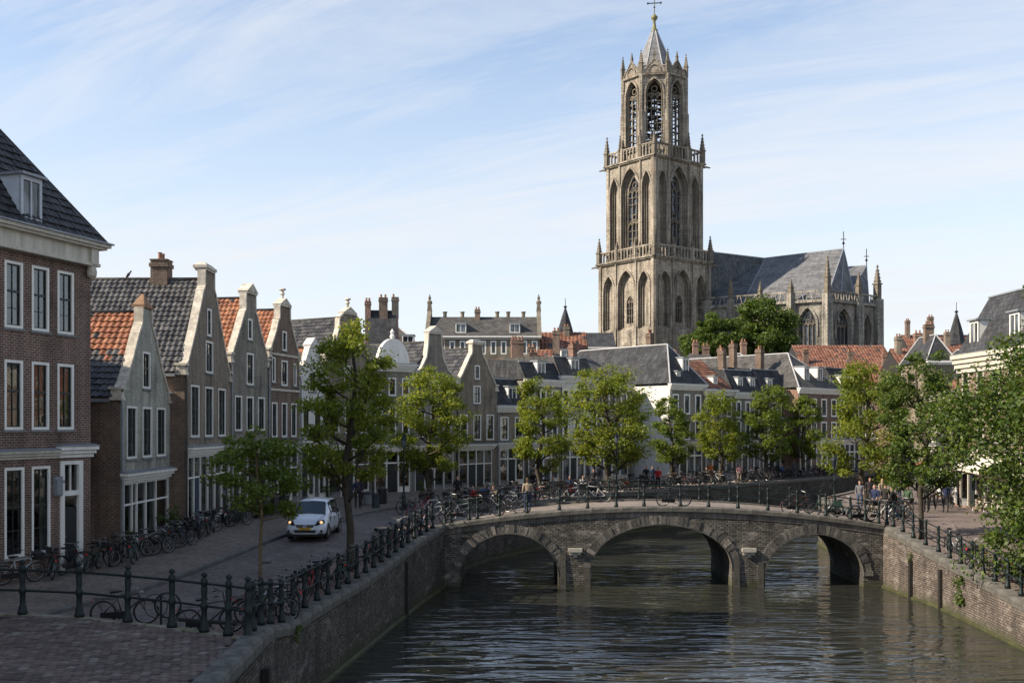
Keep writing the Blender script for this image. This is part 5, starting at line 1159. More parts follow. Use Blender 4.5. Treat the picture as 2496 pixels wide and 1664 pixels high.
def stage(name, s, z0, z1, niches, win, proj=0.5):
    """one square stage: niches [(u0, u1, v0, vs, v1)], the middle one holding a window"""
    mb = MB(); fr = MB(); gl = MB(); tr = MB()
    for Fc in FACES:
        T = lambda u, v, d, Fc=Fc: Fc(u, v, d, s)
        ops = [(a, b, c, e, 'pointed', d) for a, b, c, d, e in niches]
        panel(mb, [(z0, 0, 2 * s), (z1, 0, 2 * s)], ops, T, 1.3)
        for k, (a, b, c, d, e) in enumerate(niches):
            hood(fr, T, a, b, d, e, leg=d - c - 0.6, wd=0.42, pj=0.30)
            for g, q in ((0.32, 0.45), (0.62, 0.9)):      # stepped mouldings inside the niche
                hood(fr, lambda u, v, d_, q=q: T(u, v, d_ + q), a + g, b - g, d, e - g * 1.2, leg=d - c - 0.4, wd=0.14, pj=0.10)
            fr.prism([(a, c), (b, c), (b, c + 0.9), (a, c + 0.9)], lambda p: T(p[0], p[1], 0.0 if p[1] < c + 0.5 else 1.25), lambda p: T(p[0], p[1], 1.29))
            inner = MB(); T2 = lambda u, v, d_: T(u, v, d_ + 1.3)
            if k == 1 and win:
                w0, w1, wv0, wvs, wv1, nb, hb = win; A = arch_pts(a, b, d, e, 'pointed')
                panel(mb, [(c, a, b), (d, a, b)] + [(A[i][1], A[i][0], a + b - A[i][0]) for i in range(1, 6)], [(w0, w1, wv0, wv1, 'pointed', wvs)] , T2, 0.7)
                gl.poly([T2(w0, wv0, 0.6), T2(w1, wv0, 0.6), T2(w1, wv1, 0.6), T2(w0, wv1, 0.6)])
                bars(tr, T2, w0, w1, wv0, wvs, wv1, nb, 0.15, 0.5, 0.16, hb)
                if wv1 - wv0 > 10: bars(tr, T2, w0, w1, wv0, wv0 + (wv1 - wv0) * 0.36, wv0 + (wv1 - wv0) * 0.58, nb, 0.10, 0.52, 0.26)
            else:
                A = arch_pts(a, b, d, e, 'pointed'); mb.poly([T2(a, c, 0)] + [T2(*p, 0) for p in A] + [T2(b, c, 0)])
        # pilaster strips and string courses
        W_ = 2 * s
        us = [0.35] + [(niches[i][1] + niches[i + 1][0]) / 2 for i in range(len(niches) - 1)] + [W_ - 0.35]
        for i, u in enumerate(us):
            hw = 0.45 if i in (0, len(us) - 1) else 0.22
            fr.prism([(max(-0.2, u - hw), z0), (min(W_ + 0.2, u + hw), z0), (min(W_ + 0.2, u + hw), z1 - 0.02 * i), (max(-0.2, u - hw), z1 - 0.02 * i)], lambda p: T(p[0], p[1], -0.36 - 0.01 * i), lambda p: T(p[0], p[1], 0.1))
        for v, th, pj in ((z0 + 0.05, 0.5, 0.30), (niches[0][3] if len(niches) else z1, 0.22, 0.16), (z1 - 0.5, 0.32, 0.55), (z1 - 0.18, 0.34, 0.85)):
            fr.prism([(-pj, v), (W_ + pj, v), (W_ + pj, v + th), (-pj, v + th)], lambda p: T(p[0], p[1], -pj), lambda p: T(p[0], p[1], 0.0 if v > z1 - 1 else -0.03)) if v > z1 - 1 or v < z0 + 0.2 else None
    o = mb.build(name, M_stone, tw_); fr.build('mouldings', M_stone, o); 
    if gl.v: gl.build('window_glazing', M_leaded, o); tr.build('tracery', M_sdark, o)
    mb = MB(); mb.poly([(-s, -s, z1 - 0.02), (s, -s, z1 - 0.02), (s, s, z1 - 0.02), (-s, s, z1 - 0.02)]); mb.build('terrace', M_lead, o)
    return o
s1 = 10.15; W1 = 2 * s1
stage('lower_stage', s1, 0, 47.6, [(1.6, 5.6, 29.6, 40.2, 44.2), (7.2, 13.1, 29.6, 40.2, 45.0), (14.7, 18.7, 29.6, 40.2, 44.2)], (8.9, 11.4, 31.5, 36.6, 38.6, 3, (33.5, 35.4)))
s2 = 8.7; W2 = 2 * s2
stage('middle_stage', s2, 47.6, 73.4, [(1.2, 4.2, 48.6, 66.2, 69.8), (5.5, 11.9, 48.6, 66.0, 71.6), (13.2, 16.2, 48.6, 66.2, 69.8)], (6.55, 10.85, 49.6, 65.0, 69.6, 3, (51.6, 53.6, 55.6, 62.4, 64.2)))
# low entrance arches peeping over the roofs
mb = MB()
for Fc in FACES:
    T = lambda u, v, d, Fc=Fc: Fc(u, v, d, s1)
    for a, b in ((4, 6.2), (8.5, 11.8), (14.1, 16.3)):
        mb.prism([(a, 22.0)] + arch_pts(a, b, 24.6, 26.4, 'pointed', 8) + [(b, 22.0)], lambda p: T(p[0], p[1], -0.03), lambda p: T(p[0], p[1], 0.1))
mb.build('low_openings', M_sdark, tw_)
# balustrades with pinnacles
def pinnacle(parent, x, y, z, h, r, mat=None, rot=0.0):
    mb = MB(); mb.taper(0, 0, 0, h * 0.42, r, r, r, r); mb.taper(0, 0, h * 0.42, h * 0.46, r * 1.35, r * 1.35, r * 1.2, r * 1.2); mb.taper(0, 0, h * 0.46, h * 0.94, r * 0.85, r * 0.85, r * 0.10, r * 0.10)
    for i in range(4):
        z_ = h * (0.50 + 0.10 * i); q = r * (0.95 - 0.19 * i)
        for sx, sy in ((1, 1), (1, -1), (-1, 1), (-1, -1)): mb.taper(sx * q * 0.8, sy * q * 0.8, z_, z_ + h * 0.045, r * 0.22, r * 0.22, r * 0.08, r * 0.08)
    mb.taper(0, 0, h * 0.92, h * 0.955, r * 0.38, r * 0.38, r * 0.3, r * 0.3); mb.taper(0, 0, h * 0.955, h, r * 0.12, r * 0.12, r * 0.05, r * 0.05)
    return mb.build('pinnacle', mat or M_sdark, parent, (x, y, z), rot)
def balustrade(parent, s, z, h, posts, nb, mat, per=FACES):
    o = None; mb = MB()
    for Fc in per:
        T = lambda u, v, d, Fc=Fc: Fc(u, v, d, s); W_ = 2 * s
        for v0, v1, pj in ((z, z + 0.30, 0.22), (z + h - 0.32, z + h, 0.20)):
            mb.prism([(0.02, v0), (W_ - 0.02, v0), (W_ - 0.02, v1), (0.02, v1)], lambda p: T(p[0], p[1], -pj), lambda p: T(p[0], p[1], 0.32))
        for i in range(nb):
            u = W_ * (i + 0.5) / nb; mb.prism([(u - 0.15, z + 0.3), (u + 0.15, z + 0.3), (u + 0.15, z + h - 0.32), (u - 0.15, z + h - 0.32)], lambda p: T(p[0], p[1], -0.08), lambda p: T(p[0], p[1], 0.2))
            w_ = W_ / nb; mb.prism(arch_pts(u + 0.15, u + w_ - 0.15, z + h - 0.9, z + h - 0.4, 'pointed', 6) + [(u + w_ - 0.15, z + h - 0.3), (u + 0.15, z + h - 0.3)], lambda p: T(p[0], p[1], -0.06), lambda p: T(p[0], p[1], 0.18)) if i < nb - 1 else None
        for q in posts: u = W_ * q; mb.prism([(u - 0.42, z), (u + 0.42, z), (u + 0.42, z + h + 0.25), (u - 0.42, z + h + 0.25)], lambda p: T(p[0], p[1], -0.38), lambda p: T(p[0], p[1], 0.45))
    return mb.build('balustrade', mat, parent)
balustrade(tw_, s1 + 0.15, 47.65, 3.1, (1 / 3, 2 / 3), 18, M_stone)
balustrade(tw_, s2 + 0.15, 73.45, 3.4, (1 / 3, 2 / 3), 15, M_stone)
for s, z, h in ((s1 + 0.1, 47.6, 7.2), (s2 + 0.1, 73.4, 8.2)):
    for sx, sy in ((1, 1), (1, -1), (-1, 1), (-1, -1)): pinnacle(tw_, sx * s, sy * s, z, h if sx * sy < 0 else h * 0.75, 0.55)
    for k in (-1 / 3, 1 / 3):
        for sx, sy in ((k, -1), (k, 1), (1, k), (-1, k)): pinnacle(tw_, sx * s, sy * s, z + 2.6, h * 0.42, 0.36)
for sx, sy in ((1, -1), (-1, 1)):          # gargoyles at the silhouette corners
    for s, z in ((s1, 46.9), (s2, 72.6)):
        mb = MB(); d = Vector((sx, sy, 0)).normalized(); mb.tube([d * 0.2, d * 1.2 + Vector((0, 0, 0.1)), d * 2.2 + Vector((0, 0, -0.15))], [0.3, 0.24, 0.16], 6); mb.build('gargoyle', M_sdark, tw_, (sx * s, sy * s, z))
# octagonal lantern
LZ0, LZ1, AP = 73.4, 95.3, 8.05          # apothem
side = 2 * AP * math.tan(math.pi / 8)
mb = MB(); fr = MB(); tr = MB(); gb = MB()
for k in range(8):
    a = k * math.pi / 4 + math.pi / 4 * 0; nx_, ny_ = math.cos(a), math.sin(a); txx, tyy = -ny_, nx_
    T = lambda u, v, d: ((AP - d) * nx_ + (u - side / 2) * txx, (AP - d) * ny_ + (u - side / 2) * tyy, v)
    a0, a1, v0, vs, v1 = 1.2, side - 1.2, LZ0 + 3.6, 90.2, 93.9
    panel(mb, [(LZ0, 0, side), (LZ1, 0, side)], [(a0, a1, v0, v1, 'pointed', vs)], T, 1.5)
    panel(mb, [(LZ0, 0.5, side - 0.5), (LZ1, 0.5, side - 0.5)], [(a0, a1, v0, v1, 'pointed', vs)], lambda u, v, d: T(u, v, d + 1.5), 0.01)
    hood(fr, T, a0, a1, vs, v1, leg=vs - v0 - 0.5, wd=0.45, pj=0.35); hood(fr, lambda u, v, d: T(u, v, d + 0.6), a0 + 0.35, a1 - 0.35, vs, v1 - 0.4, leg=vs - v0, wd=0.16, pj=0.15)
    fr.prism([(a0 - 0.3, v0 - 1.3), (a1 + 0.3, v0 - 1.3), (a1 + 0.3, v0), (a0 - 0.3, v0)], lambda p: T(p[0], p[1], -0.6 if p[1] < v0 - 0.5 else 0.1), lambda p: T(p[0], p[1], 1.4))
    bars(tr, T, a0, a1, v0, vs - 1.2, v1, 3, 0.75, 1.15, 0.22, [v0 + 1.9 * q for q in range(1, 8)])
    fr.prism([(-0.1, LZ1 - 0.5), (side + 0.1, LZ1 - 0.5), (side + 0.1, LZ1 + 0.1), (-0.1, LZ1 + 0.1)], lambda p: T(p[0], p[1], -0.55), lambda p: T(p[0], p[1], 0.3))
    # gable over each face
    g = [(0.5, LZ1), (side - 0.5, LZ1), (side / 2, LZ1 + 3.7)]
    gb.prism(g, lambda p: T(p[0], p[1], -0.2), lambda p: T(p[0], p[1], 0.15)); hood(fr, lambda u, v, d: T(u, v, d - 0.25), 1.9, side - 1.9, LZ1 + 0.5, LZ1 + 2.1, wd=0.2, pj=0.15)
    for p, q in (((0.2, LZ1 + 0.1), (side / 2, LZ1 + 3.9)), ((side - 0.2, LZ1 + 0.1), (side / 2, LZ1 + 3.9))): fr.tube([T(*p, -0.15), T(*q, -0.15)], 0.26, 5)
    # corner buttress
    ca = a + math.pi / 8; cr = AP / math.cos(math.pi / 8)
    for zz0, zz1, rr in ((LZ0, 86, 0.85), (86, LZ1 + 0.3, 0.62)): fr.lathe([(rr, zz0), (rr, zz1 - 0.5), (rr * 0.75, zz1)], 6, (cr * math.cos(ca), cr * math.sin(ca), 0))
    pinnacle(tw_, (cr + 0.1) * math.cos(ca), (cr + 0.1) * math.sin(ca), LZ1, 6.2, 0.44, rot=ca)
    pinnacle(tw_, (AP + 0.1) * nx_, (AP + 0.1) * ny_, LZ1 + 3.3, 3.0, 0.26, rot=a)
    pinnacle(tw_, (cr + 0.9) * math.cos(ca), (cr + 0.9) * math.sin(ca), LZ0 + 0.2, 7.4, 0.42, rot=ca)
o = mb.build('lantern', M_stone, tw_); fr.build('mouldings', M_stone, o); tr.build('tracery', M_sdark, o); gb.build('face_gables', M_stone, o)
bal8 = MB()
for k in range(8):
    a = k * math.pi / 4; T = lambda u, v, d: ((AP + 0.1 - d) * math.cos(a) - (u - side / 2) * math.sin(a), (AP + 0.1 - d) * math.sin(a) + (u - side / 2) * math.cos(a), v)
    bal8.prism([(0, LZ1 + 1.7), (side, LZ1 + 1.7), (side, LZ1 + 2.0), (0, LZ1 + 2.0)], lambda p: T(p[0], p[1], -0.1), lambda p: T(p[0], p[1], 0.2))
    for i in range(6): u = side * (i + 0.5) / 6; bal8.prism([(u - 0.12, LZ1), (u + 0.12, LZ1), (u + 0.12, LZ1 + 1.7), (u - 0.12, LZ1 + 1.7)], lambda p: T(p[0], p[1], 0), lambda p: T(p[0], p[1], 0.15))
bal8.build('parapet', M_stone, tw_)
M_bell = plain('bell_bronze', (0.05, 0.055, 0.05), 0.5, 0.3, 2.0, metal=0.5)
mb = MB()  # black beams added inside the lantern to darken its openings against the sky
for z in (81.2, 85.6, 89.8):
    mb.tube([(-6, 0, z), (6, 0, z)], 0.22, 5); mb.tube([(0, -6, z + 0.1), (0, 6, z + 0.1)], 0.22, 5)
    for q in (-2.4, 2.4):
        mb.tube([(-5.5, q, z + 1.2), (5.5, q, z + 1.2)], 0.2, 5); mb.tube([(q, -5.5, z + 1.4), (q, 5.5, z + 1.4)], 0.2, 5)
for qx_, qy_ in ((2.4, 2.4), (-2.4, 2.4), (2.4, -2.4), (-2.4, -2.4), (0, 0), (3.4, 0), (-3.4, 0), (0, 3.4), (0, -3.4)): mb.tube([(qx_, qy_, 76), (qx_, qy_, 92.5)], 0.24, 5)
mb.build('darkening_frame', M_black, tw_)
for i, (r_, z, s) in enumerate([(2.9, 79.0, 1.35), (2.4, 83.4, 1.1), (2.7, 87.4, 1.0)]):
    for k in range(5):
        a = k * math.pi / 2.5 + i * 0.5; b_ = MB(); b_.lathe([(0.95 * s, 0), (0.85 * s, 0.25 * s), (0.6 * s, 0.8 * s), (0.5 * s, 1.35 * s), (0.15 * s, 1.55 * s), (0.1 * s, 2.0 * s)], 10, (r_ * math.cos(a), r_ * math.sin(a), z)); b_.build('bell', M_bell, tw_, smooth=True)
mb = MB(); mb.poly([(cr * math.cos(k * math.pi / 4 + math.pi / 8), cr * math.sin(k * math.pi / 4 + math.pi / 8), LZ1) for k in range(8)]); mb.build('lantern_ceiling', M_sdark, tw_)
# pointed roof
mb = MB(); prof = [(6.9, LZ1 + 0.3), (6.3, LZ1 + 1.4), (5.0, 99.0), (2.9, 103.8), (0.7, 109.0)]
mb.lathe(prof, 8, rot=math.pi / 8); sp_ = mb.build('spire', slatemat('spire_lead', (0.165, 0.165, 0.17), streaks=0.35, rh=1.2, bw=0.8), tw_)
rb_ = MB()
for k in range(8):
    a = k * math.pi / 4 + math.pi / 8; rb_.tube([(r_ * math.cos(a), r_ * math.sin(a), z) for r_, z in prof], 0.16, 5)
rb_.build('spire_ribs', plain('pale_lead', (0.42, 0.42, 0.42), 0.6, 0.2), sp_)
mb = MB(); mb.lathe([(0.8, 108.5), (0.95, 109.2), (0.55, 109.5), (0.30, 111.5), (0.75, 112.1), (0.95, 112.6), (0.6, 113.0), (0.15, 113.4)], 10); mb.build('finial', plain('gilded_green', (0.20, 0.19, 0.075), 0.5, 0.4, 2.0), tw_, smooth=True)
mb = MB(); mb.tube([(0, 0, 113), (0, 0, 118.8)], 0.16, 6); c_, s_ = math.cos(R(-45)), math.sin(R(-45))
mb.tube([(-1.7 * c_, -1.7 * s_, 116.3), (1.7 * c_, 1.7 * s_, 116.3)], 0.14, 6)
for p in ((-1.7 * c_, -1.7 * s_, 116.3), (1.7 * c_, 1.7 * s_, 116.3), (0, 0, 118.8), (0, 0, 115.2)): mb.lathe([(0.05, -0.35), (0.3, 0), (0.05, 0.35)], 6, p)
mb.build('cross', M_black, tw_)

# ================================================================== the church
CX, CY = (2018 - 1248) * 262 / F, 262.0       # nearest corner of the choir
ch = thing('gothic_church', 'grey gothic church with steep slate roofs and tall traceried windows beside the tower', 'church', (CX, CY, 3.0), 0.0)
def sub(dx, dy): return Vector((dx, dy, 0)).normalized()
dl = sub(-0.86, 0.51); dr = sub(0.80, 0.60)       # left wall runs back to the tower, right wall runs back to the right
WALLH = 36.0
def cwall(P0, d, L, inward, wins, name):
    T = lambda u, v, dd: tuple(Vector(P0) + d * u + inward * dd + Vector((0, 0, v)))
    mb = MB(); fr = MB(); gl = MB(); tr = MB()
    panel(mb, [(0, 0, L), (WALLH, 0, L)], [(a, b, v0, v1, 'pointed', vs) for a, b, v0, vs, v1 in wins], T, 1.4)
    for a, b, v0, vs, v1 in wins:
        hood(fr, T, a, b, vs, v1, leg=3.0, wd=0.45, pj=0.3); hood(fr, lambda u, v, d_: T(u, v, d_ + 0.6), a + 0.3, b - 0.3, vs, v1 - 0.4, leg=vs - v0, wd=0.18, pj=0.15)
        gl.poly([T(a, v0, 1.2), T(b, v0, 1.2), T(b, v1, 1.2), T(a, v1, 1.2)]); bars(tr, T, a, b, v0, vs - 0.4, v1, 4, 0.7, 1.15, 0.17, (v0 + 3, v0 + 6))
    for v, th, pj in ((WALLH - 0.5, 0.5, 0.7), (WALLH - 10.5, 0.35, 0.3)):
        if v > WALLH - 1: fr.prism([(-0.4, v), (L + 0.4, v), (L + 0.4, v + th), (-0.4, v + th)], lambda p: T(p[0], p[1], -pj), lambda p: T(p[0], p[1], 0.3))
    # pierced parapet
    for v0, v1 in ((WALLH, WALLH + 0.3), (WALLH + 2.1, WALLH + 2.45)): fr.prism([(0, v0), (L, v0), (L, v1), (0, v1)], lambda p: T(p[0], p[1], -0.45), lambda p: T(p[0], p[1], 0.0))
    n = int(L / 1.1)
    for i in range(n):
        u = L * (i + 0.5) / n; fr.prism([(u - 0.32, WALLH + 0.3), (u - 0.1, WALLH + 0.3), (u + 0.32, WALLH + 2.1), (u + 0.1, WALLH + 2.1)] if i % 2 else [(u + 0.1, WALLH + 0.3), (u + 0.32, WALLH + 0.3), (u - 0.1, WALLH + 2.1), (u - 0.32, WALLH + 2.1)], lambda p: T(p[0], p[1], -0.35), lambda p: T(p[0], p[1], -0.1))
    o = mb.build(name, M_stone2, ch); fr.build('mouldings', M_stone2, o); gl.build('window_glazing', M_leaded, o); tr.build('tracery', M_sdark, o)
    return T
inl = Vector((0.51, 0.86, 0)); inr = Vector((-0.60, 0.80, 0))
LL, LR = 37.0, 20.0
Wl = [(2.8, 7.2, 18.0, 30.2, 34.3), (11.0, 15.0, 18.0, 30.2, 34.1), (18.6, 22.2, 19, 30, 33.8), (27.0, 29.8, 19, 31, 34.0), (32.2, 35.6, 19, 31, 34.2)]
# windows of the left wall are measured from the near corner
TL = cwall((0, 0, 0), dl, LL, inl, Wl, 'left_wall')
TR = cwall((0, 0, 0), dr, LR, inr, [(3.0, 9.2, 18.0, 29.6, 34.2), (14.2, 17.4, 18.0, 29.8, 33.2)], 'right_wall')
mb = MB(); e = Vector(TR(LR, 0, 0)); e2 = e + Vector((0.2, 1, 0)).normalized() * 14; mb.poly([tuple(e), tuple(e2), tuple(e2 + Vector((0, 0, WALLH))), tuple(e + Vector((0, 0, WALLH)))]); mb.build('end_wall', M_stone2, ch)
def buttress(P, z1, r=0.9, pin=6.0):
    mb = MB(); mb.taper(0, 0, 0, z1 * 0.55, r * 1.35, r * 1.35, r * 1.3, r * 1.3); mb.taper(0, 0, z1 * 0.55, z1 * 0.59, r * 1.3, r * 1.3, r, r); mb.taper(0, 0, z1 * 0.59, z1 + 1.5, r, r, r * 0.95, r * 0.95)
    o = mb.build('buttress', M_stone2, ch, P, 0.5)
    pinnacle(o, 0, 0, z1 + 1.5, pin, r * 0.62)
buttress(TL(0.0, 0, -0.4), WALLH, 0.95, 9.5); buttress(TL(9.0, 0, -0.5), WALLH + 0.5, 0.8, 3.6); buttress(TL(16.8, 0, -0.5), WALLH, 0.7, 4.2); buttress(TL(24.6, 0, -0.5), WALLH, 0.75, 6.2); buttress(TL(31.0, 0, -0.6), WALLH, 0.95, 5.4)
buttress(TR(11.8, 0, -0.5), WALLH, 0.95, 6.5); buttress(TR(LR, 0, -0.3), WALLH, 1.15, 9.0)
# roofs: choir with hipped end towards the viewer, nave behind it running to the tower, small chapel roof at the right
def rp3(name, pts_faces, mat=M_slatech):
    V, Fs = pts_faces; mb = MB(); mb.add(V, Fs); return mb.build(name, mat, ch)
def W3(px_, py_, Y): return ((px_ - 1248) * Y / F - CX, Y - CY, HC + (1040 - py_) * Y / F - 3.0)
ez = WALLH + 0.4
nearL, nearR = Vector(TL(0.6, ez, 1.2)), Vector(TR(13.0, ez, 1.2)); farL = Vector(TL(22.0, ez, 1.2))
rk0 = Vector(W3(2056, 606, 274)); rk1 = Vector(W3(1866, 629, 287))
mid = Vector(TR(6.6, ez, 1.0))
back = nearR + dl * 22
rc = rp3('choir_roof', ([tuple(farL), tuple(nearL), tuple(rk0), tuple(rk1), tuple(nearR), tuple(back)], [(0, 1, 2, 3), (1, 4, 2), (4, 5, 3, 2)]))
l = MB()
for p, q in ((nearL, rk0), (nearR, rk0), (rk0, rk1), (farL, rk1), (mid, rk0)): l.tube([tuple(p), tuple(q)], 0.16, 5)
l.build('roof_flashing', M_lead, rc)
# nave: ridge from choir back to the tower, lower
n0, n1 = rk1 + Vector((0, 0, -0.1)), Vector(W3(1715, 612, 283)); e0 = farL + Vector((0, 0, 0)); e1 = Vector(TL(36.5, ez, 1.2))
rn = rp3('nave_roof', ([tuple(e1), tuple(e0), tuple(n0), tuple(n1), tuple(n1 + inl * 14 + Vector((0, 0, -14))), tuple(n0 + inl * 14 + Vector((0, 0, -14)))], [(0, 1, 2, 3), (3, 2, 5, 4)]), slatemat('nave_slate', (0.088, 0.096, 0.106), rh=0.5, bw=0.45, streaks=0.3))
l = MB(); l.tube([tuple(n0), tuple(n1)], 0.18, 5); l.build('roof_flashing', M_lead, rn)
# chapel roof at the right
q0, q1, q2 = Vector(TR(9.6, ez, 2.0)), Vector(TR(18.6, ez, 1.2)), Vector(TR(14.6, ez, 9)); ap = Vector(W3(2112, 647, 282)); ap2 = ap + dl * 11
rc2 = rp3('chapel_roof', ([tuple(q0), tuple(q1), tuple(ap), tuple(ap2), tuple(q1 + inr * 12)], [(0, 1, 2), (0, 2, 3), (1, 4, 2)]))
l = MB()
for p, q in ((q0, ap), (q1, ap), (ap, ap2)): l.tube([tuple(p), tuple(q)], 0.14, 5)
l.build('roof_flashing', M_lead, rc2)
for p in (rk0, ap):
    mb = MB(); mb.tube([(0, 0, -0.2), (0, 0, 4.4)], 0.12, 5); mb.tube([(-0.7, 0, 2.4), (0.7, 0, 2.4)], 0.10, 5); mb.lathe([(0.1, 1.0), (0.4, 1.4), (0.1, 1.8)], 8); mb.build('roof_cross', M_black, ch, tuple(p))
mb = MB(); P = [TL(0, ez - 0.3, 0.2), TL(LL, ez - 0.3, 0.2), tuple(Vector(TL(LL, ez - 0.3, 0)) + inl * 20), tuple(e2 + Vector((0, 0, ez - 0.3))), TR(LR, ez - 0.3, 0.2)]; mb.poly(P); mb.build('gutter_walk', M_lead, ch)
# ================================================================== trees
def leaves(rg, C, Rr, n, size, flat=0.62):
    """n leaf faces in ellipsoids: C (k,3) centres, Rr (k,) radii"""
    k = rg.integers(0, len(C), n); d = rg.normal(size=(n, 3)); d /= np.linalg.norm(d, axis=1)[:, None]
    rad = rg.random(n) ** 0.45; p = C[k] + d * (rad * Rr[k])[:, None] * np.array([1, 1, flat])
    nrm = d * 0.55 + rg.normal(size=(n, 3)) * 0.55 + np.array([0, 0, 0.55]); nrm /= np.linalg.norm(nrm, axis=1)[:, None]
    a = np.cross(nrm, rg.normal(size=(n, 3))); a /= np.linalg.norm(a, axis=1)[:, None]; b = np.cross(nrm, a)
    s = (size * (0.65 + 0.7 * rg.random(n)))[:, None]
    v = np.stack([p - a * s * 0.55, p + b * s * 0.36 + nrm * s * 0.10, p + a * s * 0.6 - nrm * s * 0.08, p - b * s * 0.36 + nrm * s * 0.10], axis=1)
    return v.reshape(-1, 3)
def leaf_mesh(name, V, mat):
    n = len(V) // 4; me = bpy.data.meshes.new(name)
    me.vertices.add(len(V)); me.vertices.foreach_set('co', V.astype(np.float32).ravel())
    me.loops.add(n * 4); me.loops.foreach_set('vertex_index', np.arange(n * 4, dtype=np.int32))
    me.polygons.add(n); me.polygons.foreach_set('loop_start', np.arange(0, n * 4, 4, dtype=np.int32)); me.polygons.foreach_set('loop_total', np.full(n, 4, dtype=np.int32))
    me.materials.append(mat); me.update(calc_edges=True); me.validate(); return me
def tree(label, base, rx, zb, zt, tr, nleaf, size, mat, seed, bark=None, limbs=11, clump=0.20, fill=0.6, lean=(0, 0), cat='tree', group=None, egg=0.36, subs=3, trunk_top=0.86):
    """base point, crown radius rx, crown bottom/top zb/zt (world heights), trunk radius tr"""
    nleaf = int(nleaf * 1.3); size *= 0.80
    r = random.Random(seed); rg = np.random.default_rng(seed); x0, y0, z0 = base
    t_ = thing('street_tree', label, cat, base, 0, group); bark = bark or M_bark
    zb -= z0; zt -= z0; H = zt - zb; mb = MB(); C, Rr = [], []
    def rad(z):          # crown outline: egg-shaped, widest at fraction egg of its height
        t = (z - zb) / H
        if t <= 0 or t >= 1: return 0.05
        q = (t / egg) if t < egg else (1 - (t - egg) / (1 - egg))
        return rx * math.sqrt(max(0.0, 1 - (1 - q) ** 2.0)) 
    def axis(z):
        t = max(0.0, (z - zb) / H); return (lean[0] * t + 0.10 * rx * math.sin(z * 0.9 + seed), lean[1] * t + 0.08 * rx * math.cos(z * 1.1 + seed))
    def off0(z): s_ = min(1, z / max(zb, 0.1)); a = axis(z); return (a[0] * s_ ** 2, a[1] * s_ ** 2)
    zs_ = [0, zb * 0.08, zb * 0.5, zb] + [zb + H * trunk_top * i / 5 for i in range(1, 6)]
    L = [(off0(z)[0] * (z > zb * 0.6), off0(z)[1] * (z > zb * 0.6), z) for z in zs_]
    mb.tube(L, [tr * 1.35, tr * 1.05, tr * 0.95, tr * 0.88] + [tr * 0.8 * (1 - i / 6) + 0.012 for i in range(5)], 8)
    def limb(P0, P1, r0, lev):
        P0, P1 = Vector(P0), Vector(P1); d = P1 - P0; m1 = P0 + d * 0.35 + Vector((r.gauss(0, 0.06), r.gauss(0, 0.06), -0.05)) * d.length + Vector((0, 0, 0.0)); m2 = P0 + d * 0.72 + Vector((r.gauss(0, 0.05), r.gauss(0, 0.05), 0.02)) * d.length
        mb.tube([P0, m1, m2, P1], [r0, r0 * 0.75, r0 * 0.5, r0 * 0.22], 5)
        return (P0, m1, m2, P1)
    cl = rx * clump * 2.1
    for i in range(limbs):
        f = (i + 0.4) / limbs; zs0 = zb - 0.10 * H + H * 0.80 * f ** 1.05; a = i * 2.399 + r.uniform(-0.35, 0.35)
        ax_ = off0(max(zs0, 0.2)); ze = min(zt - 0.1, zs0 + H * r.uniform(0.10, 0.24)); rr = rad(min(max(ze, zb + 0.08 * H), zt - 0.12 * H)) * r.uniform(0.62, 1.10)
        S = (ax_[0], ax_[1], zs0); ea = axis(ze); E = (ea[0] + rr * math.cos(a), ea[1] + rr * math.sin(a), ze)
        P = limb(S, E, tr * (0.52 - 0.28 * f), 1)
        C.append(P[3]); Rr.append(cl * r.uniform(0.7, 1.05)); C.append(P[2] + Vector((0, 0, 0.2 * cl))); Rr.append(cl * r.uniform(0.55, 0.9))
        for k in range(subs):
            q = P[1 + (k % 2)] ; b = a + r.uniform(-1.0, 1.0); z2 = min(zt - 0.05, q.z + H * r.uniform(0.02, 0.2)); r2 = rad(min(max(z2, zb + 0.1 * H), zt - 0.1 * H)) * r.uniform(0.55, 0.97); e2_ = axis(z2)
            E2 = (e2_[0] + r2 * math.cos(b), e2_[1] + r2 * math.sin(b), z2); P2 = limb(q, E2, tr * 0.2, 2)
            C.append(P2[3]); Rr.append(cl * r.uniform(0.5, 0.95))
            if k == 0: C.append(P2[2]); Rr.append(cl * 0.6)
    C.append(Vector((*axis(zt - 0.35 * cl), zt - 0.35 * cl))); Rr.append(cl * 0.7)
    nf = int(len(C) * fill * 0.6)
    for i in range(nf):
        z = zb + H * r.uniform(0.04, 0.95); a = r.uniform(0, 6.283); q = rad(z) * r.uniform(0.45, 0.96); aa = axis(z); C.append(Vector((aa[0] + q * math.cos(a), aa[1] + q * math.sin(a), z))); Rr.append(cl * r.uniform(0.35, 0.8))
    mb.build('trunk', bark, t_, smooth=True)
    V = leaves(rg, np.array([tuple(c) for c in C]), np.array(Rr), nleaf, size)
    link('crown', leaf_mesh('crown', V, mat), t_)
    return t_
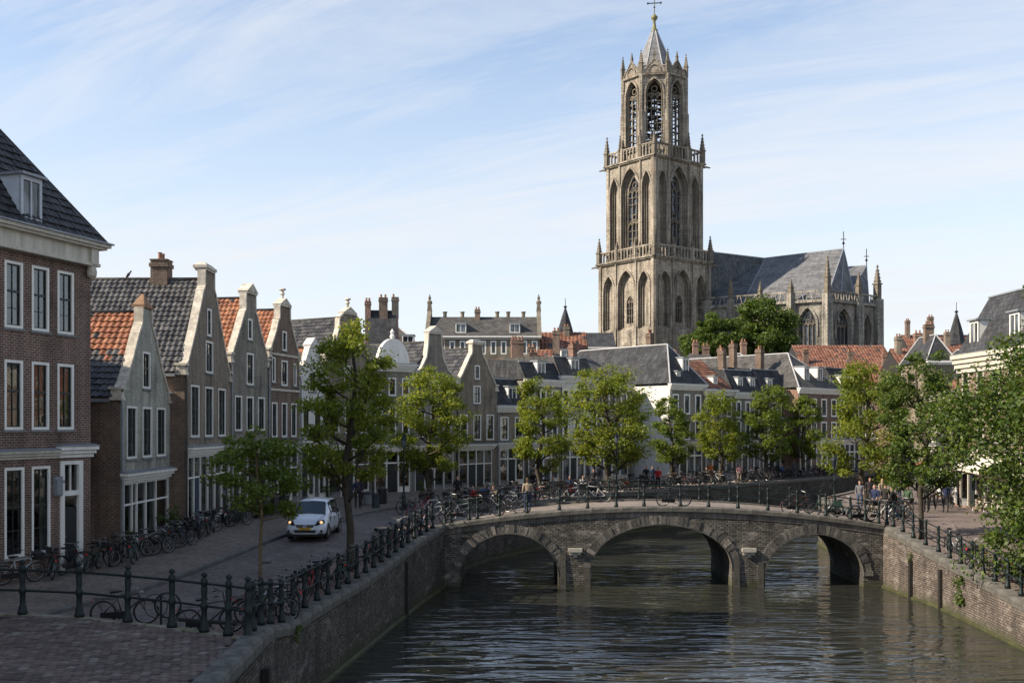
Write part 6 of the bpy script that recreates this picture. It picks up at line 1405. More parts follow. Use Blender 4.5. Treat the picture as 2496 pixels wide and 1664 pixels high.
# left bank
tree('slim young tree with pale yellow trunk on the near street', (-8.87, 37.6, 2.38), 1.65, 4.75, 7.85, 0.062, 4600, 0.15, M_leafg, 101, M_barky, 11, 0.17, 0.5, trunk_top=0.8)
tree('tall leafy street tree with thick trunk beside the left quay railing', (-6.1, 40.3, 2.45), 2.0, 5.5, 11.75, 0.15, 13500, 0.135, M_leafy, 102, None, 16, 0.16, 0.65, egg=0.34)
tree('second street tree, spreading crown, where the quay meets the bridge', (-5.05, 65.5, 2.95), 2.5, 4.9, 11.45, 0.17, 11500, 0.17, M_leafy, 103, None, 15, 0.17, 0.75, egg=0.36)
tree('street tree on the far quay just left of the bridge middle', (1.95, 74, 2.95), 2.05, 4.7, 11.3, 0.15, 9000, 0.18, M_leafy, 104, None, 13, 0.18, 0.8)
tree('broadest tree of the far quay, straight below the tower', (7.2, 80.5, 2.95), 3.5, 4.9, 12.6, 0.22, 13500, 0.20, M_leafy, 105, None, 17, 0.16, 0.8, egg=0.42)
tree('narrow small tree of the far quay before the white-sided corner house', (12.9, 86.6, 2.95), 1.75, 4.7, 10.3, 0.13, 6000, 0.20, M_leafg, 106, None, 11, 0.2, 0.8)
tree('rounded tree of the far quay before the orange-roofed house', (17.85, 91.6, 2.95), 2.0, 4.8, 11.0, 0.15, 7500, 0.20, M_leafy, 107, None, 13, 0.18, 0.85)
tree('full tree of the far quay before the brick corner block', (23.1, 97.2, 2.95), 2.4, 4.8, 11.6, 0.16, 8500, 0.21, M_leafg, 108, None, 14, 0.18, 0.9)
tree('last small tree of the far quay where the canal bends away', (28.2, 103.2, 2.95), 1.8, 4.8, 10.9, 0.14, 6000, 0.21, M_leafg, 109, None, 12, 0.19, 0.9)
# right bank
tree('bushy tree on the right bank just beyond the bridge end', (22.2, 67.0, 2.97), 2.6, 4.6, 12.0, 0.17, 10500, 0.18, M_leafy, 110, None, 14, 0.18, 0.9)
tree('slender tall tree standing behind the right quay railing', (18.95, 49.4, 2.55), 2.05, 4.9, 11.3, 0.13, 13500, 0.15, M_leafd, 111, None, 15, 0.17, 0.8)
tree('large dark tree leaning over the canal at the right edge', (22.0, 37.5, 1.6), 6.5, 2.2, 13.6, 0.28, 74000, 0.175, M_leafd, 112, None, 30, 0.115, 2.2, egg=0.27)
# beside the church
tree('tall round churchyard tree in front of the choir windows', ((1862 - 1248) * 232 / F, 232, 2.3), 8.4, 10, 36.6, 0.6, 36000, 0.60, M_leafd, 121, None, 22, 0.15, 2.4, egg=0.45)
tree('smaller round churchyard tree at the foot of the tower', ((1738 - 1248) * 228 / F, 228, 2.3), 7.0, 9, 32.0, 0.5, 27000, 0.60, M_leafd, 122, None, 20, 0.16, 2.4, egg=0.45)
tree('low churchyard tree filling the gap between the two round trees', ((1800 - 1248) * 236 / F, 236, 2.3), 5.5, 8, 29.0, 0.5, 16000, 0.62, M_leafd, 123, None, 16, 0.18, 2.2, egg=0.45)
# ivy on the right quay wall, moss and weeds on the left coping
def ivy(label, pts, n, size, mat, seed, name='ivy_patch'):
    rg = np.random.default_rng(seed); C = np.array([p[:3] for p in pts]); Rr = np.array([p[3] for p in pts])
    o = link(name, leaf_mesh(name, leaves(rg, C, Rr, n, size, 1.0), mat)); return tag(o, label, 'ivy')
ivy('green ivy hanging down the right quay wall from its coping', [(18.22, 43.7, 1.45, 0.30), (18.2, 43.4, 1.0, 0.26), (18.2, 43.5, 0.7, 0.2), (18.22, 43.2, 1.6, 0.25), (18.2, 43.1, 0.75, 0.18)], 420, 0.10, M_ivy, 5)
ivy('small tuft of green weeds in the right quay wall near the bridge', [(18.15, 48.6, 2.0, 0.16), (18.12, 48.6, 1.75, 0.13), (18.2, 49.6, 2.45, 0.14)], 160, 0.07, M_ivy, 6)
ivy('small green fern tuft growing from the left coping near the corner', [(-5.78, 28.8, 2.30, 0.13), (-5.78, 28.7, 2.1, 0.12), (-5.80, 29.0, 2.36, 0.10)], 180, 0.06, M_ivy, 7)

# a few fallen leaves along the strip by the left quay
rg = np.random.default_rng(31); P_ = []
for _ in range(420):
    yy = 28 + 22 * rg.random(); xx = on(QL, [yy], 0, lambda q: 0)[0][0] - 0.6 - abs(rg.normal()) * 1.6; P_.append((xx, yy, zs(yy) + 0.02))
P_ = np.array(P_); n_ = len(P_); a_ = rg.random(n_) * 6.28; d1 = np.stack([np.cos(a_), np.sin(a_), np.zeros(n_)], 1) * 0.05; d2 = np.stack([-np.sin(a_), np.cos(a_), np.full(n_, 0.15)], 1) * 0.03
tag(link('fallen_leaves', leaf_mesh('fallen_leaves', np.stack([P_ - d1, P_ + d2, P_ + d1, P_ - d2 * 0.6], 1).reshape(-1, 3), plain('dry_leaf', (0.17, 0.12, 0.04), 0.9))), kind='stuff', label='scattered dry leaves along the quay railing')
# ================================================================== bicycles
FRAMEC = {n: plain('bike_paint_' + n, c, 0.35, 0.2, 6, bump=0.05, spec=0.5) for n, c in dict(black=(0.012, 0.012, 0.013), green=(0.015, 0.04, 0.028), blue=(0.02, 0.05, 0.13), red=(0.25, 0.02, 0.018), silver=(0.36, 0.37, 0.38), brown=(0.09, 0.03, 0.022), white=(0.55, 0.55, 0.52)).items()}
M_spoke = plain('spoke_steel', (0.30, 0.30, 0.30), 0.4, 0.2, 5, metal=0.6, bump=0)
M_lampred = plain('rear_reflector', (0.45, 0.02, 0.01), 0.3, 0.1, 5, bump=0)
WR = 0.345
def ring(mb, r, t, n=20, m=6, c=(0, 0, 0)):
    mb.tube([(c[0] + r * math.cos(2 * math.pi * k / n), c[1], c[2] + r * math.sin(2 * math.pi * k / n)) for k in range(n)], t, m, closed=True)
_t = MB(); ring(_t, WR - 0.020, 0.025, 22, 6); TYRE = _t.mesh('tyre', M_rubber, True)
_t = MB(); ring(_t, WR - 0.052, 0.014, 22, 5); RIM = _t.mesh('rim', M_chrome, True)
_t = MB()
for k in range(12):
    a = k * math.pi / 6; _t.tube([(0, 0.018 * (-1) ** k, 0), ((WR - 0.05) * math.cos(a), 0, (WR - 0.05) * math.sin(a))], 0.0035, 3)
_t.lathe([(0.02, -0.04), (0.026, 0), (0.02, 0.04)], 6); SPOKE = _t.mesh('spokes', M_spoke)
XR, XF, ZW = -0.55, 0.56, WR                     # rear and front axle
def frame_mb():
    b = MB(); bb = (-0.06, 0, 0.29); st = (-0.20, 0, 0.80); hd = (0.36, 0, 0.86); hl = (0.40, 0, 0.70)
    for p, q, r in ((bb, st, 0.017), (bb, hl, 0.019), (st, hd, 0.017), (bb, (XR, 0.045, ZW), 0.010), (bb, (XR, -0.045, ZW), 0.010), ((-0.18, 0, 0.72), (XR, 0.045, ZW), 0.009), ((-0.18, 0, 0.72), (XR, -0.045, ZW), 0.009), (hd, hl, 0.021)): b.tube([p, q], r * 1.25, 6)
    b.tube([hl, (0.46, 0.045, 0.5), (XF, 0.05, ZW)], 0.011, 5); b.tube([hl, (0.46, -0.045, 0.5), (XF, -0.05, ZW)], 0.011, 5)
    return b
def fender_mb(which=(0, 1)):
    b = MB()
    for cx, a0, a1 in [((XR, 0.05, 3.3), (XF, 0.7, 3.0))[w_] for w_ in which]:
        P = [(cx + (WR + 0.03) * math.cos(a0 + (a1 - a0) * i / 9), 0, ZW + (WR + 0.03) * math.sin(a0 + (a1 - a0) * i / 9)) for i in range(10)]
        for p, q in zip(P, P[1:]): b.add([(p[0], -0.03, p[2]), (q[0], -0.03, q[2]), (q[0], 0.03, q[2]), (p[0], 0.03, p[2])], [(0, 1, 2, 3)])
    return b
def bar_mb():
    b = MB(); b.tube([(0.35, 0, 0.86), (0.33, 0, 1.04)], 0.013, 6); b.tube([(0.10, 0.27, 1.05), (0.24, 0.28, 1.09), (0.35, 0.12, 1.05), (0.35, -0.12, 1.05), (0.24, -0.28, 1.09), (0.10, -0.27, 1.05)], 0.012, 6)
    b.tube([(0.08, 0.27, 1.05), (0.18, 0.275, 1.07)], 0.019, 6, 1); b.tube([(0.08, -0.27, 1.05), (0.18, -0.275, 1.07)], 0.019, 6, 1); return b
def saddle_mb():
    b = MB(); b.tube([(-0.20, 0, 0.80), (-0.23, 0, 0.93)], 0.013, 6, 1)
    b.add([(-0.38, -0.11, 0.95), (-0.38, 0.11, 0.95), (-0.22, 0.09, 0.965), (-0.05, 0.02, 0.955), (-0.05, -0.02, 0.955), (-0.22, -0.09, 0.965), (-0.36, -0.09, 0.90), (-0.36, 0.09, 0.90), (-0.06, 0.0, 0.92)], [(0, 5, 2, 1), (5, 4, 3, 2), (0, 1, 7, 6), (1, 2, 7), (2, 3, 8, 7), (0, 6, 5), (5, 6, 8, 4), (3, 4, 8), (6, 7, 8)]); return b
def rack_mb():
    b = MB(); z = 0.755
    for y in (-0.065, 0.065): b.tube([(-0.24, y, z), (-0.82, y, z)], 0.008, 4); b.tube([(-0.74, y, z), (XR, y * 0.8, ZW)], 0.007, 4)
    for x in (-0.36, -0.52, -0.68, -0.82): b.tube([(x, -0.065, z), (x, 0.065, z)], 0.007, 4)
    return b
def crank_mb():
    b = MB(); b.lathe([(0.09, -0.006), (0.09, 0.006)], 14); b.xform(Matrix.Translation((-0.06, -0.055, 0.29)) @ Matrix.Rotation(R(90), 4, 'X'))
    b.tube([(-0.06, -0.07, 0.29), (0.06, -0.08, 0.18)], 0.011, 5); b.tube([(-0.06, 0.06, 0.29), (-0.18, 0.08, 0.40)], 0.011, 5); b.box(0.02, -0.17, 0.165, 0.11, -0.08, 0.19); b.box(-0.23, 0.08, 0.39, -0.14, 0.17, 0.415)
    b.prism([(-0.62, 0.24), (-0.62, 0.38), (0.02, 0.40), (0.06, 0.29), (0.0, 0.19)], lambda p: (p[0], -0.075, p[1]), lambda p: (p[0], -0.055, p[1])); return b
def lamp_mb():
    b = MB(); b.lathe([(0.02, -0.05), (0.045, 0.03), (0.04, 0.05)], 8); b.xform(Matrix.Translation((0.44, 0, 0.90)) @ Matrix.Rotation(R(90), 4, 'Y')); return b
def stand_mb():
    b = MB(); b.tube([(-0.10, 0.03, 0.27), (-0.20, 0.20, 0.02), (-0.24, 0.21, 0.0)], 0.010, 5); return b
BM = dict(frame=frame_mb().mesh('frame', FRAMEC['black'], True), fender=fender_mb((0,)).mesh('mudguard', FRAMEC['black']), fender2=fender_mb((1,)).mesh('mudguard', FRAMEC['black']), bar=bar_mb().mesh('handlebar', [M_chrome, M_rubber], True), saddle=saddle_mb().mesh('saddle', [M_leather, M_chrome]), rack=rack_mb().mesh('luggage_rack', M_black), crank=crank_mb().mesh('crank', M_black), lamp=lamp_mb().mesh('headlamp', M_chrome), stand=stand_mb().mesh('kickstand', M_black))
_t = MB(); _t.box(-0.855, -0.03, 0.66, -0.84, 0.03, 0.74); BM['refl'] = _t.mesh('reflector', M_lampred)
_t = MB(); _t.taper(0.60, 0, 0.80, 1.03, 0.14, 0.17, 0.17, 0.21); BM['crate'] = _t.mesh('front_crate', plain('dark_plastic', (0.02, 0.02, 0.022), 0.6))
def paint(o, mat):
    o.material_slots[0].link = 'OBJECT'; o.material_slots[0].material = mat
def bike(label, x, y, z, rz, col='black', lean=0.10, group=None, tan=False, crate=False, steer=0.0, pitch=0.0):
    t_ = thing('bicycle', label, 'bicycle', (x, y, z), 0, group); t_.rotation_euler = (lean, pitch, rz)
    f = link('frame', BM['frame'], t_); paint(f, FRAMEC[col]); gs = [link('mudguard', BM[q], t_) for q in ('fender', 'fender2')]
    for g in gs: paint(g, FRAMEC[col] if col in ('black', 'green', 'silver') else FRAMEC['black'])
    for cx in (XR, XF):
        w = link('wheel', SPOKE, t_, (cx, 0, ZW)); link('tyre', TYRE, w); link('rim', RIM, w)
    link('handlebar', BM['bar'], t_); s = link('saddle', BM['saddle'], t_); link('luggage_rack', BM['rack'], t_); link('crank', BM['crank'], t_); link('headlamp', BM['lamp'], t_); link('kickstand', BM['stand'], t_); link('reflector', BM['refl'], t_)
    if tan: paint(s, M_tan)
    if crate: link('front_crate', BM['crate'], t_)
    return t_
# far bicycles show no parts: one mesh of several materials, a few paint jobs
def far_mesh(col, v):
    b = MB(); b.merge(frame_mb(), None, 0); b.merge(fender_mb(), None, 0)
    w = MB(); ring(w, WR - 0.02, 0.022, 14, 4); 
    for cx in (XR, XF): b.merge(w, Matrix.Translation((cx, 0, ZW)), 1)
    w = MB(); ring(w, WR - 0.05, 0.013, 14, 4)
    for k in range(8): a = k * math.pi / 4; w.tube([(0, 0, 0), ((WR - 0.05) * math.cos(a), 0, (WR - 0.05) * math.sin(a))], 0.005, 3)
    for cx in (XR, XF): b.merge(w, Matrix.Translation((cx, 0, ZW)), 2)
    b.merge(bar_mb(), None, 2); b.merge(saddle_mb(), None, 3); b.merge(rack_mb(), None, 1); b.merge(crank_mb(), None, 1)
    b.mi = [min(i, 3) for i in b.mi]
    if v == 1: c = MB(); c.taper(0.60, 0, 0.80, 1.05, 0.15, 0.18, 0.18, 0.22); b.merge(c, None, 1)
    if v == 2: c = MB(); c.taper(-0.55, 0.13, 0.45, 0.78, 0.19, 0.05, 0.19, 0.06); b.merge(c, None, 0)
    return b.mesh('bicycle', [FRAMEC[col], M_rubber, M_chrome, M_leather if v < 2 else M_tan])
FARM = {(c, v): far_mesh(c, v) for c in FRAMEC for v in (0, 1, 2)}
def farbike(label, x, y, z, rz, col='black', v=0, lean=0.1, group=None):
    o = link('bicycle', FARM[(col, v)], None, (x, y, z)); o.rotation_euler = (lean, 0, rz); return tag(o, label, 'bicycle', group)
EXTRA = ['', ' with a front crate', ' with a tan saddle and side bag']
br_ = random.Random(77)
def along(P, s):
    for a, b in zip(P, P[1:]):
        L = math.dist(a, b)
        if s <= L: return lerp2(a, b, s / L), math.atan2(b[1] - a[1], b[0] - a[0])
        s -= L
    return P[-1], math.atan2(P[-1][1] - P[-2][1], P[-1][0] - P[-2][0])
# in front of the near houses, beside the walls
NEARB = [(-17.6, 33.6, 1.25, 'black'), (-17.3, 34.9, 1.6, 'black'), (-16.75, 36.2, 1.0, 'silver'), (-16.2, 37.4, 2.0, 'green'), (-15.9, 38.6, 1.4, 'black'), (-15.35, 39.6, 0.9, 'black'), (-15.0, 40.5, 1.5, 'black'), (-15.2, 41.5, 1.3, 'black'), (-14.75, 42.4, 0.7, 'black'), (-14.3, 43.2, 1.2, 'green'), (-14.3, 44.3, 0.8, 'black'), (-14.15, 45.1, 1.25, 'blue'), (-14.35, 46.0, 1.1, 'black'), (-14.1, 47.2, 1.0, 'black'), (-14.2, 48.1, 1.4, 'blue'), (-13.9, 49.0, 1.15, 'black'),
         (-13.75, 51.0, 0.9, 'black'), (-13.6, 51.9, 1.3, 'green'), (-13.65, 52.8, 1.0, 'black'), (-13.6, 53.9, 1.2, 'black'), (-13.7, 54.9, 0.9, 'black'), (-13.6, 56.2, 1.3, 'silver'), (-13.6, 57.4, 1.1, 'black')]
NEARB += [(x + 0.55, y + 0.45, a + 0.25, br_.choice(('black', 'black', 'green', 'silver'))) for x, y, a, c in NEARB[4:18:2]]
NEARB.sort(key=lambda q: q[1])
cnt = {}
for x, y, a, c in NEARB:
    where = 'against the red-brick corner house' if y < 40.8 else 'in front of the grey gabled house' if y < 50 else 'outside the tallest gabled house'
    k = (c, where); cnt[k] = cnt.get(k, 0) + 1
    n = cnt[k]; tot = sum(1 for q in NEARB if q[3] == c and ('against the red-brick corner house' if q[1] < 40.8 else 'in front of the grey gabled house' if q[1] < 50 else 'outside the tallest gabled house') == where)
    lab = ('%s %s bicycle from the left %s' % (ORD[n - 1], c, where)) if tot > 1 else '%s bicycle parked %s' % (c, where)
    bike(lab, x, y, zs(y) + 0.115, a + br_.uniform(-0.15, 0.15), c, br_.choice((-0.14, 0.14)), 'bicycles parked along the house fronts', crate=br_.random() < 0.25)
# along the left quay railing
def qx(y): return on(QL, [y], 0, lambda q: 0)[0][0]
RB = [(28.3, 1.35, 'black', 0.75), (29.4, 0.4, 'black', 0.85), (30.4, 0.75, 'silver', 0.95), (31.1, 2.2, 'black', 0.75), (33.6, 1.5, 'red', 0.7), (34.6, 1.25, 'black', 0.8), (37.2, 1.9, 'green', 0.7), (38.4, 1.2, 'black', 0.75), (41.8, 1.35, 'black', 0.7), (42.7, 0.95, 'green', 0.8), (44.2, 1.6, 'brown', 0.7), (45.6, 1.2, 'black', 0.7), (46.8, 1.7, 'silver', 0.7), (48.0, 1.1, 'black', 0.75), (49.2, 1.4, 'brown', 0.7), (50.4, 1.0, 'black', 0.8), (51.2, 1.5, 'silver', 0.75)]
LABR = ['black bicycle standing just behind the railing corner post', 'black bicycle lying half across the corner behind the near railing', 'silver bicycle with bright wheels right of the corner post', 'black bicycle facing the street right of the corner post', 'red bicycle seen from behind midway along the quay railing', 'black bicycle close to the red bicycle on the quay railing', 'green bicycle against the thick tree trunk by the railing', 'black bicycle between thick tree and quay railing', 'black bicycle with saddle above the rail beyond the thick tree', 'green bicycle beyond the thick tree on the quay railing', 'brown bicycle near the upper end of the quay railing', 'black bicycle right after the brown one near the bridge', 'silver bicycle on the quay railing approaching the bridge', 'black bicycle fourth from the bridge on the quay railing', 'brown bicycle third from the bridge end of the quay railing', 'black bicycle second from the bridge on the quay railing', 'silver bicycle at the railing post where the bridge begins']
for (y, a, c, d), lab in zip(RB, LABR):
    bike(lab, qx(y) - d, y, zs(y) + 0.01, a, c, br_.choice((-0.1, 0.1)), 'bicycles along the left quay railing', tan=br_.random() < 0.2, crate=br_.random() < 0.2)
bike('black bicycle behind the middle of the near square railing', -7.9, 27.9, 2.40, 0.35, 'black', 0.12, 'bicycles along the left quay railing')
for i_, (x, y, a, c) in enumerate(((-6.9, 28.7, 1.9, 'black'), (-7.2, 29.9, 0.9, 'green'), (-10.6, 29.2, 0.25, 'black'), (-6.75, 32.2, 1.2, 'black'), (-6.6, 35.8, 1.5, 'black'), (-6.2, 36.4, 1.1, 'green'), (-5.6, 43.4, 1.5, 'black'), (-5.2, 46.2, 1.2, 'black'))):
    bike(['black bicycle just left of the corner post behind the railing', 'green bicycle behind the others at the railing corner', 'black bicycle standing behind the fourth near railing post', 'black bicycle beyond the silver one on the quay railing', 'black bicycle before the thick tree, outer of two', 'green bicycle before the thick tree, closer to the trunk', 'black bicycle in the second row beyond the thick tree', 'black bicycle in the second row near the bridge'][i_], x, y, zs(y) + 0.01, a, c, 0.1, 'bicycles along the left quay railing', crate=i_ % 3 == 0)
# bicycle stand with a forgotten wheel on it
t_ = thing('bicycle_stand', 'short iron post with a lone wheel locked to it behind the near railing', 'bike stand', (-9.05, 27.5, 2.4))
mb = MB(); mb.lathe([(0.06, 0), (0.06, 0.05), (0.032, 0.08), (0.032, 1.05), (0.05, 1.07), (0.02, 1.12)], 8); mb.build('post', M_iron, t_)
w = link('wheel', SPOKE, t_, (0.16, 0.06, 0.80)); link('tyre', TYRE, w); link('rim', RIM, w); w.rotation_euler = (0.1, 0, 0.15)
mb = MB(); ring(mb, 0.30, 0.014, 22, 5, (-0.12, -0.05, 0.80)); mb.build('hoop', M_black, t_, smooth=True)
# a scooter with a long handle lying by the post
t_ = thing('kick_scooter', 'dark kick scooter with padded deck leaning behind the near railing', 'scooter', (-7.55, 26.55, 2.4), 0.05)
mb = MB(); mb.tube([(-0.75, 0, 0.62), (0.7, 0, 0.5)], 0.05, 8); mb.build('deck', M_rubber, t_)
for x in (-0.5, 0.55):
    mb = MB(); ring(mb, 0.08, 0.03, 12, 5, (x, 0, 0.1)); mb.tube([(x, 0, 0.1), (x + 0.1, 0, 0.58)], 0.02, 5); mb.build('wheel', M_rubber, t_)
mb = MB(); mb.tube([(0.5, 0, 0.5), (0.35, 0.0, 1.3), (0.1, 0.1, 1.38)], 0.02, 6); mb.build('handlebar', M_black, t_)

# ---- bicycles at the foot of the bridge, on it, and along the far quay
g = 'bicycles crowded where street and bridge meet'
SP = [(-3.9, 53.4, 0.2, 'silver', 1), (-3.2, 54.3, 1.9, 'black', 0), (-2.5, 53.2, 0.4, 'silver', 0), (-1.9, 54.6, 0.1, 'green', 2), (-1.2, 53.4, 0.3, 'black', 1), (-0.7, 55.6, 2.6, 'silver', 0), (-0.2, 53.6, 0.0, 'black', 0), (-4.8, 55.2, 0.9, 'red', 0), (-5.3, 57.0, 1.4, 'black', 2), (-4.4, 58.4, 0.5, 'white', 0), (-3.6, 60.0, 0.9, 'black', 1), (-5.9, 59.3, 1.1, 'black', 0), (-2.9, 62.3, 0.6, 'silver', 2), (-4.8, 61.3, 1.3, 'red', 1), (0.4, 56.6, 0.15, 'white', 0), (1.2, 56.4, 0.2, 'black', 1)]
LS = ['silver bicycle with front crate tilting at the left foot of the bridge', 'black bicycle end-on at the left foot of the bridge', 'silver bicycle behind the first bridge railing posts', 'green bicycle with side bag near the first bridge railing posts', 'black bicycle with crate behind the third bridge post', 'silver bicycle on the far side of the bridge start', 'black bicycle behind the fourth bridge post', 'red bicycle at the street corner before the bridge', 'black bicycle with tan saddle before the bridge corner', 'white bicycle under the second street tree', 'black bicycle with crate right of the second street tree', 'black bicycle left of the second street tree trunk', 'silver bicycle with side bag beyond the second street tree', 'red bicycle with crate beside the lamp post', 'white bicycle on the far bridge railing, leftmost', 'black bicycle with crate on the far bridge railing']
for (x, y, a, c, v), lab in zip(SP, LS):
    z = deck(x) + 0.02 if 52 < y < 57.6 and x > -3 else zs(y) + 0.02
    farbike(lab, x, y, z, a, c, v, br_.choice((-0.12, 0.12)), g)
for x, y, a, c, v, lab in ((14.15, 52.75, 0.1, 'brown', 0, 'brown bicycle with tan saddle on the bridge near the right arch'), (15.55, 52.85, 3.0, 'green', 2, 'green bicycle with side bag on the bridge above the right arch'), (16.55, 53.2, 0.2, 'silver', 0, 'silver bicycle third from the right end of the bridge'), (17.4, 53.0, 0.3, 'black', 1, 'black bicycle with crate at the right end of the bridge'), (3.1, 56.7, 0.1, 'silver', 1, 'silver bicycle with crate on the far bridge railing above the left pier'), (4.4, 56.8, 3.0, 'white', 0, 'white bicycle on the far bridge railing above the middle arch'), (8.0, 52.8, 0.1, 'black', 0, 'black bicycle leaning on the near railing at the bridge crest'), (18.6, 54.2, 0.5, 'white', 1, 'white bicycle with crate beyond the right end of the bridge')):
    farbike(lab, x, y, deck(min(x, 18)) + 0.02, a, c, v, 0.1, 'bicycles on the bridge')
FQ = off(QLF, 1.35); s = 4.0; i = 0; colq = ['black', 'black', 'green', 'black', 'silver', 'blue', 'black', 'brown', 'black', 'red', 'black', 'silver']
nums = {}
while s < 66 and i < 84:
    (x, y), hd_ = along(FQ, s); c = br_.choice(colq); v = br_.choice((0, 0, 1, 2)); k = (c, v); nums[k] = nums.get(k, 0) + 1
    farbike('%s %s bicycle%s from left along far quay' % (ORD[nums[k] - 1], c, EXTRA[v]), x + br_.uniform(-0.25, 0.25), y + br_.uniform(-0.3, 0.3), zs(y) + 0.02, hd_ + 1.57 + br_.uniform(-0.5, 0.5), c, v, br_.uniform(-0.15, 0.15), 'long row of bicycles on the far quay'); s += br_.choice((0.55, 0.62, 0.75, 1.0)); i += 1
i = 0; FQ2 = off(QLF, 4.0); s = 6; nums = {}
while s < 58 and i < 26:
    (x, y), hd_ = along(FQ2, s); c = br_.choice(colq); v = br_.choice((0, 1, 2)); k = (c, v); nums[k] = nums.get(k, 0) + 1
    farbike('%s %s bicycle%s from left before far shopfronts' % (ORD[nums[k] - 1], c, EXTRA[v]), x, y, zs(y) + 0.02, hd_ + br_.uniform(-0.4, 0.4), c, v, br_.uniform(-0.12, 0.12), 'back row of bicycles near the shopfronts'); s += br_.uniform(1.2, 3.2); i += 1
for j, (y, d, a, c) in enumerate([(47.6, 1.1, 1.2, 'black'), (46.6, 1.0, 1.7, 'silver'), (44.9, 0.95, 0.9, 'black'), (43.8, 1.0, 1.4, 'black'), (42.6, 1.05, 1.1, 'silver'), (41.3, 1.0, 1.6, 'red'), (40.2, 1.1, 1.2, 'black')]):
    x = on(QR, [y], 0, lambda q: 0)[0][0] + d
    bike(['black bicycle nearest the bridge on the right quay railing', 'silver bicycle leaning on the right quay railing beside the slender tree', 'black bicycle above the ivy on the right quay railing', 'black bicycle with dark wheels right of the ivy on the quay', 'silver bicycle below the overhanging branches on the right quay', 'red bicycle under the overhanging branches on the right quay', 'black bicycle at the lower right end of the quay railing'][j], x, y, zr(y) + 0.01, a, c, br_.choice((-0.1, 0.1)), 'bicycles along the right quay railing')

# ================================================================== car
M_carpaint = NT('car_paint'); M_carpaint.principled((0.50, 0.53, 0.57), 0.28, None, 0.0, 0.6).inputs['Coat Weight'].default_value = 0.6
M_carpaint = M_carpaint.m
_cg = NT('car_glass'); _cg.principled((0.018, 0.022, 0.024), 0.04, None, 0.0, 0.7); M_carglass = _cg.m; M_trim = plain('car_trim', (0.012, 0.012, 0.013), 0.5)
car = thing('parked_car', 'silver-white family car with lit amber headlights driving up the street', 'car', (-9.0, 48.7, 2.83), R(-90) - 0.02)
car.name = 'passenger_car'
# local: +x forward, sections from tail to nose: (x, half width at sill, half width at belt, half width at roof, z sill, z belt, z top)
SEC = [(-2.10, 0.70, 0.66, 0.50, 0.42, 0.98, 1.20), (-2.02, 0.80, 0.78, 0.56, 0.28, 1.00, 1.52), (-1.60, 0.86, 0.84, 0.62, 0.24, 0.99, 1.66), (-0.9, 0.87, 0.86, 0.65, 0.24, 0.97, 1.70), (-0.1, 0.87, 0.86, 0.65, 0.24, 0.95, 1.69), (0.45, 0.87, 0.86, 0.63, 0.24, 0.94, 1.62), (1.18, 0.87, 0.84, 0.74, 0.24, 0.93, 1.08), (1.75, 0.86, 0.80, 0.66, 0.24, 0.86, 0.95), (2.02, 0.80, 0.72, 0.56, 0.26, 0.74, 0.82), (2.14, 0.66, 0.60, 0.46, 0.34, 0.62, 0.66)]
def sec(q):
    x, a, b_, c, z0, z1, z2 = q; half = [(a * 0.8, z0 - 0.04), (a, z0 + 0.06), (a * 1.03, (z0 + z1) * 0.5), (b_, z1), (c, z2 - 0.05), (c * 0.8, z2 - 0.005), (0, z2 + 0.02)]
    return [(x, -y, z) for y, z in half] + [(x, y, z) for y, z in reversed(half[:-1])]
mb = MB(); S_ = [sec(q) for q in SEC]; n = len(S_[0])
for s_ in S_: mb.v.extend(s_)
for i in range(len(S_) - 1):
    for k in range(n): l_ = (k + 1) % n; mb.f.append((i * n + k, (i + 1) * n + k, (i + 1) * n + l_, i * n + l_)); mb.mi.append(0)
mb.f += [tuple(range(n)), tuple((len(S_) - 1) * n + k for k in reversed(range(n)))]; mb.mi += [0, 0]
body = mb.build('body', M_carpaint, car, smooth=True)
def between(i, j, ks, grow, name, shrink=0.06):
    """glass panel between two body sections, lying just outside the body"""
    A, B = [Vector(S_[i][k]) for k in ks], [Vector(S_[j][k]) for k in ks]; c = sum(A + B, Vector()) / (2 * len(ks)); m_ = MB()
    def o_(p):
        d = Vector((0, p.y, p.z - 0.6)).normalized(); d.x = (0.5 if p.x > 0.3 else -0.5 if p.x < -1.9 else 0) * (len(ks) > 2); return tuple(p + (c - p) * shrink + d * grow)
    for q in range(len(ks) - 1): m_.poly([o_(A[q]), o_(A[q + 1]), o_(B[q + 1]), o_(B[q])])
    return m_.build(name, M_carglass, car, smooth=True)
between(5, 6, (4, 5, 6, 7, 8), 0.02, 'windscreen', 0.06)
for s_ in (3, 8):
    ks = (3, 4) if s_ == 3 else (9, 8)
    for i, j in ((2, 3), (3, 4), (4, 5)): between(i, j, ks, 0.012, 'side_window', 0.08)
between(0, 1, (4, 5, 6, 7, 8), 0.02, 'rear_window', 0.1)
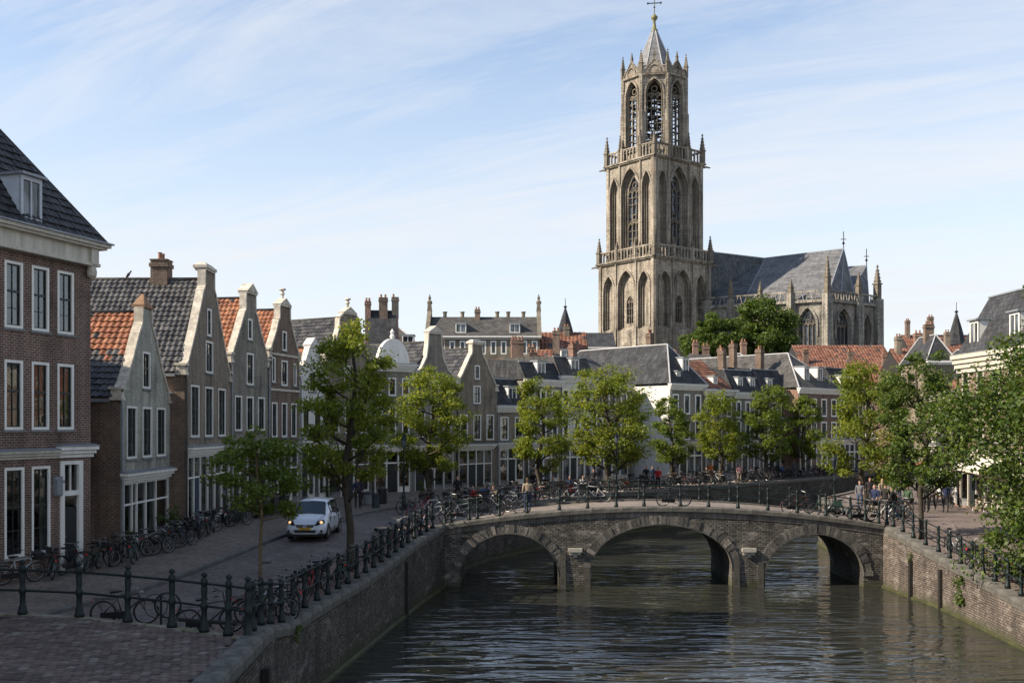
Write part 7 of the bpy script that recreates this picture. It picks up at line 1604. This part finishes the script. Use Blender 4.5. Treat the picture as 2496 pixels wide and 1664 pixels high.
for x in (-1.38, 1.36):
    for sy in (-1, 1):
        w = MB(); w.lathe([(0.20, -0.10), (0.31, -0.10), (0.325, -0.06), (0.325, 0.06), (0.31, 0.10), (0.20, 0.10)], 20); w.xform(Matrix.Rotation(R(90), 4, 'X')); wo_ = w.build('wheel', M_rubber, car, (x, sy * 0.79, 0.32), smooth=False)
        rm = MB(); rm.lathe([(0.215, -0.02), (0.205, 0.0), (0.05, 0.015)], 14); 
        for k in range(5): a = k * 2 * math.pi / 5; rm.taper(0.12 * math.cos(a), 0.12 * math.sin(a), 0.0, 0.03, 0.03, 0.03, 0.02, 0.02)
        rm.xform(Matrix.Rotation(R(90) * (1 if sy < 0 else -1), 4, 'X')); rm.build('rim', M_chrome, wo_, (0, sy * 0.10, 0))
        ar = MB(); P = [(0.385 * math.cos(a * math.pi / 10), 0.385 * math.sin(a * math.pi / 10)) for a in range(-2, 13)]
        ar.prism(P, lambda p: (p[0], sy * 0.895, p[1]), lambda p: (p[0], sy * 0.66, p[1])); ar.build('wheel_arch', M_trim, car, (x, 0, 0.33))
M_head = NT('headlamp_glow'); M_head.principled((0.9, 0.75, 0.5), 0.15, None, 0.0, 0.6, (1.0, 0.50, 0.14), 0.5); M_head = M_head.m
for sy in (-1, 1):
    hl_ = MB(); hl_.add([(2.12, sy * 0.42, 0.66), (2.02, sy * 0.70, 0.66), (1.82, sy * 0.82, 0.78), (1.80, sy * 0.76, 0.91), (2.0, sy * 0.52, 0.84)], [(0, 1, 2, 3, 4)]); hl_.v = [(v[0] + 0.035, v[1] * 1.02, v[2] + 0.01) for v in hl_.v]
    hd_o = hl_.build('headlight', M_carglass, car); bl = MB(); bl.lathe([(0.07, 0), (0.055, 0.03), (0.02, 0.05)], 10); bl.xform(Matrix.Translation((1.985, sy * 0.69, 0.79)) @ Matrix.Rotation(sy * 0.45, 4, 'Z') @ Matrix.Rotation(R(80), 4, 'Y')); bl.build('bulb', M_head, hd_o)
    m_ = MB(); m_.taper(0.62, sy * 0.98, 0.98, 1.13, 0.06, 0.10, 0.05, 0.09); m_.tube([(0.66, sy * 0.84, 1.0), (0.64, sy * 0.92, 1.02)], 0.025, 5); m_.build('wing_mirror', M_carpaint, car)
    f_ = MB(); f_.box(2.0, sy * 0.66 - 0.10, 0.37, 2.135, sy * 0.66 + 0.10, 0.48); f_.build('fog_light', M_trim, car)
    r_ = MB(); r_.tube([(-1.5, sy * 0.58, 1.70), (-0.8, sy * 0.60, 1.745), (0.1, sy * 0.59, 1.72)], 0.018, 5); r_.build('roof_rail', M_black, car)
m_ = MB(); m_.prism([(-0.42, 0.70), (0.42, 0.70), (0.34, 0.58), (-0.34, 0.58)], lambda p: (2.09, p[0], p[1]), lambda p: (2.155, p[0], p[1])); gr_ = m_.build('grille', M_trim, car)
m_ = MB()
for z in (0.61, 0.64, 0.67): m_.box(2.155, -0.34, z - 0.005, 2.162, 0.34, z + 0.005)
m_.build('grille_bar', M_chrome, gr_)
m_ = MB(); m_.tube([(2.17, 0.075 * math.cos(k * math.pi / 8), 0.645 + 0.065 * math.sin(k * math.pi / 8)) for k in range(16)], 0.010, 5, closed=True)
m_.tube([(2.17, 0.045, 0.69), (2.17, 0.0, 0.655), (2.17, -0.045, 0.69)], 0.008, 4); m_.tube([(2.17, 0.055, 0.665), (2.17, 0.02, 0.60), (2.17, 0.0, 0.645), (2.17, -0.02, 0.60), (2.17, -0.055, 0.665)], 0.008, 4); m_.build('emblem', plain('emblem_metal', (0.45, 0.52, 0.70), 0.25, 0.1, 5, metal=0.6, bump=0), gr_)
m_ = MB(); m_.prism([(-0.50, 0.47), (0.50, 0.47), (0.44, 0.36), (-0.44, 0.36)], lambda p: (2.06, p[0], p[1]), lambda p: (2.152, p[0], p[1])); m_.build('lower_intake', M_trim, car)
m_ = MB(); m_.box(2.10, -0.82, 0.27, 2.12, 0.82, 0.33); m_.box(1.9, -0.80, 0.20, 2.10, 0.80, 0.27); m_.build('bumper_lip', M_trim, car)
m_ = MB(); m_.box(2.14, -0.26, 0.475, 2.165, 0.26, 0.585); pl_ = m_.build('number_plate', plain('plate_yellow', (0.62, 0.36, 0.02), 0.5, 0.1, 3), car)
tcu = bpy.data.curves.new('plate_text', 'FONT'); tcu.body = '02-LLR-RJ'; tcu.size = 0.105; tcu.align_x = 'CENTER'; tcu.extrude = 0.002; tcu.materials.append(M_black)
_o = bpy.data.objects.new('plate_lettering', tcu); COL.objects.link(_o); _me = bpy.data.meshes.new_from_object(_o.evaluated_get(bpy.context.evaluated_depsgraph_get())); bpy.data.objects.remove(_o)
to = bpy.data.objects.new('plate_lettering', _me); COL.objects.link(to); to.parent = pl_; to.location = (2.168, 0, 0.495); to.rotation_euler = (R(90), 0, R(90))

for sy in (-1, 1):                       # door and bonnet joints, door handles
    m_ = MB()
    for x in (-1.05, -0.12, 0.86): m_.box(x - 0.006, sy * 0.80, 0.34, x + 0.006, sy * 0.896, 0.96)
    m_.box(-1.05, sy * 0.80, 0.33, 0.86, sy * 0.892, 0.345); m_.build('door_joint', M_trim, car)
    for x in (-0.85, 0.06): m_ = MB(); m_.box(x, sy * 0.86, 0.84, x + 0.16, sy * 0.905, 0.87); m_.build('door_handle', M_carpaint, car)
    m_ = MB(); m_.tube([(2.02, sy * 0.50, 0.835), (1.75, sy * 0.62, 0.955), (1.2, sy * 0.72, 1.075)], 0.008, 4); m_.build('bonnet_joint', M_trim, car)
    m_ = MB(); m_.tube([(1.15, sy * 0.1 + 0.1, 1.10), (0.95, sy * 0.1 - 0.45, 1.22)], 0.010, 4); m_.build('wiper', M_trim, car)
m_ = MB(); m_.box(-1.9, -0.80, 0.19, 1.95, 0.80, 0.27); m_.build('underbody', M_trim, car)

# ================================================================== people
def figure(pose, hair_long=False):
    """skeleton -> one continuous skinned body; faces get shirt / trousers / skin / hair / shoes by nearest bone"""
    if pose == 'stand': J = dict(pel=(0, 0, .95), che=(0.01, 0, 1.25), nec=(0.0, 0, 1.46), hea=(0.03, 0, 1.60), top=(0.02, 0, 1.74), shl=(0, .19, 1.41), shr=(0, -.19, 1.41), ell=(-.03, .24, 1.13), elr=(.02, -.24, 1.13), hal=(.08, .23, .90), har=(.14, -.2, .93), hil=(0, .10, .90), hir=(0, -.10, .90), knl=(.03, .11, .50), knr=(.02, -.11, .50), anl=(0, .11, .09), anr=(-.02, -.11, .09), tol=(.17, .13, .04), tor=(.15, -.13, .04))
    elif pose == 'walk': J = dict(pel=(0, 0, .93), che=(0.04, 0, 1.23), nec=(0.05, 0, 1.44), hea=(0.09, 0, 1.58), top=(0.08, 0, 1.72), shl=(.03, .19, 1.39), shr=(.05, -.19, 1.39), ell=(.10, .23, 1.12), elr=(-.10, -.23, 1.13), hal=(.28, .20, .98), har=(-.08, -.22, .88), hil=(0, .10, .88), hir=(0, -.10, .88), knl=(-.06, .10, .50), knr=(.20, -.10, .52), anl=(-.32, .10, .16), anr=(.26, -.10, .09), tol=(-.18, .10, .05), tor=(.42, -.10, .05))
    else: J = dict(pel=(0, 0, .50), che=(0.05, 0, .80), nec=(0.06, 0, 1.01), hea=(0.11, 0, 1.15), top=(0.11, 0, 1.29), shl=(.05, .19, .96), shr=(.05, -.19, .96), ell=(.12, .24, .70), elr=(.14, -.24, .70), hal=(.36, .14, .70), har=(.36, -.12, .72), hil=(.02, .10, .47), hir=(.02, -.10, .47), knl=(.46, .12, .49), knr=(.46, -.12, .49), anl=(.42, .12, .09), anr=(.46, -.12, .09), tol=(.58, .13, .04), tor=(.62, -.13, .04))
    Rd = dict(pel=.135, che=.15, nec=.055, hea=.095, top=.075, shl=.075, shr=.075, ell=.048, elr=.048, hal=.038, har=.038, hil=.095, hir=.095, knl=.062, knr=.062, anl=.042, anr=.042, tol=.038, tor=.038)
    E = [('pel', 'che'), ('che', 'nec'), ('nec', 'hea'), ('hea', 'top'), ('che', 'shl'), ('che', 'shr'), ('shl', 'ell'), ('shr', 'elr'), ('ell', 'hal'), ('elr', 'har'), ('pel', 'hil'), ('pel', 'hir'), ('hil', 'knl'), ('hir', 'knr'), ('knl', 'anl'), ('knr', 'anr'), ('anl', 'tol'), ('anr', 'tor')]
    names = list(J); me = bpy.data.meshes.new('skeleton'); me.from_pydata([J[k] for k in names], [(names.index(a), names.index(b)) for a, b in E], [])
    o = bpy.data.objects.new('skeleton', me); COL.objects.link(o); o.modifiers.new('s', 'SKIN'); o.modifiers.new('d', 'SUBSURF').levels = 1
    for i, k in enumerate(names):
        d = me.skin_vertices[0].data[i]; d.radius = (Rd[k], Rd[k] * (0.85 if k in ('che', 'pel') else 1)); d.use_root = k == 'pel'
    dg = bpy.context.evaluated_depsgraph_get(); out = bpy.data.meshes.new_from_object(o.evaluated_get(dg)); bpy.data.objects.remove(o)
    part = {('pel', 'che'): 0, ('che', 'nec'): 0, ('nec', 'hea'): 2, ('hea', 'top'): 3, ('che', 'shl'): 0, ('che', 'shr'): 0, ('shl', 'ell'): 0, ('shr', 'elr'): 0, ('ell', 'hal'): 0, ('elr', 'har'): 0, ('anl', 'tol'): 4, ('anr', 'tor'): 4}
    V = [v.co.copy() for v in out.vertices]; mi = []
    for p in out.polygons:
        c = p.center; best, m_ = 9, 0
        for a, b in E:
            A, B = Vector(J[a]), Vector(J[b]); d = B - A; t = max(0, min(1, (c - A).dot(d) / d.length_squared)); dist = (c - A - d * t).length - 0.5 * (Rd[a] + (Rd[b] - Rd[a]) * t)
            if dist < best:
                best = dist; m_ = part.get((a, b), 1)
                if (a, b) in (('ell', 'hal'), ('elr', 'har')) and t > 0.75: m_ = 2
                if (a, b) in (('nec', 'hea'), ('hea', 'top')):
                    h_ = Vector(J['hea']); m_ = 3 if (c.x < h_.x - 0.015 and c.z > h_.z - (0.14 if hair_long else 0.04)) or c.z > h_.z + 0.085 else 2
                    if c.z < Vector(J['nec']).z + 0.01: m_ = 0
        mi.append(m_)
    for k in range(5): out.materials.append(M_black)
    out.polygons.foreach_set('material_index', mi); out.polygons.foreach_set('use_smooth', [True] * len(mi)); out.name = 'person'
    return out
FIG = {(p, h): figure(p, h) for p in ('stand', 'walk', 'sit') for h in (0, 1)}
def cloth(n, c): return plain('cloth_' + n, c, 0.9, 0.2, 8, bump=0.2)
CL = {n: cloth(n, c) for n, c in dict(black=(.015, .015, .017), navy=(.02, .03, .075), blue=(.04, .09, .25), red=(.42, .02, .02), white=(.6, .58, .55), grey=(.13, .13, .14), beige=(.33, .26, .18), green=(.05, .09, .05), orange=(.45, .14, .03), pink=(.5, .28, .27), denim=(.05, .075, .13), dark=(.03, .028, .03)).items()}
M_skin = plain('skin', (.42, .25, .18), 0.6, 0.1, 3); HAIR = {n: plain('hair_' + n, c, 0.7) for n, c in dict(dark=(.02, .015, .012), brown=(.07, .04, .02), blond=(.3, .2, .09)).items()}
def person(label, x, y, z, rz, pose, shirt, trou, hair='dark', long=0, sc=1.0, group=None):
    o = link('person', FIG[(pose, long)], None, (x, y, z), rz); o.scale = (sc, sc, sc)
    for i, m_ in enumerate((CL[shirt], CL[trou], M_skin, HAIR[hair], CL['black'])): o.material_slots[i].link = 'OBJECT'; o.material_slots[i].material = m_
    return tag(o, label, 'person', group)
def bench(x, y, z, rz, label):
    t_ = thing('bench', label, 'bench', (x, y, z), rz); m_ = MB(); m_.box(-0.2, -0.9, 0.40, 0.2, 0.9, 0.45); m_.build('seat', plain('bench_wood', (.10, .06, .035), .7), t_)
    m_ = MB(); m_.box(-0.26, -0.9, 0.6, -0.22, 0.9, 0.9); m_.build('backrest', MATS['bench_wood'], t_)
    for yy in (-0.75, 0.75): m_ = MB(); m_.box(-0.2, yy - 0.03, 0, 0.2, yy + 0.03, 0.40); m_.box(-0.25, yy - 0.03, 0.40, -0.2, yy + 0.03, 0.9); m_.build('leg', M_black, t_)
def fp(px_, Y): return ((px_ - 1248) * Y / F, Y)
x, y = fp(872, 62); person('person in dark jacket and trousers standing by the thick tree trunk', x, y, zs(y) + .12, -1.3, 'stand', 'navy', 'black', sc=1.05)
x, y = fp(880, 63.5); person('person in black walking behind the thick tree trunk', x, y, zs(y) + .12, -1.0, 'walk', 'black', 'dark', 'brown')
x, y = fp(1115, 66); person('person in a dark coat standing at the big white shop window', x, y, zs(y), -1.2, 'stand', 'black', 'black', sc=1.08)
x, y = fp(1152, 65); person('person in a red cap-coloured jacket sitting among the bicycles before the bridge', x, y, zs(y), -1.5, 'sit', 'red', 'grey', 'dark')
x, y = fp(1178, 66.5); person('person in a blue jacket sitting before the big white shop window', x, y, zs(y), -0.8, 'sit', 'blue', 'dark', 'brown')
x, y = fp(1205, 66); person('person in a beige top sitting beside the blue jacket', x, y, zs(y), -2.2, 'sit', 'beige', 'denim', 'blond', 1)
x, y = fp(1286, 53.4); person('person in a pale top standing at the bridge railing left of the crest', x, y, deck(x) + .02, 1.7, 'stand', 'beige', 'navy', 'brown', 1, 1.0)
x, y = fp(1262, 70); person('person in pink sitting on the far quay behind the bridge railing', x, y, zs(y), -1.2, 'sit', 'pink', 'denim', 'brown', 1)
x, y = fp(1300, 76); person('person in black standing under the far quay tree left of the bridge middle', x, y, zs(y), -1.5, 'stand', 'black', 'dark')
x, y = fp(1345, 77); person('person in grey sitting right of that far quay tree', x, y, zs(y), -1.0, 'sit', 'grey', 'black', 'brown')
x, y = fp(1390, 78); person('person in navy sitting between two far quay trees', x, y, zs(y), -1.9, 'sit', 'navy', 'beige', 'dark')
x, y = fp(1420, 79); person('person in white sitting between two far quay trees', x, y, zs(y), -1.2, 'sit', 'white', 'denim', 'brown', 1)
x, y = fp(1447, 80.5); person('person in dark clothes standing left of the broadest far quay tree', x, y, zs(y), -1.5, 'walk', 'dark', 'black')
x, y = fp(1575, 84); person('person in black standing against a white shopfront beyond the bridge crest', x, y, zs(y), -1.5, 'stand', 'black', 'black', sc=1.05)
x, y = fp(1604, 83); person('person in a bright red coat standing on the far quay beyond the bridge', x, y, zs(y), -1.7, 'stand', 'red', 'black', 'dark')
x, y = fp(1590, 86); person('person in blue denim standing just left of the red coat', x, y, zs(y), -1.2, 'stand', 'denim', 'denim', 'brown')
x, y = fp(1732, 95); person('person in brown-orange top standing before the orange-roofed house', x, y, zs(y), -1.5, 'stand', 'orange', 'dark', 'dark')
x, y = fp(1720, 94); person('person in beige sitting before the orange-roofed house', x, y, zs(y), -1.0, 'sit', 'beige', 'grey', 'blond', 1)
x, y = fp(1802, 91.5); person('person in pink clothes standing between two far quay trees', x, y, zs(y), -1.5, 'stand', 'pink', 'beige', 'blond', 1)
x, y = fp(1830, 96); person('person in white sitting left of the full far quay tree', x, y, zs(y), -2.0, 'sit', 'white', 'denim', 'brown')
x, y = fp(1905, 103); person('person in blue sitting right of the full far quay tree', x, y, zs(y), -1.2, 'sit', 'blue', 'black', 'brown')
x, y = fp(1935, 104); person('person in grey standing near the end of the bicycle row', x, y, zs(y), -1.5, 'walk', 'grey', 'denim', 'dark')
x, y = fp(2134, 56.5); person('person in navy shirt walking at the right end of the bridge', x, y, 3.0, -2.4, 'walk', 'navy', 'beige', 'dark', sc=1.05)
x, y = fp(2158, 58); person('person in black clothes standing past the right end of the bridge', x, y, 3.0, -1.9, 'stand', 'dark', 'dark', 'brown')
x, y = fp(2178, 54.5); person('person in a black jacket walking on the right bank by the bridge', x, y, 3.0, 2.6, 'walk', 'black', 'denim', 'dark', sc=1.05)
x, y = fp(2213, 57); person('person in green standing left of the slender right-bank tree', x, y, 3.0, -2.5, 'stand', 'green', 'beige', 'dark')
x, y = fp(2258, 60); person('person in dark clothes right of the slender right-bank tree', x, y, 3.0, -2.5, 'stand', 'dark', 'black', 'dark')
for i_, (px_, Y_, po, sh, tr_, lb) in enumerate(((2096, 62, 'stand', 'grey', 'denim', 'person in grey top standing left of the right-bank tree trunk'), (2120, 66, 'walk', 'dark', 'black', 'person in dark clothes walking behind the bushy right-bank tree'), (2150, 64, 'stand', 'beige', 'dark', 'person in beige jacket standing among others on the right bank'), (2192, 63, 'walk', 'navy', 'denim', 'person in navy walking between the two right-bank tree trunks'), (2204, 68, 'stand', 'pink', 'white', 'person in pink top and white trousers on the right bank'), (2240, 66, 'stand', 'black', 'grey', 'person in black jacket just right of the slender tree'), (2290, 64, 'walk', 'white', 'black', 'person in white shirt before the right-bank shopfront'), (2305, 60, 'stand', 'navy', 'dark', 'person in navy coat close to the overhanging branches'))):
    x, y = fp(px_, Y_); person(lb, x, y, 2.98, -2.2 + 0.5 * i_, po, sh, tr_, ('dark', 'brown', 'blond')[i_ % 3], i_ % 2)
for i_, (x, y, a, c, v) in enumerate(((20.6, 56.6, 0.6, 'black', 1), (21.2, 58.2, 0.4, 'silver', 0), (21.8, 60.0, 0.7, 'black', 2), (22.6, 62.4, 0.5, 'green', 0), (25.8, 57.5, 1.4, 'black', 0), (25.9, 59.0, 1.7, 'brown', 1), (25.8, 62.8, 1.3, 'black', 2), (19.9, 54.6, 0.5, 'white', 0))):
    farbike(['black bicycle with crate on the right bank beyond the bridge end', 'silver bicycle on the right bank near the bushy tree', 'black bicycle with side bag beside the bushy right-bank tree', 'green bicycle behind the bushy right-bank tree', 'black bicycle at the right-bank shopfront', 'brown bicycle with crate at the right-bank shopfront', 'black bicycle with side bag under the cream awning', 'white bicycle on the right bank just past the bridge railing'][i_], x, y, 2.98, a, c, v, 0.1, 'bicycles on the right bank')
x, y = fp(2272, 61); person('person in grey beside the dark-clothed one on the right bank', x, y, 3.0, -2.2, 'walk', 'grey', 'black', 'blond', 1)
for i, (px_, Y) in enumerate(((1155, 65), (1190, 66.3), (1262, 70), (1345, 77), (1405, 78.5), (1720, 94), (1830, 96), (1905, 103))):
    x, y = fp(px_, Y); bench(x, y, zs(y), -1.3, ['wooden bench among the bicycles left of the bridge', 'wooden bench before the big white shop window', 'wooden bench on the quay behind the bridge start', 'wooden bench right of the first far quay tree', 'wooden bench between two far quay trees', 'wooden bench before the orange-roofed house', 'wooden bench left of the full far quay tree', 'wooden bench right of the full far quay tree'][i])

# ================================================================== street furniture
def lamp(label, x, y, z, h, rz=0.0):
    t_ = thing('street_lamp', label, 'street lamp', (x, y, z), rz)
    m_ = MB(); m_.lathe([(0.17, 0), (0.17, 0.30), (0.13, 0.36), (0.11, 0.9), (0.06, 1.0), (0.05, h * 0.6), (0.075, h * 0.61), (0.04, h * 0.63), (0.035, h - 0.55), (0.06, h - 0.5)], 8); m_.tube([(0, -0.3, h * 0.82), (0, 0.3, h * 0.82)], 0.018, 5); m_.build('post', M_iron, t_, smooth=True)
    m_ = MB(); m_.lathe([(0.08, h - 0.5), (0.17, h - 0.05)], 6); m_.build('lantern_glass', M_dglass, t_)
    m_ = MB(); m_.lathe([(0.21, h - 0.05), (0.19, h), (0.08, h + 0.16), (0.03, h + 0.2), (0.05, h + 0.25), (0.01, h + 0.3)], 6); m_.build('lantern_cap', M_iron, t_)
lamp('green lamp post with lantern left of the second street tree', -6.35, 62.6, 3.0, 4.1); x, y = fp(1113, 69); lamp('lamp post between the brown gable and the second street tree', x, y, zs(y), 4.0)
x, y = fp(2034, 59); lamp('green lamp post beyond the bridge beside the parked bicycles', x, y, 3.0, 3.0); x, y = fp(1503, 74.5); lamp('dark lamp post on the far quay right of the broadest tree', x, y, 2.95, 4.2)
def bin_(label, x, y, z, r=0.22, h=0.95, col=None):
    t_ = thing('litter_bin', label, 'bin', (x, y, z)); m_ = MB(); m_.lathe([(r * 0.9, 0), (r, 0.05), (r * 1.05, h * 0.8), (r * 1.1, h * 0.82)], 10); m_.build('drum', col or plain('bin_green', (.03, .05, .055), .5), t_)
    m_ = MB(); m_.lathe([(r * 1.14, h * 0.82), (r * 1.14, h * 0.9), (r * 0.7, h), (r * 0.2, h * 1.03)], 10); m_.build('lid', M_black, t_)
x, y = fp(916, 62.5); bin_('blue-grey litter bin on the pavement right of the thick tree trunk', x, y, zs(y) + .02); x, y = fp(897, 65); bin_('grey planter-like bin against the house right of the tree trunk', x, y, zs(y) + .12, 0.3, 0.8, plain('zinc_grey', (.2, .21, .22), .6))
x, y = fp(932, 66); bin_('black bin before the dark door left of the lamp post', x, y, zs(y) + .12, 0.28, 1.0, M_black)
def wheelie(label, x, y, z, rz):
    t_ = thing('wheeled_bin', label, 'bin', (x, y, z), rz); m_ = MB(); m_.taper(0, 0, 0.08, 0.98, 0.24, 0.26, 0.29, 0.33); m_.build('bin_body', plain('bin_grey', (.035, .038, .04), .55), t_)
    m_ = MB(); m_.prism([(-0.33, 0.98), (0.35, 0.98), (0.30, 1.05), (-0.28, 1.10)], lambda p: (p[0], -0.34, p[1]), lambda p: (p[0], 0.34, p[1])); m_.build('lid', M_black, t_)
    for sy in (-1, 1): m_ = MB(); m_.lathe([(0.1, -0.03), (0.1, 0.03)], 10); m_.xform(Matrix.Rotation(R(90), 4, 'X')); m_.build('wheel', M_rubber, t_, (-0.22, sy * 0.3, 0.1))
for i, (px_, Y) in enumerate(((640, 55.5), (663, 57.5), (688, 58.5))):
    x, y = fp(px_, Y); wheelie(['dark wheeled bin behind the slim young tree', 'dark wheeled bin left of the car, in the middle of three', 'dark wheeled bin just left of the car'][i], x, y, zs(y) + .12, -0.2)
# pots of greenery by the doors
def pot(label, x, y, z, h, n, seed, r=0.22):
    t_ = thing('potted_plant', label, 'plant', (x, y, z)); m_ = MB(); m_.lathe([(r * 0.75, 0), (r, 0.38), (r * 1.08, 0.42)], 10); m_.build('pot', plain('clay_pot', (.10, .07, .055), .8), t_)
    rg = np.random.default_rng(seed); C = np.array([(rg.normal() * r * 0.6, rg.normal() * r * 0.6, 0.45 + h * rg.random()) for _ in range(9)]); link('foliage', leaf_mesh('foliage', leaves(rg, C, np.full(9, r * 0.9), n, 0.09, 0.9), M_leafd), t_)
pot('tall dark potted shrub at the grey gabled house shop window', -14.95, 47.3, zs(47) + .11, 0.9, 500, 1, 0.3); pot('low potted bush at the side wall of the grey gabled house', -15.2, 42.6, zs(42) + .11, 0.5, 300, 2); x, y = fp(795, 66); pot('potted plant in front of the narrow white house', x, y, zs(y) + .12, 0.7, 300, 3)
for i, (px_, Y) in enumerate(((1030, 70), (1290, 80), (1740, 98))): x, y = fp(px_, Y); pot(['potted bush by the ornate cream house', 'potted bush before the third house right of the brown gable', 'potted bush before the red-orange roofed house'][i], x, y, zs(y) + .1, 0.7, 200, 10 + i)
# awnings on the right bank shops
for i, (y0_, y1_, col) in enumerate(((58.5, 62.5, (.62, .58, .5)), (66, 70, (.55, .2, .15)))):
    t_ = tag(link('shop_awning', None), ['cream awning over a shop on the right bank', 'faded red awning further along the right bank'][i], 'awning'); xa = 27.1 + (0 if i == 0 else 0.9)
    m_ = MB(); m_.add([(xa, y0_, 6.0), (xa, y1_, 6.0), (xa - 1.5, y1_, 5.4), (xa - 1.5, y0_, 5.4), (xa - 1.5, y1_, 5.15), (xa - 1.5, y0_, 5.15)], [(0, 1, 2, 3), (3, 2, 4, 5)]); m_.build('canvas', plain('awning_%d' % i, col, .9), t_)
    for yy in (y0_, y1_): m_ = MB(); m_.tube([(xa, yy, 5.0), (xa - 1.5, yy, 5.35)], 0.02, 5); m_.build('arm', M_black, t_)
# crow on the ridge of the tallest gabled house, gulls on the tiles further on
def bird(label, x, y, z, rz):
    m_ = MB(); m_.lathe([(0.01, -0.20), (0.05, -0.12), (0.075, 0.0), (0.06, 0.10), (0.03, 0.14), (0.045, 0.18), (0.04, 0.23), (0.008, 0.29)], 8); m_.xform(Matrix.Rotation(R(35), 4, 'Y')); m_.tube([(0, 0.02, -0.05), (0.0, 0.02, -0.14)], 0.008, 4); m_.tube([(0, -0.02, -0.05), (0, -0.02, -0.14)], 0.008, 4)
    return tag(m_.build('bird', M_black, None, (x, y, z + 0.14), rz), label, 'bird')
bird('small dark bird perched on the ridge of the tallest gabled house', -15.28 - 4.1, 53.85, 2.86 + 12.46, 0.5)

for i, (x, y, r_) in enumerate(((-9.6, 41.5, 0.33), (-8.3, 33.0, 0.33), (-8.6, 54.5, 0.33))):
    t_ = thing('manhole_cover', ['round iron manhole cover in the street below the slim tree', 'round iron manhole cover in the street behind the near railing', 'round iron manhole cover in the street beyond the car'][i], 'manhole', (x, y, zs(y) + 0.004))
    m_ = MB(); m_.lathe([(r_, -0.03), (r_, 0.006), (r_ * 0.9, 0.008)], 20); m_.build('frame', M_sill, t_); m_ = MB(); m_.lathe([(r_ * 0.86, 0.0), (r_ * 0.86, 0.013)], 20)
    for k in range(-3, 4): m_.box(-r_ * 0.7, k * 0.08 - 0.012, 0.013, r_ * 0.7, k * 0.08 + 0.012, 0.019)
    m_.build('cover', M_black, t_)
